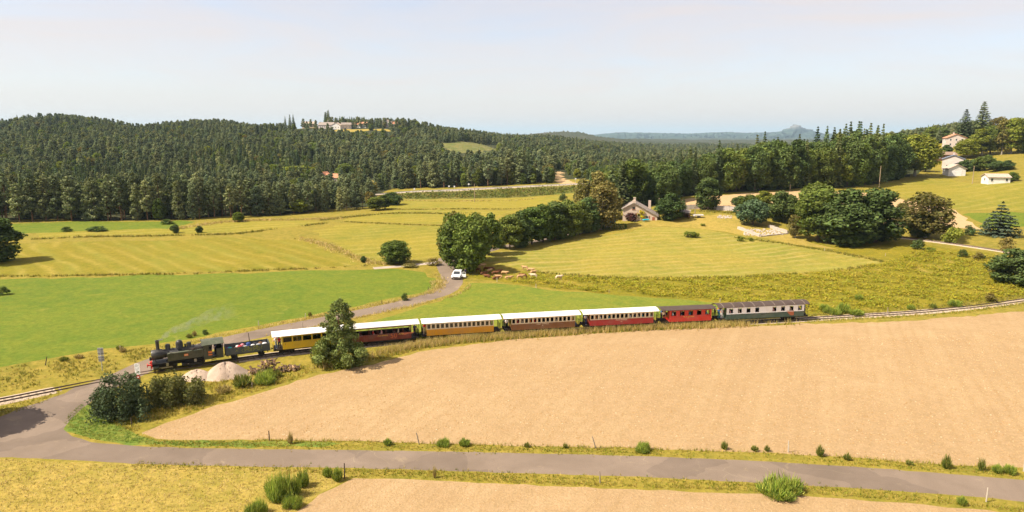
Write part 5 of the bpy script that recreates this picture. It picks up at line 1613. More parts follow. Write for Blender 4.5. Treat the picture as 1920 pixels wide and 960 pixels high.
def wagon():
    s0, s1 = s_of_u(421), s_of_u(508)
    e, Ls = vehicle('open_wagon', s0, s1, 'grey open plank wagon carrying baggage behind the locomotive', 'rail wagon', TRAIN_G)
    L_ = Ls - .35; h = L_ / 2
    m_slate = paint('wagon_slate_paint', (0.050, 0.068, 0.072), 0.6, 0.3, 0, 0.2, grime=0.3, dirt=(0.24, 0.20, 0.16))
    m_slate2 = paint('wagon_slate_inside', (0.10, 0.11, 0.12), 0.7, 0.3, 0, 0.2)
    m_mark = paint('yellow_green_marking', (0.36, 0.36, 0.02), 0.6, 0.3)
    MB().box(-h, h, -1.02, 1.02, .82, .96).build('underframe', m_blackg, e, False, .01)
    MB().box(-h + .02, h - .02, -1.0, 1.0, .962, 1.0).build('floor', m_slate2, e)
    z0, z1 = .92, 1.82
    for sd in (1, -1):
        for k in range(5):
            za = z0 + (z1 - z0) * k / 5; zb = z0 + (z1 - z0) * (k + 1) / 5 - .012
            MB().box(-h, h, min(sd * 1.02, sd * 1.06), max(sd * 1.02, sd * 1.06), za, zb).build('plank', m_slate, e)
        for k in range(6):
            x = -h + .04 + (L_ - .08) * k / 5
            MB().box(x - .05, x + .05, min(sd * 1.062, sd * 1.12), max(sd * 1.062, sd * 1.12), z0 - .1, z1 + .02).build('stake', m_slate, e)
    for sx in (1, -1):
        for k in range(5):
            za = z0 + (z1 - z0) * k / 5; zb = z0 + (z1 - z0) * (k + 1) / 5 - .012
            MB().box(min(sx * h, sx * (h - .04)), max(sx * h, sx * (h - .04)), -1.018, 1.018, za, zb).build('end_plank', m_slate, e)
        for y in (-.6, 0, .6):
            MB().box(min(sx * (h + .002), sx * (h + .06)), max(sx * (h + .002), sx * (h + .06)), y - .05, y + .05, z0 - .1, z1).build('stake', m_slate, e)
    for x in (1.6, -1.6):
        MB().cyl((x, -.62, .38), (x, .62, .38), .05, n=8).build('axle', m_blackg, e)
        for sd in (-1, 1):
            wheel(e, x, sd, .38)
            MB().box(x - .45, x + .45, sd * .66 - .05, sd * .66 + .05, .52, .60).box(x - .1, x + .1, sd * .68 - .06, sd * .68 + .06, .28, .5).build('axle_guard', m_blackg, e)
    buffers(e, Ls - .05)
    # painted bicycle emblem, question mark and small marks on the camera side
    y = 1.066
    def ring(mb, x, z, r, w=.035):
        n = 18
        for i in range(n):
            a0, a1 = 2 * math.pi * i / n, 2 * math.pi * (i + 1) / n
            v = [(x + rr * math.cos(a), y, z + rr * math.sin(a)) for rr, a in ((r - w, a0), (r, a0), (r, a1), (r - w, a1))]
            v += [(p[0], y + .006, p[2]) for p in v]
            mb.add(v, [(0, 1, 2, 3), (7, 6, 5, 4), (0, 1, 5, 4), (1, 2, 6, 5), (2, 3, 7, 6), (3, 0, 4, 7)])
    def bar(mb, xa, za, xb, zb, w=.03):
        d = Vector((xb - xa, 0, zb - za)).normalized(); nx = Vector((-d.z, 0, d.x)) * w / 2
        a, b = Vector((xa, y, za)), Vector((xb, y, zb))
        v = [a - nx, a + nx, b + nx, b - nx]; v += [p + Vector((0, .006, 0)) for p in v]
        mb.add(v, [(0, 1, 2, 3), (7, 6, 5, 4), (0, 1, 5, 4), (1, 2, 6, 5), (2, 3, 7, 6), (3, 0, 4, 7)])
    mb = MB()
    for x0 in (.10, -.95):
        ring(mb, x0 + .42, 1.30, .22); ring(mb, x0 - .28, 1.34, .20)
        bar(mb, x0 + .42, 1.30, x0 + .22, 1.66); bar(mb, x0 + .22, 1.66, x0 - .16, 1.64); bar(mb, x0 - .16, 1.64, x0 - .28, 1.34)
        bar(mb, x0 + .05, 1.32, x0 - .16, 1.64); bar(mb, x0 + .05, 1.32, x0 + .22, 1.66); bar(mb, x0 + .05, 1.32, x0 + .42, 1.30)
        bar(mb, x0 - .16, 1.64, x0 - .10, 1.72); bar(mb, x0 - .2, 1.74, x0, 1.72); bar(mb, x0 + .22, 1.66, x0 + .26, 1.71); bar(mb, x0 + .16, 1.73, x0 + .36, 1.72)
    bar(mb, 1.20, 1.25, 1.32, 1.50); bar(mb, 1.32, 1.50, 1.46, 1.25); bar(mb, 1.16, 1.62, 1.0, 1.74)
    mb.build('bicycle_emblem', m_mark, e)
    text(e, '?', .62, (-1.62, y + .002, 1.40), m_mark, 'question_mark')
    # baggage
    M = Matrix.LocRotScale(e.location, e.rotation_euler, None)
    rg = np.random.default_rng(17)
    cols = [('red', (.52, .06, .07)), ('white', (.72, .70, .68)), ('turquoise', (.05, .40, .38)), ('orange', (.60, .22, .08)), ('pink', (.62, .25, .28)), ('white', (.72, .70, .68)),
            ('blue', (.06, .10, .28)), ('white', (.72, .70, .68)), ('black', (.03, .03, .035)), ('grey', (.35, .35, .36)), ('brown', (.22, .12, .06)), ('violet', (.22, .08, .26)), ('white', (.72, .70, .68)), ('black', (.03, .03, .035))]
    spots = [(.95, .35), (1.15, -.2), (2.2, .5), (1.5, .45), (.55, -.45), (.3, .4), (-.2, -.4), (-.7, .3), (-1.1, -.3), (-1.4, .4), (-1.7, -.2), (2.4, -.1), (-2.2, .3), (-2.3, -.4)]
    wh = ['third quarter', 'middle', 'front end', 'front half', 'front half far side', 'middle near side', 'middle far side', 'rear half near side', 'rear half far side', 'rear near side', 'rear centre', 'front end far side', 'rear end near side', 'rear end far side']
    for k, ((cn, cc), (x, y_)) in enumerate(zip(cols, spots)):
        x = x * h / 2.75
        hb = rg.uniform(.28, .50)
        q = M @ Vector((x, y_, 1.0))
        b = empty('luggage_bag', q, e.rotation_euler.z + rg.uniform(-.5, .5), '%s luggage bag lying in the open wagon, %s' % (cn, wh[k]), 'bag', 'baggage in the open wagon')
        sx, sy = rg.uniform(.28, .42), rg.uniform(.2, .32)
        # stacked on crates up to the wagon's rim
        MB().box(-sx, sx, -sy, sy, 0, hb).ball((0, 0, hb + .15), (sx * .95, sy * .95, .24), 10, 6).build('bag_body', paint('bag_' + cn, cc, .8, .2, 0, .2), b, True, .04)
        MB().tube([Vector((-.12, 0, hb + .34)), Vector((-.06, 0, hb + .44)), Vector((.06, 0, hb + .44)), Vector((.12, 0, hb + .34))], [.018] * 4, 5).build('handle', CLOTH['black'], b)
    return e
wagon()

MLET = [('VELAY EXPRESS', .26, 0, 1.48, m_cream_txt), ('1902', .14, 0, 1.20, m_cream_txt)]
CO = {}
CO['yellow'] = coach('passenger_coach', 509, 648, 'bright yellow coach with white roof and wide windows, first of the passenger coaches', m_yellow, m_yellow, m_white_roof, 6, (1.15, 0.5), 1.05, panes=True, end_m=m_yellow_lit, rail_m=m_yellow_lit, z=(0.86, 1.78, 1.84, 2.56, 2.76), rise=.40,
                     letter=[('2', .3, 3.0, 1.45, m_maroon)])
CO['fifty'] = coach('passenger_coach', 649, 787, 'maroon open sided coach with pale roof and painted number 50', m_maroon, m_maroon, m_grey_roof, 7, (.5, 1.05), 1.30, z=(0.72, 1.62, 1.64, 2.58, 2.76), post_m=m_cream, frame_m=m_maroon, rise=.36,
                    letter=[('50', .95, -1.3, 1.16, paint('brick_orange', (.50, .12, .04), .6)), ('ANS', .34, -2.3, 1.34, m_gold), ('VELAY EXPRESS', .2, .2, 1.30, m_gold)])
CO['ochre'] = coach('passenger_coach', 788, 939, 'ochre and cream coach with white roof and a row of small windows', m_orange, m_cream, m_white_roof, 15, (.55, 1.0), .47, panes=True, frame_m=m_cream)
CO['brown'] = coach('passenger_coach', 940, 1086, 'brown and cream coach with white roof in the middle of the train', m_brown, m_cream, m_white_roof, 15, (1.0, .75), .47, letter=MLET, frame_m=m_cream, end_m=m_brown)
CO['crimson'] = coach('passenger_coach', 1087, 1231, 'crimson and cream coach with white roof', m_crimson, m_cream, m_white_roof, 15, (.95, .75), .47, letter=MLET, frame_m=m_cream)
CO['scarlet'] = coach('passenger_coach', 1232, 1336, 'short bright scarlet coach with brown roof and wide windows', m_scarlet, m_scarlet, m_brown_roof, 5, (1.15, .55), .70, z=(.86, 1.74, 1.80, 2.56, 2.74), rail_m=m_blackg, letter=[('VELAY EXPRESS', .26, 0, 1.50, m_gold), ('1911', .14, 0, 1.26, m_gold)], rise=.30)
CO['green'] = coach('passenger_coach', 1337, 1509, 'long green and white coach with ribbed brown roof, last of the train', m_cgreen, m_white, m_brown_roof, 9, (1.25, .75), .70, z=(.84, 1.70, 1.80, 2.60, 2.80), ribs=9, rib_mat=m_rib, rise=.46, skip=(4,), frame_m=m_white, letter=[('VELAY', .22, .2, 1.32, m_int)])
# rust triangle on the last coach, two painted ribbons on the maroon one
e, d_ = CO['green']
y = d_['hw']
MB().add([(-3.6, y + .003, 1.66), (-4.9, y + .003, 1.66), (-4.9, y + .003, .92), (-4.35, y + .003, .92), (-3.6, y + .009, 1.66), (-4.9, y + .009, 1.66), (-4.9, y + .009, .92), (-4.35, y + .009, .92)],
         [(0, 1, 2, 3), (7, 6, 5, 4), (0, 1, 5, 4), (1, 2, 6, 5), (2, 3, 7, 6), (3, 0, 4, 7)]).build('rust_patch', m_rust, e)
e, d_ = CO['fifty']
y = d_['hw']
zs = [(-2.75, 1.56), (-3.1, 1.50), (-3.4, 1.40), (-3.7, 1.52), (-4.1, 1.50), (-4.5, 1.42), (-4.9, 1.50), (-5.0, 1.45), (-4.6, 1.28), (-4.2, 1.32), (-3.8, 1.26), (-3.4, 1.14), (-3.0, 1.32)]
sc = d_['L'] / 2 / 5.9
MB().prism_y([(x * sc, z) for x, z in zs], y + .003, y + .009).build('painted_ribbon', paint('ribbon_salmon', (.50, .14, .07), .6), e)

# ------------------------------------------------------------------ passengers
rgp = np.random.default_rng(33)
def on(e, x, y, z): return Matrix.LocRotScale(e.location, e.rotation_euler, None) @ Vector((x, y, z))
names = {'yellow': 'yellow coach', 'fifty': 'maroon coach painted 50', 'ochre': 'ochre coach', 'brown': 'brown coach', 'crimson': 'crimson coach', 'scarlet': 'scarlet coach', 'green': 'green and white coach'}
def stander(key, x, y, ry, shirt, trs, hair, lab, pose='stand'):
    e, d = CO[key]
    person(on(e, x, y, d['zb'] + .04), e.rotation_euler.z + ry, pose, shirt, trs, hair, lab, 'people on the coach platforms', None, rgp.uniform(.92, 1.0))
d = CO['yellow'][1]; xx = d['L'] / 2 - .62
stander('yellow', xx + .15, .62, -1.57, 'white', 'denim', 3, 'person in white top and pale hat at the front platform railing of the yellow coach', 'lean')
stander('yellow', xx + .1, .1, -1.57, 'pink', 'beige', 1, 'person in pink top on the front platform of the yellow coach')
stander('yellow', xx - .2, -.45, -1.3, 'teal', 'denim', 0, 'person in teal top on the far side of the yellow coach platform')
stander('yellow', xx - .25, .75, 0, 'red', 'black', 1, 'person in red top beside the door of the yellow coach platform')
d = CO['fifty'][1]; xx = -d['L'] / 2 + .6
stander('fifty', xx, .55, 0, 'navy', 'black', 0, 'person in dark clothes on the rear platform of the maroon coach')
stander('fifty', xx - .1, -.4, 1.0, 'white', 'denim', 3, 'person in white shirt on the rear platform of the maroon coach')
d = CO['ochre'][1]; xx = d['L'] / 2 - .35
stander('ochre', xx, .62, .3, 'red', 'beige', 1, 'person in red top leaning out in front of the ochre coach', 'lean')
d = CO['brown'][1]; xx = d['L'] / 2 - .55
stander('brown', xx + .1, .72, 0, 'white', 'black', 3, 'person with white hat on the front platform of the brown coach', 'lean')
stander('brown', xx - .1, .1, .6, 'black', 'black', 0, 'person in black in the middle of the front platform of the brown coach')
stander('brown', xx + .2, -.5, 2.0, 'pink', 'denim', 1, 'person in pink top on the far side of the brown coach platform')
d = CO['crimson'][1]; xx = d['L'] / 2 - .55
stander('crimson', xx, .65, .2, 'grey', 'navy', 3, 'person in grey top with pale hat on the front platform of the crimson coach')
stander('crimson', xx + .1, 0, -1.2, 'navy', 'black', 0, 'person in navy top in the middle of the crimson coach platform')
stander('crimson', xx - .3, -.5, .5, 'teal', 'denim', 2, 'grey haired person on the far side of the crimson coach platform')
d = CO['scarlet'][1]; xx = d['L'] / 2 - .6
stander('scarlet', xx, .6, 0, 'beige', 'black', 1, 'person in beige top on the front platform of the scarlet coach')
stander('scarlet', xx + .15, -.1, 1.4, 'blue', 'denim', 0, 'person in blue top on the front platform of the scarlet coach')
stander('scarlet', xx - .25, -.6, .4, 'pink', 'beige', 1, 'person in pink top behind the scarlet coach railing')
d = CO['green'][1]; xx = d['L'] / 2 - .65
stander('green', xx - .15, .70, .2, 'white', 'white', 1, 'person all in white on the front platform of the green and white coach')
stander('green', xx + .25, .55, -.3, 'blue', 'teal', 0, 'person in blue top and teal trousers on the green and white coach platform')
stander('green', xx + .05, -.1, 1.0, 'orange', 'beige', 3, 'person in orange top with pale hat on the green and white coach platform')
stander('green', xx + .3, -.6, 2.0, 'grey', 'black', 0, 'person in grey top on the far side of the green and white coach platform')
xx = -d['L'] / 2 + .45
stander('green', xx, .55, math.pi / 2, 'teal', 'navy', 0, 'guard in teal shirt and navy trousers on the rear platform of the last coach')
shirts = ['white', 'blue', 'red', 'pink', 'beige', 'grey', 'teal', 'orange', 'navy']
ordn = ['first', 'second', 'third', 'fourth', 'fifth', 'sixth', 'seventh', 'eighth', 'ninth', 'tenth', 'eleventh', 'twelfth', 'thirteenth', 'fourteenth', 'fifteenth']
for key, wins in (('yellow', (1, 3)), ('fifty', (2, 3, 5)), ('brown', (1, 2, 4, 5, 10, 14)), ('crimson', (1, 2, 4, 9, 10, 11, 12, 14)), ('scarlet', (0, 1, 2, 4)), ('green', (0, 1, 5, 6, 7, 8))):
    e, d = CO[key]
    for k in wins:
        # windows counted from the locomotive end
        x = d['xf'] - d['pitch'] * (k + .5)
        sh = shirts[rgp.integers(len(shirts))]
        person(on(e, x, d['hw'] - .40, d['zb'] + .02), e.rotation_euler.z + rgp.choice([-1.5, -1.7, 1.5, 1.7]), 'sit', sh, 'denim', int(rgp.integers(0, 3)),
               'passenger in %s top at the %s window of the %s' % (sh, ordn[k], names[key]), 'passengers at the coach windows', None, 1.1)
# ------------------------------------------------------------------ near shrubs and the trackside pine
def special(name, cat, u, vb, VFC, mats, label, h, w, trunk=True, bark=None):
    p = G(float(u), float(vb))
    e = empty(name, p, 0.0, label, cat)
    V, F, C = VFC
    me = np_mesh('crown', V, F, False, C); me.materials.append(mats)
    link('crown', me, e)
    if trunk:
        tm = trunk_mb(h * .85, .022 * h, np.random.default_rng(3), 6, w * .3, .15).build('trunk', bark or m_bark, e, True)
    return e
lm_pine_near = leaf_mat('trackside_pine_needles', (0.165, 0.205, 0.065), (0.175, 0.210, 0.065), 0.15)
lm_juniper = leaf_mat('dark_bush_leaves', (0.075, 0.100, 0.050), (0.080, 0.105, 0.052), 0.15)
lm_olivebush = leaf_mat('olive_bush_leaves', (0.130, 0.130, 0.045), (0.135, 0.135, 0.045), 0.2)
lm_greenbush = leaf_mat('green_bush_leaves', (0.125, 0.150, 0.030), (0.145, 0.165, 0.035), 0.3)
def near_pine():
    rg = np.random.default_rng(77)
    lobes = []
    H = 8.3
    for i in range(80):
        f = (i + rg.random()) / 80
        z = H * (.04 + .93 * f)
        env = 3.9 * (1 - f) ** .50 * (0.8 + .25 * math.sin(9 * f + 1))
        a = i * 2.39 + rg.normal(0, .3)
        rr = rg.uniform(.45, .80) * (1.15 - .55 * f)
        k = env * rg.uniform(.45, .95)
        lobes.append((math.cos(a) * k, math.sin(a) * k, z + .15 * k, rr, rr, rr * .75, rg.uniform(.75, 1.2)))
    lobes.append((0.1, 0, H - .25, .28, .28, .5, 1.1))
    return lobes_crown(lobes, 42, .085, rg, elong=1.8, spread=.9)
special('pine_tree', 'pine tree', 641, 684, near_pine(), lm_pine_near, 'solitary bushy pine tree standing in front of the yellow and maroon coaches', 8.6, 5, True, m_bark_pine)
special('shrub', 'shrub', 607, 684, broad_mesh(101, 3.0, 3.6, 0, .09, 34, 22), lm_greenbush, 'green shrub at the left foot of the trackside pine', 3, 3)
special('shrub', 'shrub', 673, 684, broad_mesh(102, 2.2, 2.8, 0, .085, 34, 18), lm_pine_near, 'low dark shrub at the right foot of the trackside pine', 2, 2)
special('shrub', 'shrub', 640, 690, broad_mesh(103, 1.7, 3.6, 0, .085, 34, 18), lm_greenbush, 'low green growth right in front of the trackside pine', 2, 2)

def dark_bush(seed, W, D, H, n, leaf, dens):
    rg = np.random.default_rng(seed)
    lobes = []
    for i in range(n):
        a = rg.random() * 6.28; k = math.sqrt(rg.random())
        x, y = math.cos(a) * k * W / 2 * .82, math.sin(a) * k * D / 2 * .82
        top = H * (1 - .5 * k ** 2.2) * rg.uniform(.72, 1.04)
        for zf in (.3, .62, .92):
            rr = rg.uniform(.48, .85) * (1.1 - .3 * zf)
            lobes.append((x + rg.normal(0, .15), y + rg.normal(0, .15), max(.3, top * zf - .3), rr, rr, rr * 1.05, rg.uniform(.7, 1.25)))
    return lobes_crown(lobes, dens, leaf, rg, elong=1.3)
special('shrub', 'shrub', 232, 781, dark_bush(5, 6.8, 5.4, 5.2, 34, .085, 22), lm_juniper, 'big dark green bush beside the road bend in front of the crossing', 4.5, 5)
special('shrub', 'shrub', 330, 755, dark_bush(6, 7.8, 4.8, 3.7, 36, .085, 20), lm_olivebush, 'big olive green bush in front of the locomotive', 3.3, 5)

# ------------------------------------------------------------------ broom and tuft plants
m_plant = attr_mat('stems_and_blades', 0.3)
def broom_mesh(seed, n, h, w, cols, wid=.035):
    rg = np.random.default_rng(seed)
    a = rg.random(n) * 6.28; k = np.sqrt(rg.random(n))
    bx, by = np.cos(a) * k * w * .22, np.sin(a) * k * w * .22
    tx, ty = np.cos(a) * k * w * .5 + rg.normal(0, .05, n), np.sin(a) * k * w * .5 + rg.normal(0, .05, n)
    tz = h * (1 - .3 * k ** 2) * rg.uniform(.3, 1.12, n) * (1 + .25 * np.sin(a * 3 + seed))
    z0 = tz * rg.uniform(0, .35, n)
    b = np.stack([bx + (tx - bx) * z0 / tz, by + (ty - by) * z0 / tz, z0 - .03], 1); tp = np.stack([tx, ty, tz], 1)
    d = rg.normal(0, 1, (n, 3)); d[:, 2] = 0; d /= np.linalg.norm(d, axis=1)[:, None]
    ww = wid * rg.uniform(.6, 1.3, n)[:, None]
    mid = b * .45 + tp * .55 + rg.normal(0, .03, (n, 3))
    V = np.stack([b - d * ww * .5, b + d * ww * .5, mid + d * ww, tp, mid - d * ww], 1).reshape(-1, 3)
    base = (np.arange(n) * 5)[:, None]
    F = np.vstack([base + np.array([[0, 1, 2, 4]])]); F2 = base + np.array([[4, 2, 3, 3]])
    F = np.vstack([F, F2])
    cc = np.array(cols)[rg.integers(len(cols), size=n)] * rg.uniform(.7, 1.25, (n, 1))
    return V, F, np.repeat(cc, 5, 0)
def broom_group(seed):
    rg = np.random.default_rng(seed * 7); VV = []; FF = []; CC = []; b = 0
    for k in range(8):
        V, F, C = broom_mesh(seed * 20 + k, 420, rg.uniform(.5, 1.05), rg.uniform(.4, .65), BG, .009)
        a = k * .785 + rg.normal(0, .3); r = rg.uniform(.12, .42) if k else 0
        V = V + np.array([math.cos(a) * r, math.sin(a) * r, 0])
        VV.append(V); FF.append(F + b); CC.append(C * rg.uniform(.8, 1.2)); b += len(V)
    return np.vstack(VV), np.vstack(FF), np.vstack(CC)
def quads_to_mesh(name, V, F, C):
    me = bpy.data.meshes.new(name)
    me.from_pydata([tuple(v) for v in V], [], [tuple(dict.fromkeys(int(i) for i in f)) for f in F])
    at = me.color_attributes.new('Col', 'FLOAT_COLOR', 'POINT')
    c4 = np.ones((len(V), 4), np.float32); c4[:, :3] = C
    at.data.foreach_set('color', c4.ravel())
    me.materials.append(m_plant)
    return me
BG = [(.22, .31, .045), (.30, .36, .055), (.38, .39, .075), (.15, .21, .04)]
BY = [(.24, .24, .05), (.17, .21, .04), (.30, .26, .07), (.12, .17, .03)]
BD = [(.42, .32, .12), (.48, .36, .15), (.36, .28, .09), (.25, .22, .06)]
BROOM = {'g': [quads_to_mesh('stems', *broom_mesh(s, 1000, 1.0, 1.2, BG, .022)) for s in (1, 2, 3)],
         'G': [quads_to_mesh('stems', *broom_group(s)) for s in (8, 9, 10)],
         'y': [quads_to_mesh('stems', *broom_mesh(s, 420, 1.0, .9, BY, .028)) for s in (4, 5)],
         'd': [quads_to_mesh('stems', *broom_mesh(s, 260, 1.0, .9, BD, .022)) for s in (6, 7)]}
BROOMS = [
 (532, 934, 64, 54, 'g', 'large green broom bush in the golden meadow at the bottom'), (568, 912, 26, 32, 'g', 'green broom tuft right of the large broom bush'),
 (505, 918, 26, 18, 'y', 'small broom tuft left of the large broom bush'), (478, 966, 46, 32, 'g', 'broom bush at the bottom edge of the golden meadow'),
 (553, 950, 44, 24, 'g', 'low broom bush at the corner of the ploughed soil'), (633, 901, 22, 26, 'g', 'green broom tuft beside the dark fence post at the bottom'),
 (614, 893, 20, 18, 'g', 'smaller green broom tuft beside the road at the bottom'), (1468, 926, 92, 36, 'g', 'wide green broom bush on the near verge of the road'),
 (833, 835, 32, 18, 'g', 'green broom tuft on the field edge left of the centre'), (871, 835, 24, 13, 'g', 'low broom tuft right next to a similar one on the field edge'),
 (727, 834, 18, 12, 'g', 'small green tuft on the field edge near the leaning post'), (1207, 846, 34, 20, 'g', 'green broom tuft on the field edge right of the leaning pale post'),
 (1358, 842, 18, 16, 'y', 'leaning yellow green tuft on the field edge'), (1773, 878, 22, 28, 'y', 'tall upright tuft on the field edge far right'),
 (1840, 882, 18, 24, 'y', 'narrow upright tuft right of the tall one on the field edge'), (1870, 886, 20, 16, 'g', 'green broom tuft near the right end of the field edge'),
 (1893, 888, 24, 17, 'g', 'last green broom tuft at the right end of the field edge'), (1537, 855, 20, 22, 'y', 'yellow green upright tuft on the field edge'),
 (1438, 846, 14, 12, 'y', 'small upright tuft left of the thin white post'), (1415, 845, 20, 10, 'y', 'low yellow tuft on the field edge'), (1588, 862, 20, 14, 'y', 'low broad tuft on the field edge'),
 (1705, 872, 18, 10, 'y', 'small tuft left of the tall upright one on the field edge'), (988, 838, 16, 10, 'y', 'small yellow green tuft on the field edge at mid picture'), (1060, 840, 12, 10, 'y', 'little tuft left of the leaning pale post'),
 (1803, 946, 20, 16, 'g', 'green tuft left of the pale post on the near verge'), (545, 832, 14, 26, 'd', 'dry straw coloured stalks on the field edge'), (815, 896, 10, 26, 'd', 'dry stalks on the near verge of the road'),
 (500, 716, 52, 26, 'g', 'green weeds below the log pile'), (455, 724, 48, 24, 'y', 'yellow green weeds below the gravel heap'), (420, 736, 40, 16, 'd', 'dry grass clump in front of the gravel heap'),
 (520, 706, 24, 14, 'y', 'weeds at the right end of the log pile'), (790, 636, 36, 16, 'g', 'green weeds below the ochre coach'), (830, 634, 26, 12, 'g', 'green weeds under the middle of the ochre coach'),
 (1560, 588, 34, 14, 'g', 'green bush on the bank behind the last coach'), (1545, 582, 20, 12, 'g', 'small green bush left of the bank bushes'), (1580, 586, 26, 18, 'g', 'tallest green bush on the bank behind the last coach'), (1605, 590, 30, 10, 'g', 'low green bush on the railway bank'),
 (1610, 562, 16, 10, 'g', 'green fern tuft in the bracken slope'), (1708, 580, 16, 9, 'g', 'green tuft beside the far rails'), (1790, 574, 26, 12, 'g', 'green tuft where the rails start to bend'), (1750, 578, 18, 10, 'y', 'yellow green tuft beside the bending rails'),
 (225, 655, 18, 8, 'y', 'low tuft behind the locomotive field edge'), (355, 633, 16, 8, 'y', 'tuft beside the small dark bush on the verge'), (365, 630, 12, 12, 'd', 'dry stalks on the verge behind the locomotive'), (148, 672, 22, 9, 'd', 'dry tuft on the rough bank left of the rear facing sign'),
 (120, 676, 24, 8, 'y', 'low yellow green tuft on the rough bank'), (230, 660, 18, 11, 'd', 'dry tuft near the fence post behind the crossing'),
]
for (u, vb, wpx, hpx, kd, lab) in BROOMS:
    p = G(float(u), float(vb)); k = ppm(p)
    e = empty('broom_bush' if kd == 'g' else 'grass_clump', p, random.uniform(0, 6), lab, 'shrub' if kd == 'g' else 'plant', 'broom and tall weeds')
    w = .9 * wpx / k; h = .9 * hpx / k / CP
    e.scale = (w / 1.05, w / 1.05, h / .95)
    link('stems', random.choice(BROOM['G' if kd == 'g' and wpx > 30 else kd]), e)

# ------------------------------------------------------------------ grass, bracken, clods
def scatter(poly, dens, seed, clump=None):
    P = G(np.array([p[0] for p in poly], float), np.array([p[1] for p in poly], float))[:, :2]
    rg = np.random.default_rng(seed)
    lo, hi = P.min(0), P.max(0)
    n = int(np.prod(hi - lo) * dens)
    q = rg.uniform(lo, hi, (n, 2))
    q = q[in_poly(q[:, 0], q[:, 1], P)]
    if clump is not None:
        s, th = clump
        f = np.sin(q[:, 0] / s + 1.3) * np.sin(q[:, 1] / s * 1.3) + .7 * np.sin(q[:, 0] / s * 2.3 + q[:, 1] / s * 1.9 + .5)
        q = q[f + rg.normal(0, .5, len(q)) > th]
    return q, rg
def strip(line, width, dens, seed, jit=1.0):
    P = G(np.array([p[0] for p in line], float), np.array([p[1] for p in line], float))[:, :2]
    C = spline(P, 1.0)
    rg = np.random.default_rng(seed)
    L_ = np.linalg.norm(np.diff(C, axis=0), axis=1).sum()
    n = int(L_ * width * dens)
    k = rg.integers(0, len(C) - 1, n)
    q = C[k] + (C[k + 1] - C[k]) * rg.random((n, 1)) + rg.normal(0, width * .33 * jit, (n, 2))
    f = np.sin(k * .21 + seed) + .6 * np.sin(k * .07) + rg.normal(0, .6, n)
    return q[f > -.6], rg
ALLB = []
def blades(q, rg, h, w, cols, per=5, lean=.35):
    n = len(q)
    if n == 0: return
    c0 = np.array(cols)[rg.integers(len(cols), size=n)] * rg.uniform(.8, 1.2, (n, 1))
    q = np.repeat(q, per, 0); c = np.repeat(c0, per, 0) * rg.uniform(.8, 1.2, (n * per, 1))
    n *= per
    q = q + rg.normal(0, w * 2.0, (n, 2))
    z = T(q[:, 0], q[:, 1])
    b = np.column_stack([q, z - .03])
    hh = h * rg.uniform(.45, 1.15, n)
    tip = b + np.column_stack([rg.normal(0, lean, n) * hh, rg.normal(0, lean, n) * hh, hh])
    d = rg.normal(0, 1, (n, 3)); d[:, 2] = 0; d /= np.linalg.norm(d, axis=1)[:, None]
    V = np.stack([b - d * w, b + d * w, tip], 1).reshape(-1, 3)
    ALLB.append((V, np.repeat(c, 3, 0)))
def flush(name):
    V = np.vstack([v for v, _ in ALLB]); C = np.vstack([c for _, c in ALLB])
    me = np_mesh(name, V, np.arange(len(V)).reshape(-1, 3), False, C)
    o = link(name, me, None, m_plant); tag(o, None, None, None, 'stuff')
    print(name, len(V) // 3)
    ALLB.clear()

GG = [(.16, .20, .022), (.22, .235, .026), (.30, .26, .04), (.38, .29, .065), (.45, .34, .09)]
GS = [(.50, .38, .13), (.58, .45, .18), (.44, .35, .10), (.36, .32, .07), (.64, .49, .22)]
GL = [(.10, .19, .03), (.15, .22, .04), (.20, .24, .045), (.28, .27, .06)]
GR = [(.20, .19, .035), (.27, .23, .045), (.34, .27, .07), (.16, .17, .03)]
# both verges of the near road
blades(*strip([(280, 832), (420, 834), (600, 836), (800, 840), (1000, 844), (1200, 849), (1400, 856), (1600, 867), (1750, 878), (1920, 892), (2050, 905)], 1.15, 26, 1), .22, .022, GG, 5)
blades(*strip([(480, 826), (700, 829), (900, 835), (1100, 839), (1300, 845), (1500, 853), (1700, 867), (1920, 881)], .45, 26, 2), .34, .02, GG[1:], 5)
blades(*strip([(250, 872), (480, 879), (640, 884), (820, 888), (1000, 895), (1200, 902), (1400, 911), (1600, 921), (1800, 936), (1920, 948), (2100, 968)], 1.0, 30, 3), .25, .022, GG, 5)
blades(*strip([(660, 893), (760, 893), (900, 900), (1100, 908), (1300, 915), (1500, 924), (1700, 936), (1850, 950), (2000, 965)], .55, 30, 4), .32, .02, GG[1:], 5)
# golden meadow, grass corner, banks by the crossing
blades(*scatter([(-150, 866), (0, 861), (250, 873), (480, 880), (600, 884), (650, 896), (598, 924), (550, 955), (480, 1000), (-150, 1000)], 15, 5), .20, .025, GS, 4)
blades(*scatter([(120, 795), (130, 776), (150, 759), (190, 762), (250, 810), (300, 826), (480, 828), (480, 836), (350, 835), (250, 831), (172, 824), (140, 813)], 26, 6), .18, .022, GL, 5)
blades(*scatter([(250, 810), (340, 780), (430, 750), (520, 722), (600, 697), (600, 680), (480, 700), (380, 720), (300, 735), (260, 770), (200, 780), (215, 800)], 14, 7, (1.6, -.35)), .42, .026, GG[1:], 5)
blades(*scatter([(-60, 700), (0, 692), (100, 675), (200, 660), (330, 646), (400, 634), (360, 646), (280, 668), (215, 698), (140, 714), (60, 728), (-60, 750)], 7, 8, (1.9, -.3)), .34, .035, GR, 5)
blades(*scatter([(0, 760), (60, 745), (120, 733), (110, 742), (60, 764), (0, 782)], 12, 9), .25, .025, GG, 4)
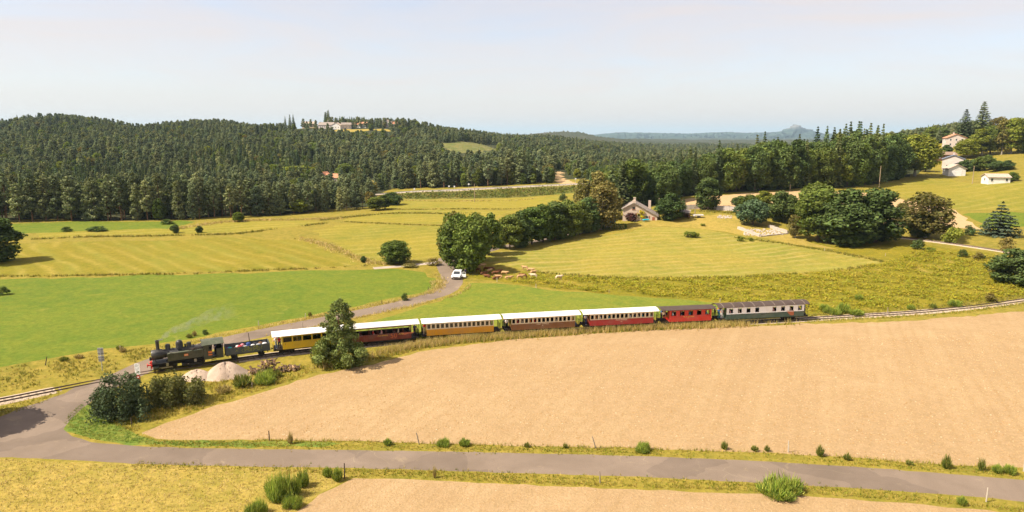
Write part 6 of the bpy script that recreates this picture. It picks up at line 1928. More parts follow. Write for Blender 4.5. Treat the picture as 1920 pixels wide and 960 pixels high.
# tall pale grass between train and plough, both sides of the line
blades(*strip([(600, 690), (700, 668), (760, 654), (820, 645), (900, 637), (1000, 630.5), (1100, 623.5), (1200, 617.5), (1300, 613.5), (1400, 610), (1500, 606.5)], 1.6, 26, 10), .95, .028, GS, 6, .22)
blades(*strip([(600, 696), (700, 674), (800, 652), (900, 640), (1000, 632.5), (1100, 625), (1200, 619), (1300, 615), (1500, 608)], .8, 20, 11), .45, .03, GG, 6)
blades(*strip([(700, 664), (790, 649), (850, 641), (930, 634), (1030, 627.5), (1100, 622.5), (1200, 617), (1300, 612.5), (1400, 608)], 1.0, 24, 12), 1.1, .026, GS, 6, .2)
blades(*strip([(1510, 603), (1620, 597.5), (1700, 593), (1770, 588), (1850, 579), (1940, 567)], 1.1, 14, 13), .35, .03, GG, 5)
blades(*strip([(1520, 592), (1620, 586), (1700, 581), (1760, 576), (1840, 567), (1920, 556)], 1.6, 10, 14), .35, .035, GR, 5)
# verges of the upper road
blades(*strip([(812, 528), (808, 544), (780, 556), (730, 567), (640, 585), (560, 601), (480, 617), (430, 627), (360, 642)], 1.1, 13, 15), .42, .035, GS, 5, .25)
blades(*strip([(882, 534), (868, 547), (840, 558), (800, 567), (740, 581), (690, 592), (640, 603), (560, 620), (500, 632)], .9, 13, 16), .40, .035, GS, 5, .25)
blades(*strip([(815, 515), (826, 525), (824, 540), (800, 552)], 1.6, 12, 17), .45, .04, GS, 5)
# ditches and field borders
for k, (ln, w, h, col) in enumerate([
    ([(-40, 519), (100, 518), (300, 514.5), (450, 509), (580, 504), (690, 499)], 1.2, .5, GR),
    ([(60, 449), (200, 444), (320, 442), (430, 439.5), (520, 429), (610, 419)], 1.6, .7, GR),
    ([(560, 446), (600, 456), (640, 472), (690, 490), (720, 496)], 2.4, .6, GS),
    ([(640, 416), (730, 420), (850, 424), (905, 427)], 1.3, .5, GR), ([(600, 414), (700, 403), (780, 400), (900, 400)], 2.2, .6, GR),
    ([(725, 392.5), (850, 392), (960, 392), (1010, 388)], 1.2, .5, GR), ([(745, 375.5), (880, 377), (1000, 373)], 1.8, .5, GS),
    ([(320, 431), (420, 417), (560, 412), (640, 410)], 3.0, .7, GS), ([(1280, 395), (1380, 400), (1460, 412)], 2.5, .7, GR),
    ([(1000, 510), (1150, 521), (1350, 521), (1500, 513), (1640, 498)], 1.6, .5, GR), ([(1660, 492), (1560, 472), (1460, 456), (1380, 446)], 1.6, .5, GR)]):
    blades(*strip(ln, w, 5.0, 40 + k), h, .09, col, 5)
flush('grass')

# bracken and rushes on the slope behind the train
q, rg = scatter([(930, 512), (1060, 519), (1200, 524), (1400, 520), (1560, 509), (1660, 494), (1720, 470), (1860, 482), (1960, 500), (2000, 545), (1920, 552), (1840, 564), (1760, 573), (1620, 582), (1510, 585), (1350, 563), (1240, 557), (1130, 549), (1040, 540), (960, 528)], 1.5, 51, (3.2, -.55))
n = len(q)
per = 13
hh = rg.uniform(.15, .55, n)
C0 = np.column_stack([q, T(q[:, 0], q[:, 1])])
P = np.repeat(C0, per, 0) + rg.normal(0, 1, (n * per, 3)) * np.array([.38, .38, .12]) + np.column_stack([np.zeros((n * per, 2)), np.repeat(hh, per) * rg.uniform(.3, 1, n * per)])
V, F, c = leaves(P, np.tile(np.array([[0, 0, 1.0]]), (n * per, 1)), .12, rg, .5, .4, 1.5)
pal = np.array([(.29, .265, .026), (.34, .29, .032), (.25, .245, .024), (.36, .295, .042), (.27, .28, .030)])
c = c * np.repeat(pal[rg.integers(len(pal), size=n)], per * 4, 0)
o = link('bracken', np_mesh('bracken', V, F, False, c), None, m_plant); tag(o, None, None, None, 'stuff')
print('bracken', len(F))
# young growth on the bank of the far road and in the clearing
q, rg = scatter([(720, 371), (745, 372), (840, 372), (1000, 368), (1090, 358), (1110, 348), (1040, 351), (960, 355), (840, 361), (740, 365)], .8, 52)
P = np.repeat(np.column_stack([q, T(q[:, 0], q[:, 1]) + .3]), 6, 0) + rg.normal(0, .45, (len(q) * 6, 3))
V, F, c = leaves(P, np.tile(np.array([[0, 0, .5]]), (len(P), 1)), .30, rg)
pal = np.array([(.10, .13, .03), (.15, .16, .035), (.22, .18, .05)])
c = c * np.repeat(pal[rg.integers(3, size=len(q))], 24, 0)
o = link('undergrowth', np_mesh('undergrowth', V, F, False, c), None, m_plant); tag(o, None, None, None, 'stuff')

# clods and stones on the ploughed soil
def clods(polys, name):
    VV = []; FF = []; CC = []; b = 0
    for poly, dens, sd, s in polys:
        q, rg = scatter(poly, dens, sd)
        n = len(q)
        z = T(q[:, 0], q[:, 1])
        s_ = s * rg.uniform(.5, 1.6, n) ** 1.5
        base = np.array([(1, 0, -.2), (-.5, .87, -.2), (-.5, -.87, -.2), (0, 0, .8)])
        a = rg.random(n) * 6.28
        ca, sa = np.cos(a), np.sin(a)
        v = np.stack([base[None, :, 0] * ca[:, None] - base[None, :, 1] * sa[:, None], base[None, :, 0] * sa[:, None] + base[None, :, 1] * ca[:, None], np.broadcast_to(base[:, 2], (n, 4)) * rg.uniform(.5, 1.1, (n, 1))], 2)
        v = v * s_[:, None, None] + np.column_stack([q, z])[:, None, :]
        f = (np.arange(n) * 4)[:, None, None] + np.array([[0, 1, 3], [1, 2, 3], [2, 0, 3]])[None] + b
        c = np.array([(.50, .34, .18), (.42, .27, .13), (.38, .24, .11), (.58, .44, .28)])[rg.choice(4, n, p=[.4, .32, .22, .06])]
        VV.append(v.reshape(-1, 3)); FF.append(f.reshape(-1, 3)); CC.append(np.repeat(c, 4, 0)); b += n * 4
    me = np_mesh(name, np.vstack(VV), np.vstack(FF), False, np.vstack(CC))
    o = link(name, me, None, m_plant); tag(o, None, None, None, 'stuff')
    print(name, b // 4)
clods([([(265, 814), (430, 756), (600, 705), (900, 655), (1300, 640), (1920, 620), (2000, 870), (1700, 864), (1400, 846), (900, 832), (500, 822), (300, 821)], 7.0, 61, .075),
       ([(560, 962), (660, 900), (900, 909), (1300, 924), (1700, 946), (2000, 980), (2000, 1010), (500, 1010)], 20.0, 62, .045)], 'soil_clods')

# ------------------------------------------------------------------ gravel heaps and log pile
t = NT('pale_gravel')
_P = t.pos()
_v = t.n('TexVoronoi'); _v.inputs['Scale'].default_value = 11.0; t.l(_P, _v.inputs['Vector'])
_c = t.mix(t.rng(t.noise(1.2, 4, .6, _P), .35, .65), (.40, .30, .225), (.48, .375, .29))
_c = t.mix(t.rng(_v.outputs['Color'], 0, 1, 0, .55), _c, (.36, .27, .21))
m_gravel = t.princ(_c, .95, .1, 0, _v.outputs['Distance'], .9, .05)
def heap(u, vb, w, d, h, lab, seed):
    p = G(float(u), float(vb))
    rg = np.random.default_rng(seed)
    V = []; F = []; nr, na = 16, 40
    for i in range(nr + 1):
        f = i / nr
        for j in range(na):
            a = 2 * math.pi * j / na
            k = 1 + .12 * math.sin(2 * a + seed) + .07 * math.sin(3 * a + 1) + .04 * math.sin(7 * a)
            x, y = math.cos(a) * f * w / 2 * k, math.sin(a) * f * d / 2 * k
            z = h * max(0, 1 - f * f) ** 1.7 * (1 + .1 * math.sin(a * 2 + 3 * f)) - .06 * f + rg.normal(0, .02)
            V.append((x, y, z))
    for i in range(nr):
        for j in range(na):
            jj = (j + 1) % na
            F.append((i * na + j, (i + 1) * na + j, (i + 1) * na + jj, i * na + jj))
    e = empty('gravel_heap', p, 0, lab, 'gravel heap', 'gravel heaps beside the track')
    link('gravel_mound', np_mesh('gravel_mound', V, F, True), e, m_gravel)
    mb = MB()
    for k in range(60):
        a = rg.random() * 6.28; f = rg.random() ** .6 * 1.08
        r = rg.uniform(.03, .07)
        mb.ball((math.cos(a) * f * w / 2, math.sin(a) * f * d / 2, h * max(0, 1 - f * f) ** 1.7 + r * .3), r, 5, 3)
    o = mb.build('loose_stones', m_gravel, e); o['kind'] = 'stuff'
heap(424, 704, 5.6, 4.4, 1.55, 'larger pale gravel heap beside the track below the open wagon', 1)
heap(370, 708, 4.2, 3.4, .95, 'smaller gravel heap partly hidden by the olive bush', 2)
m_logbark = paint('log_bark', (.13, .085, .055), .95, .05, 0, .4, 5)
m_logend = paint('cut_log_end', (.50, .33, .18), .9, .1, 0, .25, 6)
def log_pile():
    p = G(516.0, 697.0)
    q = G(480.0, 701.0)
    rz = math.atan2(p.y - q.y, p.x - q.x)
    e = empty('log_pile', p, rz, 'heap of cut logs and split wood beside the track', 'log pile')
    rg = np.random.default_rng(4)
    for v in range(3):
        pass
    n = 0
    for k in range(95):
        x = rg.uniform(-2.9, 2.6)
        top = 1.15 * math.exp(-((x + .6) / 1.2) ** 2) + .45
        z = rg.uniform(.08, max(.12, top))
        r = rg.uniform(.07, .16); L_ = rg.uniform(.45, 1.1)
        a = rg.normal(math.pi / 2, .7); el = rg.normal(0, .25)
        y = rg.normal(0, .35)
        d = Vector((math.cos(a) * math.cos(el), math.sin(a) * math.cos(el), math.sin(el))) * L_ / 2
        c = Vector((x, y, z))
        mb = MB().cyl(c - d, c + d, r, r * .92, 8)
        me = mb.mesh('log')
        me.materials.append(m_logbark); me.materials.append(m_logend)
        for pl in me.polygons:
            if len(pl.vertices) > 4 or rg.random() < .12: pl.material_index = 1
        link('log', me, e)
log_pile()

# ------------------------------------------------------------------ fence posts, signs, poles
m_post = paint('grey_weathered_post', (.26, .21, .16), .95, .05, 0, .3, 6)
m_postd = paint('dark_post', (.07, .055, .045), .95, .05, 0, .3, 6)
m_postw = paint('pale_post', (.44, .38, .31), .9, .1, 0, .15, 6)
POSTS = [(505, 827, 20, 'd', 0.0, 'dark fence post on the field edge at the left'), (786, 833, 23, 'g', -.22, 'grey fence post leaning left on the field edge'), (646, 897, 30, 'd', .02, 'dark fence post on the near verge at the corner of the ploughed soil'),
 (1117, 841, 24, 'g', -.28, 'pale thin post leaning left on the field edge'), (1125, 906, 24, 'g', -.05, 'weathered fence post on the near verge at mid picture'), (1478, 848, 22, 'w', 0, 'thin white post on the field edge'),
 (1849, 941, 28, 'w', 0, 'pale fence post on the near verge at the right'), (1919, 884, 24, 'w', 0, 'pale post at the right end of the field edge'), (247, 800, 18, 'd', 0, 'dark stake beside the big dark bush'),
 (473, 727, 11, 'g', 0, 'short fence post below the gravel heaps'), (645, 690, 14, 'w', 0, 'thin pale post in front of the trackside pine'), (560, 692, 11, 'g', .3, 'leaning short post right of the log pile'),
 (759, 653, 9, 'g', 0, 'fence post below the maroon coach'), (785, 648, 9, 'w', 0, 'small pale post below the coach coupling'), (1030, 620, 9, 'w', 0, 'pale post in front of the brown coach'),
 (1204, 612, 12, 'w', 0, 'pale wide post in front of the crimson coach'), (1228, 611, 10, 'w', 0, 'pale post at the coupling before the scarlet coach'), (1361, 606, 10, 'w', 0, 'pale post below the front of the last coach'),
 (1498, 600, 9, 'g', 0, 'post at the rear end of the last coach'), (1483, 568, 7, 'w', 0, 'tiny pale post behind the roof of the last coach'), (1350, 566, 7, 'w', 0, 'tiny pale post behind the scarlet coach'),
 (1573, 585, 8, 'w', 0, 'tiny pale post on the bank behind the train'), (1664, 588, 12, 'g', 0, 'fence post beside the rails right of the train'), (85, 685, 17, 'd', .25, 'dark leaning stake on the rough bank at the left'),
 (226, 660, 12, 'w', 0, 'pale post on the edge of the clover field'), (485, 611, 10, 'w', 0, 'pale post on the verge of the upper road'), (468, 642, 18, 'd', -.06, 'thin dark post behind the open wagon'),
 (572, 596, 9, 'w', .12, 'pale post beside the small verge bush'), (567, 613, 10, 'w', 0, 'pale post on the near side of the upper road'), (716, 569, 7, 'd', 0, 'small dark post at the bend of the clover field'),
 (717, 585, 8, 'w', .1, 'pale post near the road above the maroon coach'), (803, 545, 8, 'd', 0, 'dark post on the dry verge inside the road bend'), (773, 575, 7, 'w', 0, 'pale post on the near verge above the ochre coach'),
 (1005, 540, 8, 'w', 0, 'pale post at the edge of the bracken near the cattle'), (932, 528, 8, 'w', 0, 'pale post beside the resting cattle'), (776, 490, 5, 'w', 0, 'tiny pale post at the side lane'), (1142, 549, 6, 'g', 0, 'small post between bracken and clover field'),
 (1546, 470, 5, 'w', 0, 'tiny pale post at the foot of the big trees'), (1660, 480, 5, 'w', 0, 'tiny pale post at the end of the mown slope')]
post_me = {}
for c_, m_ in (('g', m_post), ('d', m_postd), ('w', m_postw)):
    mb = MB().cyl((0, 0, -.3), (0.01, 0, .55), .075, .07, 8).cyl((0.01, 0, .55), (0, .01, 1.0), .07, .055, 8)
    me = mb.mesh('fence_post', True); me.materials.append(m_); post_me[c_] = me
for (u, vb, hp, c_, lean, lab) in POSTS:
    p = G(float(u), float(vb)); k = ppm(p)
    o = link('fence_post', post_me[c_]); o.location = p
    h = hp / k / CP
    o.scale = (.75, .75, h); o.rotation_euler = (random.uniform(-.05, .05), lean, random.uniform(0, .4) if lean == 0 else 0)
    tag(o, lab, 'fence post', 'fence posts along fields and verges')

m_signgrey = paint('sign_back_aluminium', (.45, .46, .48), .45, .5, .3, .08)
m_signwhite = paint('sign_white', (.80, .79, .77), .5, .3, 0, .04)
m_signred = paint('sign_red', (.62, .03, .03), .5, .3, 0, .05)
m_ink = paint('sign_ink', (.05, .05, .06), .6, .2)
def back_sign():
    p = G(192.0, 695.0)
    e = empty('road_sign', p, .15, 'tall road sign on a post seen from behind near the railway crossing', 'road sign')
    MB().cyl((0, 0, -.3), (0, 0, 2.85), .04, n=8).build('post', m_signgrey, e, True)
    for z0, z1, w in ((1.95, 2.85, .33), (1.15, 1.88, .33)):
        b = MB().box(-w, w, .045, .06, z0, z1).build('sign_panel', m_signgrey, e, False, .004)
        MB().box(-w, w, .02, .044, z0 + .2, z0 + .24).box(-w, w, .02, .044, z1 - .24, z1 - .2).build('bracket', m_postd, b)
back_sign()
def notice():
    p = G(261.0, 722.0)
    e = empty('notice_sign', p, -.1, 'white notice board above a round red no entry sign at the crossing', 'sign')
    MB().cyl((0, 0, -.3), (0, 0, 2.6), .035, n=8).build('post', m_signgrey, e, True)
    bd = MB().box(-.31, .31, -.06, -.04, 1.30, 2.55).build('notice_board', m_signwhite, e, False, .004)
    mb = MB(); rg = np.random.default_rng(2)
    for r in range(9):
        z = 2.44 - r * .125; x = -.25
        while x < .2:
            w = rg.uniform(.04, .11)
            if rg.random() < .8: mb.box(x, min(x + w, .26), -.066, -.0605, z - .03, z + .025)
            x += w + .035
    mb.build('notice_print', m_ink, bd)
    d = MB().cyl((0, -.055, .98), (0, -.075, .98), .27, n=24).build('no_entry_disc', m_signred, e)
    MB().box(-.19, .19, -.084, -.076, .93, 1.03).build('white_bar', m_signwhite, d)
notice()
def small_sign(u, vb, hpx, lab, shape='sq'):
    p = G(float(u), float(vb)); k = ppm(p); h = hpx / k / CP
    e = empty('road_sign', p, 0, lab, 'road sign')
    MB().cyl((0, 0, -.2), (0, 0, h), .04, n=6).build('post', m_signgrey, e)
    if shape == 'tri':
        MB().prism_y([(-.45, h - .75), (.45, h - .75), (0, h + .05)], -.06, -.045).build('sign_panel', m_signwhite, e)
    else:
        MB().box(-.35, .35, -.06, -.045, h - .7, h).build('sign_panel', m_signwhite, e)
small_sign(915, 471, 15, 'white triangular road sign beside the tree row lane', 'tri')
for k, (u, vb, hp, lab) in enumerate([(842, 357, 9, 'white sign on the far road left of the others'), (852, 356.5, 8, 'white sign on the far road, middle one'), (879, 355, 11, 'tall white sign on the far road beside the pines'), (777, 360, 7, 'small white sign at the left end of the far road'), (1079, 346, 12, 'white mast sign where the far road enters the cutting')]):
    small_sign(u, vb, hp, lab)
# guard rail of the far road
m_guard = paint('galvanised_guard_rail', (.50, .49, .47), .5, .4, .2, .1)
gr = empty('guard_rail', (0, 0, 0), 0, 'long pale guard rail along the far road', 'guard rail')
C = spline(G(np.array([700, 740, 840, 960, 1040, 1095], float), np.array([366.5, 363, 358.8, 352.8, 348.6, 345.8], float))[:, :2], 4.0)
Z = T(C[:, 0], C[:, 1])
mb = MB()
for i in range(len(C) - 1):
    a, b = C[i], C[i + 1]
    v = [(a[0], a[1], Z[i] + .45), (b[0], b[1], Z[i + 1] + .45), (b[0], b[1], Z[i + 1] + .80), (a[0], a[1], Z[i] + .80)]
    v += [(x, y + .06, z) for x, y, z in v]
    mb.add(v, [(0, 1, 2, 3), (7, 6, 5, 4), (0, 1, 5, 4), (2, 3, 7, 6)])
mb.build('rail_beam', m_guard, gr)
pm = MB().box(-.06, .06, .065, .17, -.2, .78).mesh('post'); pm.materials.append(m_guard)
for i in range(0, len(C), 1):
    o = link('post', pm, gr); o.location = (C[i][0], C[i][1], Z[i])
m_pole = paint('wooden_utility_pole', (.33, .25, .17), .95, .05, 0, .2, 4)
for (u, vb, vt, lab) in [(1481, 358, 343, 'short wooden pole at the far edge of the stubble field'), (1648, 353, 312, 'tall wooden utility pole in the hill meadow before the shed'), (890, 379, 345, 'thin utility pole in the far meadow below the road'),
                         (1235, 405, 372, 'wooden utility pole right of the farmhouse'), (1681, 337, 304, 'pole against the end of the hillside wood'), (1823, 345, 312, 'utility pole in the hill meadow near the bungalow'), (1816, 322, 300, 'pole standing before the garden hedge'), (1303, 404, 387, 'pale pole beside the farm trailer')]:
    p = G(float(u), float(vb)); k = ppm(p); h = (vb - vt) / k / CP
    e = empty('utility_pole', p, 0, lab, 'utility pole', 'wooden poles')
    MB().cyl((0, 0, -.4), (0, 0, h), .16, .11, 8).build('pole', m_pole, e, True)
    MB().box(-.35, .35, -.05, .05, h - .55, h - .47).cyl((-.3, 0, h - .47), (-.3, 0, h - .3), .04, n=6).cyl((.3, 0, h - .47), (.3, 0, h - .3), .04, n=6).build('cross_arm', m_postd, e)
# ------------------------------------------------------------------ buildings
def plaster(name, col): return paint(name, col, .95, .05, 0, .12, .8)
def tiles(name, col):
    if name in _paint: return _paint[name]
    t = NT(name)
    P = t.obj()
    w = t.n('TexWave'); w.inputs['Scale'].default_value = 1.6; w.inputs['Distortion'].default_value = 1.0; t.l(P, w.inputs['Vector'])
    c = t.mix(t.rng(t.noise(2.0, 4, .7, P), .3, .7), tuple(x * .75 for x in col), tuple(min(1, x * 1.2) for x in col))
    c = t.mix(t.rng(w.outputs['Fac'], 0, 1, 0, .25), c, tuple(x * .6 for x in col))
    _paint[name] = t.princ(c, .9, .1, 0, w.outputs['Fac'], .4, .05)
    return _paint[name]
M_STONE = plaster('pinkish_stone_wall', (.55, .43, .34)); M_WHITE = plaster('white_render', (.70, .67, .63)); M_PALE = plaster('pale_render', (.56, .48, .43)); M_TIMBER = paint('brown_timber', (.16, .08, .04), .8)
M_RGREY = tiles('grey_stone_slates', (.30, .25, .215)); M_RBLUE = tiles('bluish_slates', (.17, .19, .24)); M_RTERRA = tiles('terracotta_tiles', (.52, .24, .14)); M_RBROWN = tiles('brown_tiles', (.28, .19, .14)); M_RPALE = tiles('pale_tiles', (.46, .36, .29))
M_DARKGLASS = paint('dark_window', (.03, .035, .04), .15, .6); M_SHUT = paint('red_brown_shutter', (.30, .10, .05), .7); M_FRAMEW = paint('white_window_frame', (.75, .74, .72), .6)

def window(parent, axis, c, along, z0, z1, w, frame=None, shutters=None):
    """axis 'x': wall faces +-y at y=c (sign in along[1])"""
    s = along[1]; a = along[0]
    fm = frame or M_FRAMEW
    def bx(a0, a1, d0, d1, za, zb):
        lo, hi = sorted((c + s * d0, c + s * d1))
        return (a0, a1, lo, hi, za, zb) if axis == 'x' else (lo, hi, a0, a1, za, zb)
    wd = MB().box(*bx(a - w / 2, a + w / 2, .004, .03, z0, z1)).build('window', fm, parent)
    MB().box(*bx(a - w / 2 + .07, a + w / 2 - .07, .032, .045, z0 + .07, z1 - .07)).build('pane', M_DARKGLASS, wd)
    MB().box(*bx(a - w / 2 - .08, a + w / 2 + .08, .004, .12, z0 - .08, z0 - .005)).build('sill', fm, wd)
    if shutters:
        for sg in (-1, 1):
            MB().box(*bx(a + sg * (w / 2 + .22) - .2, a + sg * (w / 2 + .22) + .2, .005, .05, z0, z1)).build('shutter', shutters, wd)

def house(name, p, rz, W, D, hw, rise, wall, roofm, label, cat='house', wins=True, over=.35, ridge='y', chim=1, group=None, off=0.0, right_eave=None, rows=None):
    """gable faces -y (W wide, ridge along y) or ridge along x"""
    e = empty(name, p, rz, label, cat, group)
    b = -1.2
    if ridge == 'y':
        ra = hw if right_eave is None else right_eave
        apx = off
        MB().prism_y([(-W / 2, b), (W / 2, b), (W / 2, ra), (apx, hw + rise), (-W / 2, hw)], -D / 2, D / 2).build('wall', wall, e)
        for (x0, z0, x1, z1) in ((-W / 2, hw, apx, hw + rise), (apx, hw + rise, W / 2, ra)):
            d = Vector((x1 - x0, 0, z1 - z0)).normalized(); n = Vector((-d.z, 0, d.x))
            if n.z < 0: n = -n
            A = Vector((x0, 0, z0)); B = Vector((x1, 0, z1))
            if x0 == -W / 2: A = A - d * over
            else: B = B + d * over
            A += n * .03; B += n * .03
            poly = [(A.x, A.z), (B.x, B.z), (B.x + n.x * .18, B.z + n.z * .18), (A.x + n.x * .18, A.z + n.z * .18)]
            rf = MB().prism_y(poly, -D / 2 - over, D / 2 + over).build('roof', roofm, e)
        top = hw + rise
        for k in range(chim):
            y = D * (.32 - .6 * k)
            ch = MB().box(apx - .35, apx + .35, y - .3, y + .3, top - .5, top + 1.0).box(apx - .42, apx + .42, y - .37, y + .37, top + 1.0, top + 1.12).build('chimney', wall, rf)
        if wins:
            nrow = rows or max(1, int(hw / 2.6))
            for r in range(nrow):
                z0 = .9 + 2.7 * r
                for x in np.linspace(-W * .28, W * .28, max(2, int(W / 3))):
                    window(e, 'x', -D / 2, (x, -1), z0, z0 + 1.2, .9)
                for y in np.linspace(-D * .3, D * .3, max(2, int(D / 3.5))):
                    window(e, 'y', -W / 2, (y, -1), z0, min(z0 + 1.2, hw - .1), .9)
    else:
        MB().prism_x([(-D / 2, b), (D / 2, b), (D / 2, hw), (0, hw + rise), (-D / 2, hw)], -W / 2, W / 2).build('wall', wall, e)
        for s in (-1, 1):
            d = Vector((0, -s * D / 2, rise)).normalized()
            A = Vector((0, s * D / 2, hw)) - d * over; B = Vector((0, 0, hw + rise))
            n = Vector((0, s * rise, D / 2)).normalized()
            A += n * .03; B += n * .03
            poly = [(A.y, A.z), (B.y, B.z), (B.y + n.y * .16, B.z + n.z * .16), (A.y + n.y * .16, A.z + n.z * .16)]
            rf = MB().prism_x(poly, -W / 2 - over, W / 2 + over).build('roof', roofm, e)
        for k in range(chim):
            x = W * (.3 - .6 * k)
            MB().box(x - .35, x + .35, -.3, .3, hw + rise - .5, hw + rise + .9).build('chimney', wall, rf)
        if wins:
            nrow = rows or max(1, int(hw / 2.6))
            for r in range(nrow):
                z0 = .9 + 2.7 * r
                for x in np.linspace(-W * .34, W * .34, max(2, int(W / 3))):
                    window(e, 'x', -D / 2, (x, -1), z0, min(z0 + 1.2, hw - .1), .9)
                window(e, 'y', -W / 2, (0, -1), z0, min(z0 + 1.2, hw - .1), .9)
    return e

# the stone farmhouse
p = G(1200.0, 409.0); p.z -= 1.0
FH = house('farmhouse', p, -.20, 10.4, 9.0, 4.3, 1.75, M_STONE, M_RGREY, 'stone farmhouse with long sloping slate roof beside the tree row', 'house', False, .4, 'y', 1, None, -1.9, 2.2)
f = -4.5
window(FH, 'x', f, (-1.9, -1), 4.15, 5.05, .9, M_SHUT)
window(FH, 'x', f, (-.3, -1), 1.9, 3.0, 1.0, None, M_SHUT)
window(FH, 'x', f, (2.1, -1), 1.5, 2.3, 1.0, None, M_SHUT)
window(FH, 'x', f, (-3.9, -1), 1.7, 2.7, .8)
dr = MB().box(3.7, 4.5, f - .06, f - .004, -.2, 1.95).build('door', M_SHUT, FH)
MB().box(4.35, 4.42, f - .10, f - .062, .85, .95).build('handle', M_DARKGLASS, dr)
MB().box(-2.4, -1.4, -4.2, -3.2, 5.6, 6.9).build('chimney', M_STONE, FH)
MB().box(2.4, 3.2, 2.6, 3.4, 3.6, 6.3).build('chimney', M_STONE, FH)
st = MB()
for k in range(6): st.box(-2.9 + .35 * k, -2.5 + .35 * k, f - 1.5, f - .05, -.4, .15 + .25 * k)
st.build('outside_stairs', M_STONE, FH)

HOUSES = [
 # u, v, W, D, hw, rise, rz, ridge, wall, roof, label
 ('house', 1786, 316, 9.5, 11, 4.9, 1.9, -.55, 'y', M_PALE, M_RBLUE, 'large pale house with bluish slate roof on the hillside', 1),
 ('annex', 1800, 318, 7.0, 7, 2.6, 1.4, -.55, 'y', M_PALE, M_RBLUE, 'low annex joined to the large pale hillside house', 0),
 ('garage', 1788, 329, 7.5, 6, 3.3, 1.9, -.15, 'y', M_WHITE, M_RPALE, 'white gabled garage below the large pale house', 0),
 ('chalet', 1768, 299, 10.5, 7, 2.6, 1.4, -.1, 'x', M_TIMBER, M_RBROWN, 'brown timber chalet with wide low roof above the pale house', 0),
 ('house', 1788, 275, 10.5, 9.5, 5.2, 2.3, -.35, 'y', M_PALE, M_RTERRA, 'upper hillside house with terracotta roof below the tall conifers', 1),
 ('bungalow', 1866, 343, 8.0, 6.5, 2.5, 1.2, -.2, 'x', M_WHITE, M_RPALE, 'small white bungalow with pale roof in the hill meadow', 0),
 ('shed', 1651, 333, 5.2, 5.5, 3.4, 1.6, -.6, 'y', M_PALE, M_RBROWN, 'pale shed at the edge of the hillside wood', 0),
]
for (nm, u, v, W, D, hw, rise, rz, rid, wl, rf, lab, ch) in HOUSES:
    p = G(float(u), float(v))
    house(nm, p, rz, W, D, hw, rise, wl, rf, lab, nm if nm != 'annex' else 'building', nm != 'garage', .45, rid, ch)
    if nm == 'garage':
        g = [o for o in COL.objects if o.name.startswith('garage')][-1]
        MB().box(-2.0, 2.0, -3.06, -3.004, -.3, 2.3).build('garage_door', M_FRAMEW, g)
# village on the hilltop
def village_pt(u, y): 
    x = (u - 960) / FPX * (y * CP + 0)
    return Vector((x, y, float(T(x, y))))
for k, (u, y, W, D, hw, rise, rid, wl, rf, lab, cat) in enumerate([
 (581, 862, 22, 10, 5.5, 2.6, 'x', M_PALE, M_RPALE, 'long pale village house on the hilltop, highest on the left', 'house'),
 (616, 850, 8, 8, 6, 3.2, 'y', M_WHITE, M_RGREY, 'small white steep roofed house in the middle of the hilltop village', 'house'),
 (614, 846, 26, 12, 4.5, 3.2, 'x', M_PALE, M_RGREY, 'long grey roofed barn of the hilltop village', 'barn'),
 (633, 842, 16, 10, 5.0, 2.8, 'y', M_WHITE, M_RPALE, 'white house joined to the long barn of the hilltop village', 'house'),
 (650, 846, 16, 10, 5.5, 2.5, 'x', M_PALE, M_RGREY, 'pale house right of the long barn of the hilltop village', 'house'),
 (683, 858, 14, 9, 4.6, 2.4, 'x', M_WHITE, M_RTERRA, 'white house with reddish roof in the hilltop village', 'house'),
 (668, 862, 9, 8, 4.2, 2.2, 'x', M_WHITE, M_RTERRA, 'small house behind the trees of the hilltop village', 'house'),
 (709, 872, 12, 9, 5.0, 2.6, 'x', M_PALE, M_RBLUE, 'slate roofed house at the right end of the hilltop village', 'house'),
 (727, 846, 14, 9, 6.5, 2.8, 'y', M_PALE, M_RPALE, 'tall pale house at the right end of the hilltop village', 'house'),
 (742, 844, 9, 8, 4.5, 2.2, 'x', M_PALE, M_RTERRA, 'last small house of the hilltop village', 'house')]):
    p = village_pt(u, y); p.z += .5
    house('village_house' if cat == 'house' else 'barn', p, random.uniform(-.4, .3), W * .72, D * .85, hw * .8, rise, wl, rf, lab, cat, True, .4, rid, 1 if k % 2 else 0, 'hilltop village buildings')
for u, v, W, D, lab in ((609, 338, 5, 6, 'small orange roofed farm building with visible gable in the forest'), (628, 342, 9, 6, 'long orange roofed farm building in the forest')):
    p = G(float(u), float(v))
    house('farm_building', p, -.2, W, D, 2.8, 2.0, M_PALE, M_RTERRA, lab, 'farm building', True, .4, 'x' if W > 8 else 'y', 0)

# ------------------------------------------------------------------ around the farmhouse
m_wallstone = paint('dry_stone', (.42, .36, .30), .95, .05, 0, .25, 3)
def stone_wall(a, b, h, t_, lab, nm='stone_wall', mat=None):
    A = G(*map(float, a)); B = G(*map(float, b))
    d = B - A; L_ = math.hypot(d.x, d.y)
    e = empty(nm, A, math.atan2(d.y, d.x), lab, 'wall')
    rg = np.random.default_rng(int(L_ * 10))
    n = max(2, int(L_ / .9))
    for k in range(n):
        x0, x1 = L_ * k / n, L_ * (k + 1) / n - .01
        z = float(T(A.x + d.x * (k + .5) / n, A.y + d.y * (k + .5) / n)) - A.z
        MB().box(x0, x1, -t_ / 2 + rg.normal(0, .03), t_ / 2 + rg.normal(0, .03), z - .4, z + h * rg.uniform(.85, 1.12)).build('stone_block', mat or m_wallstone, e, False, .05)
stone_wall((1384, 429), (1425, 444), .75, .6, 'low stone wall on the front left of the enclosure below the bluish tree')
stone_wall((1442, 426), (1477, 438), .75, .6, 'low stone wall on the right of the enclosure below the bluish tree')
stone_wall((1425, 444), (1477, 438.5), .35, .5, 'crumbled front wall of the stone enclosure')
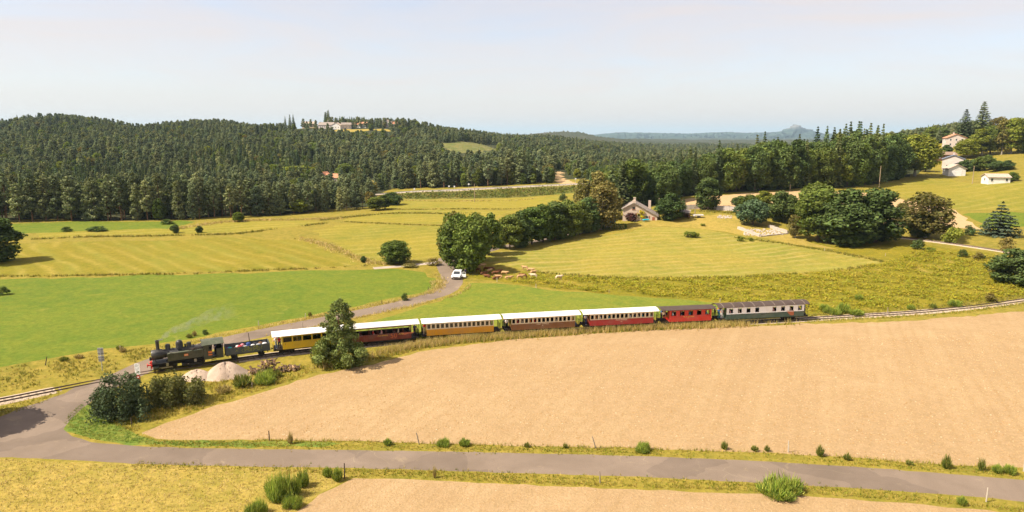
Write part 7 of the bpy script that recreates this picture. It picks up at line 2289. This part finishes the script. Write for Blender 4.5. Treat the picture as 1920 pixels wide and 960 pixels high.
m_fencep = paint('pale_fence_boards', (.52, .46, .42), .9, .1, 0, .15, 2)
for a, b, lab in (((1284, 393), (1318, 391), 'pale board fence beside the farm shed'), ((1331, 393), (1380, 396), 'pale board fence right of the tall narrow tree')):
    A = G(*map(float, a)); B = G(*map(float, b)); d = B - A; L_ = math.hypot(d.x, d.y)
    e = empty('board_fence', A, math.atan2(d.y, d.x), lab, 'fence')
    n = int(L_ / .5)
    bm_ = MB().box(0, .47, -.02, .02, -.2, 1.45).mesh('board'); bm_.materials.append(m_fencep)
    for k in range(n):
        z = float(T(A.x + d.x * k / n, A.y + d.y * k / n)) - A.z
        o = link('board', bm_, e); o.location = (L_ * k / n, random.uniform(-.015, .015), z + random.uniform(-.05, .05))
    for k in range(0, n, 4):
        z = float(T(A.x + d.x * k / n, A.y + d.y * k / n)) - A.z
        MB().box(L_ * k / n - .05, L_ * k / n + .05, .03, .13, z - .3, z + 1.6).build('fence_post', m_postd, e)
rg = np.random.default_rng(12)
mb = MB()
for k in range(220):
    u = rg.uniform(1395, 1468); v = rg.uniform(430, 442)
    q = G(float(u), float(v)); mb.ball((q.x, q.y, q.z + .05), (rg.uniform(.12, .35), rg.uniform(.12, .35), rg.uniform(.1, .25)), 6, 4)
o = mb.build('rubble', m_wallstone); tag(o, None, None, None, 'stuff')
mb = MB()
for k in range(60):
    u = rg.uniform(1345, 1372); v = rg.uniform(404, 410)
    q = G(float(u), float(v)); mb.ball((q.x, q.y, q.z + .05), (rg.uniform(.12, .35), rg.uniform(.12, .35), rg.uniform(.1, .25)), 6, 4)
o = mb.build('rubble', m_wallstone); tag(o, None, None, None, 'stuff')
# parasol, hedge, blue water butt, shed, trailer
m_turq = paint('turquoise_canvas', (.015, .42, .55), .8, .1, 0, .1); m_bluep = paint('blue_plastic', (.01, .20, .32), .5)
p = G(1144.0, 428.0)
e = empty('parasol', p, 0, 'turquoise parasol in the shade of the garden hedge', 'parasol')
MB().lathe([(1.7, 1.95), (1.55, 2.15), (.9, 2.5), (.03, 2.75)], (0, 0, 0), 8).build('canopy', m_turq, e); MB().cyl((0, 0, -.1), (0, 0, 1.94), .04, n=6).build('pole', m_postw, e)
p = G(1211.0, 416.0)
e = empty('garden_table', p, .3, 'blue covered garden table beside the yellow shrub', 'table')
MB().box(-.9, .9, -.5, .5, .55, .80).build('table_cover', m_turq, e, False, .05)
for x in (-.8, .8):
    for y in (-.4, .4): MB().cyl((x, y, -.1), (x, y, .55), .05, n=6).build('leg', m_bluep, e)
def hedge(u, v, W, D, H, lab):
    p = G(float(u), float(v)); rg = np.random.default_rng(int(u))
    n = int((2 * (W + D) * H + W * D) * 26)
    q = rg.uniform(-1, 1, (n, 3)); ax = rg.choice([0, 1, 2], n, p=[.3, .4, .3])
    q[np.arange(n), ax] = np.sign(q[np.arange(n), ax]) * rg.uniform(.86, 1.04, n)
    q[:, 2] = np.abs(q[:, 2])
    N = np.zeros((n, 3)); N[np.arange(n), ax] = np.sign(q[np.arange(n), ax])
    V, F, c = leaves(q * np.array([W / 2, D / 2, H]), N, .14, rg)
    e = empty('hedge', p, -.1, lab, 'hedge')
    me = np_mesh('foliage', V, F, False, c * .8); me.materials.append(LM['dark']); link('foliage', me, e)
    MB().cyl((0, 0, -.3), (0, 0, H * .7), .12, .05, 6).build('stem', m_bark, e)
hedge(1152, 430, 6.8, 1.6, 1.6, 'dark clipped hedge in front of the farmhouse garden')
p = G(1283.0, 408.0)
e = empty('farm_shed', p, -.4, 'small dark open shed right of the dark farm tree', 'shed')
MB().box(-1.6, -1.5, -1.3, 1.3, -.2, 1.5).box(-1.5, 1.5, 1.2, 1.3, -.2, 2.1).box(1.5, 1.6, -1.3, 1.3, -.2, 1.5).build('wall', M_TIMBER, e)
MB().prism_x([(-1.5, 1.55), (1.5, 2.25), (1.5, 2.35), (-1.5, 1.65)], -1.8, 1.8).build('roof', M_RGREY, e)
def trailer(u, v, rz, lab):
    p = G(float(u), float(v))
    e = empty('farm_trailer', p, rz, lab, 'trailer')
    MB().box(-1.5, 1.5, -.75, .75, .55, .62).box(-1.5, 1.5, -.78, -.74, .62, .95).box(-1.5, 1.5, .74, .78, .62, .95).box(1.46, 1.5, -.74, .74, .62, .95).build('bed', M_WHITE, e, False, .01)
    MB().box(-2.5, -1.5, -.05, .05, .50, .58).build('drawbar', m_postd, e)
    for sd in (-1, 1):
        w = MB().lathe([(.08, -.09), (.34, -.09), (.36, 0), (.34, .09), (.08, .09)], (.2, sd * .62, .36), 14, 'y').build('wheel', m_black, e, True)
trailer(1309, 408, .1, 'white flat farm trailer beside the pale pole')

def car(p, rz, body, lab, cat='car', opened=False):
    e = empty('parked_car', p, rz, lab, cat)
    # faces local -y
    prof = [(-2.05, .42), (-2.08, .62), (-1.98, .82), (-1.15, .95), (-.45, 1.42), (.2, 1.50), (1.3, 1.46), (1.85, 1.05), (2.05, .95), (2.08, .5), (1.95, .34), (-1.9, .34)]
    V = []; n = len(prof)
    for x, k in ((-.86, 1), (-.60, 2), (.60, 2), (.86, 1)):
        for (y, z) in prof: V.append((x if z < 1.0 else x * .86, y * (1.0 if k == 2 else .985), z))
    F = []
    for r in range(3):
        for i in range(n): F.append((r * n + i, r * n + (i + 1) % n, (r + 1) * n + (i + 1) % n, (r + 1) * n + i))
    F += [tuple(range(n)), tuple(range(3 * n, 4 * n))]
    MB().add(V, F).build('body', body, e, False, .03)
    g = MB().add([(-.66, -1.135, 1.01), (.66, -1.135, 1.01), (.58, -.50, 1.43), (-.58, -.50, 1.43), (-.66, -1.16, 1.03), (.66, -1.16, 1.03), (.58, -.525, 1.455), (-.58, -.525, 1.455)], [(0, 1, 2, 3), (7, 6, 5, 4), (0, 1, 5, 4), (1, 2, 6, 5), (2, 3, 7, 6), (3, 0, 4, 7)]).build('windscreen', M_DARKGLASS, e)
    MB().add([(-.62, 1.88, 1.06), (.62, 1.88, 1.06), (.56, 1.36, 1.45), (-.56, 1.36, 1.45), (-.62, 1.91, 1.08), (.62, 1.91, 1.08), (.56, 1.39, 1.47), (-.56, 1.39, 1.47)], [(0, 1, 2, 3), (7, 6, 5, 4), (0, 1, 5, 4), (1, 2, 6, 5), (2, 3, 7, 6), (3, 0, 4, 7)]).build('rear_window', M_DARKGLASS, e)
    for sd in (-1, 1):
        x = sd * .80
        MB().add([(x, -.85, 1.02), (x, 1.6, 1.05), (x * .92, 1.2, 1.40), (x * .92, -.35, 1.38), (x + sd * .02, -.85, 1.02), (x + sd * .02, 1.6, 1.05), (x * .92 + sd * .02, 1.2, 1.40), (x * .92 + sd * .02, -.35, 1.38)], [(0, 1, 2, 3), (7, 6, 5, 4), (0, 1, 5, 4), (1, 2, 6, 5), (2, 3, 7, 6), (3, 0, 4, 7)]).build('side_window', M_DARKGLASS, e)
        MB().box(sd * .5 - .18, sd * .5 + .18, -2.12, -2.06, .64, .78).build('headlight', m_lamp, e)
        MB().box(sd * .92 - .09, sd * .92 + .09, -.72, -.62, .98, 1.10).build('mirror', body, e)
        for y in (-1.3, 1.3):
            w = MB().lathe([(.10, -.10), (.30, -.10), (.32, -.06), (.32, .06), (.30, .10), (.10, .10)], (sd * .78, y, .32), 16, 'y').mesh('wheel', True)
            # lathe axis y -> turn to x
            o = MB()
            cy = MB().cyl((sd * .68, y, .32), (sd * .90, y, .32), .32, n=16).build('wheel', m_black, e, True)
            MB().cyl((sd * .902, y, .32), (sd * .915, y, .32), .19, n=12).build('rim', m_steel, cy)
    MB().box(-.45, .45, -2.11, -2.07, .44, .62).build('grille', m_black, e)
    if opened:
        dm = MB().box(0, 1.0, -.03, .03, .40, .98).box(.05, .10, -.02, .02, .98, 1.38).box(.10, .9, -.02, .02, 1.34, 1.38).box(.88, .93, -.02, .02, .98, 1.36)
        d = dm.build('open_door', body, e); d.location = (.88, -.75, 0); d.rotation_euler = (0, 0, -.15)
    return e
m_carwhite = paint('white_car_paint', (.80, .80, .80), .25, .6, 0, .02); m_cargrey = paint('grey_car_paint', (.22, .24, .26), .25, .6, 0, .03)
p = G(858.0, 521.0)
car(p, -.12, m_carwhite, 'white car parked at the road bend with its door open', opened=True)
q = G(872.5, 519.0)
person(q, .4, 'stand', 'navy', 'black', 0, 'person in dark clothes standing by the open door of the white car')
car(G(1104.0, 430.0), 1.2, m_cargrey, 'grey car parked in the shade at the upper end of the tree row')
car(G(1125.0, 428.0), 1.4, m_carwhite, 'white car half hidden behind the trees of the farmhouse garden')

# ------------------------------------------------------------------ cattle
def cow_mesh(lying):
    dz = -.52 if lying else 0
    V = [(0, 0, 1.12 + dz), (.55, 0, 1.10 + dz), (.95, 0, 1.14 + dz), (1.20, 0, 1.30 + dz), (1.45, 0, 1.30 + dz), (1.72, 0, 1.12 + dz), (-.55, 0, 1.12 + dz), (-.90, 0, 1.16 + dz), (-1.02, 0, .95 + dz), (-1.05, 0, .55 + dz)]
    rad = [.40, .40, .34, .20, .17, .10, .40, .28, .05, .03]
    E = [(0, 1), (1, 2), (2, 3), (3, 4), (4, 5), (0, 6), (6, 7), (7, 8), (8, 9)]
    def add(pts, rr, root):
        b = len(V)
        for i, (q, r) in enumerate(zip(pts, rr)):
            V.append(q); rad.append(r); E.append((root if i == 0 else b + i - 1, b + i))
    if lying:
        for s in (-1, 1):
            add([(.75, s * .26, .32), (1.05, s * .34, .12), (.70, s * .36, .07)], [.13, .08, .06], 2)
            add([(-.72, s * .30, .34), (-.25, s * .46, .14), (-.60, s * .50, .07)], [.17, .09, .06], 7)
    else:
        for s in (-1, 1):
            add([(.80, s * .20, .78), (.82, s * .20, .42), (.80, s * .20, .05)], [.14, .08, .07], 2)
            add([(-.72, s * .22, .80), (-.88, s * .22, .46), (-.80, s * .22, .05)], [.18, .085, .07], 7)
    for s in (-1, 1): add([(1.42, s * .17, 1.38 + dz), (1.40, s * .32, 1.40 + dz)], [.05, .04], 4)
    me = bpy.data.meshes.new('cow_skeleton'); me.from_pydata(V, E, [])
    o = bpy.data.objects.new('cow_skeleton', me); COL.objects.link(o)
    o.modifiers.new('s', 'SKIN')
    for i, r in enumerate(rad): me.skin_vertices[0].data[i].radius = (r, r)
    me.skin_vertices[0].data[0].use_root = True
    sb = o.modifiers.new('d', 'SUBSURF'); sb.levels = 1; sb.render_levels = 1
    m2 = bpy.data.meshes.new_from_object(o.evaluated_get(bpy.context.evaluated_depsgraph_get()))
    bpy.data.objects.remove(o)
    for p_ in m2.polygons: p_.use_smooth = True
    m2.materials.clear()
    return m2
COWM = {False: cow_mesh(False), True: cow_mesh(True)}
for k_ in COWM: COWM[k_].materials.append(m_skin)
m_tan = paint('fawn_hide', (.46, .28, .14), .9, .05, 0, .15, 1.5); m_cbrown = paint('brown_hide', (.16, .07, .035), .9, .05, 0, .25, 1.5); m_cpale = paint('cream_hide', (.60, .47, .32), .9, .05, 0, .12, 1.5)
COWS = [(1047, 525, 0, 'p', .3, 'cream cow grazing alone in the bracken'), (985, 507, 0, 't', 2.6, 'fawn cow standing at the upper edge of the bracken'), (994, 511, 0, 't', -.4, 'fawn cow just below the upper bracken edge'), (999, 516, 0, 't', .5, 'fawn cow in the middle of the loose group'),
 (1001, 522, 0, 'p', 2.9, 'cream cow below the loose group'), (975, 524, 0, 't', .2, 'fawn cow standing at the edge of the shade near the dry patch'), (982, 522, 0, 'b', 2.8, 'brown cow beside the fawn cow near the dry patch'),
 (903, 503, 0, 't', .4, 'fawn cow at the upper end of the shaded herd'), (897, 511, 0, 'b', 2.5, 'brown cow against the tree trunks'), (906, 515, 1, 'b', .3, 'brown cow lying in the middle of the shade'), (912, 509, 0, 'b', -.5, 'brown cow standing behind the lying one'),
 (917, 513, 0, 't', .9, 'fawn cow in the middle of the shaded herd'), (922, 509, 0, 'b', 2.9, 'brown cow at the back of the shaded herd'), (914, 520, 1, 'b', 2.7, 'reddish brown cow lying at the front of the shade'), (928, 517, 0, 'b', .1, 'dark brown cow right of the shade centre'),
 (936, 521, 1, 't', 3.0, 'fawn cow lying at the front of the herd'), (934, 514, 0, 'b', .4, 'brown cow standing near the right end of the herd'), (945, 517, 0, 't', -.3, 'fawn cow at the right end of the herd half in sun'), (953, 523, 1, 't', .2, 'fawn cow lying at the right end of the shade'), (929, 524, 1, 'b', .5, 'brown cow lying low at the front edge of the shade')]
for (u, v, ly, c_, rz, lab) in COWS:
    p = G(float(u), float(v))
    o = bpy.data.objects.new('cow', COWM[bool(ly)]); COL.objects.link(o)
    o.location = p; o.rotation_euler = (0, 0, rz); o.scale = (.66, .66, .68)
    o.material_slots[0].link = 'OBJECT'; o.material_slots[0].material = {'t': m_tan, 'b': m_cbrown, 'p': m_cpale}[c_]
    tag(o, lab, 'cow', 'herd of cattle by the road bend')

# ------------------------------------------------------------------ locomotive smoke
def smoke():
    M = Matrix.LocRotScale(loco.location, loco.rotation_euler, None)
    L_ = (track_at(s_of_u(277)) - track_at(s_of_u(420)))
    H = np.linalg.norm(L_[:2]) / 2
    a = M @ Vector((H - 1.45, 0, 3.8))
    pts = [a, a + Vector((1.3, .5, .75)), a + Vector((3.2, 1.4, 1.5)), a + Vector((6.0, 3.0, 2.3)), a + Vector((10, 5.4, 3.1))]
    rad = [.28, .5, .75, 1.05, 1.3]
    C = spline(np.array([list(p) for p in pts]), .3)
    rr = np.interp(np.linspace(0, 1, len(C)), np.linspace(0, 1, 5), rad)
    n = 14; V = []; F = []
    D = np.gradient(C, axis=0); D /= np.linalg.norm(D, axis=1)[:, None]
    for i in range(len(C)):
        d = Vector(D[i]); s = d.cross(Vector((0, 0, 1))).normalized(); u_ = s.cross(d)
        for j in range(n):
            t_ = 2 * math.pi * j / n
            k = 1 + .15 * math.sin(3 * t_ + i * .4) + .1 * math.sin(i * .9 + t_)
            q = Vector(C[i]) + (s * math.cos(t_) + u_ * math.sin(t_)) * rr[i] * k
            V.append(tuple(q))
    for i in range(len(C) - 1):
        for j in range(n):
            jj = (j + 1) % n
            F.append((i * n + j, i * n + jj, (i + 1) * n + jj, (i + 1) * n + j))
    mb = MB(); mb.add(V, F + [tuple(range(n - 1, -1, -1)), tuple(range((len(C) - 1) * n, len(C) * n))])
    t = NT('coal_smoke'); t.t.nodes.remove(t.out)
    out = t.n('OutputMaterial'); pv = t.n('VolumePrincipled')
    pv.inputs['Color'].default_value = (.55, .52, .50, 1)
    g = t.n('NewGeometry'); s = t.n('VectorMath', operation='DISTANCE'); t.l(g.outputs['Position'], s.inputs[0]); s.inputs[1].default_value = a
    fade = t.rng(s.outputs['Value'], 0.3, 9.5, .75, .0)
    nz = t.rng(t.noise(1.1, 3, .6, t.pos()), .40, .62)
    t.l(t.math('MULTIPLY', fade, nz), pv.inputs['Density'])
    t.l(pv.outputs[0], out.inputs['Volume'])
    o = mb.build('smoke', t.m, None, True); tag(o, None, None, None, 'stuff')
smoke()
# ------------------------------------------------------------------ air
def haze():
    t = NT('haze_air')
    t.t.nodes.remove(t.out)
    out = t.n('OutputMaterial')
    pv = t.n('VolumePrincipled')
    pv.inputs['Color'].default_value = (0.60, 0.82, 1.0, 1)
    pv.inputs['Density'].default_value = 5.6e-5
    pv.inputs['Anisotropy'].default_value = 0.1
    t.l(pv.outputs[0], out.inputs['Volume'])
    o = MB().box(-41000, 41000, -41000, 41000, -14.5, 420).build('haze', t.m)
    tag(o, None, None, None, 'stuff')
haze()
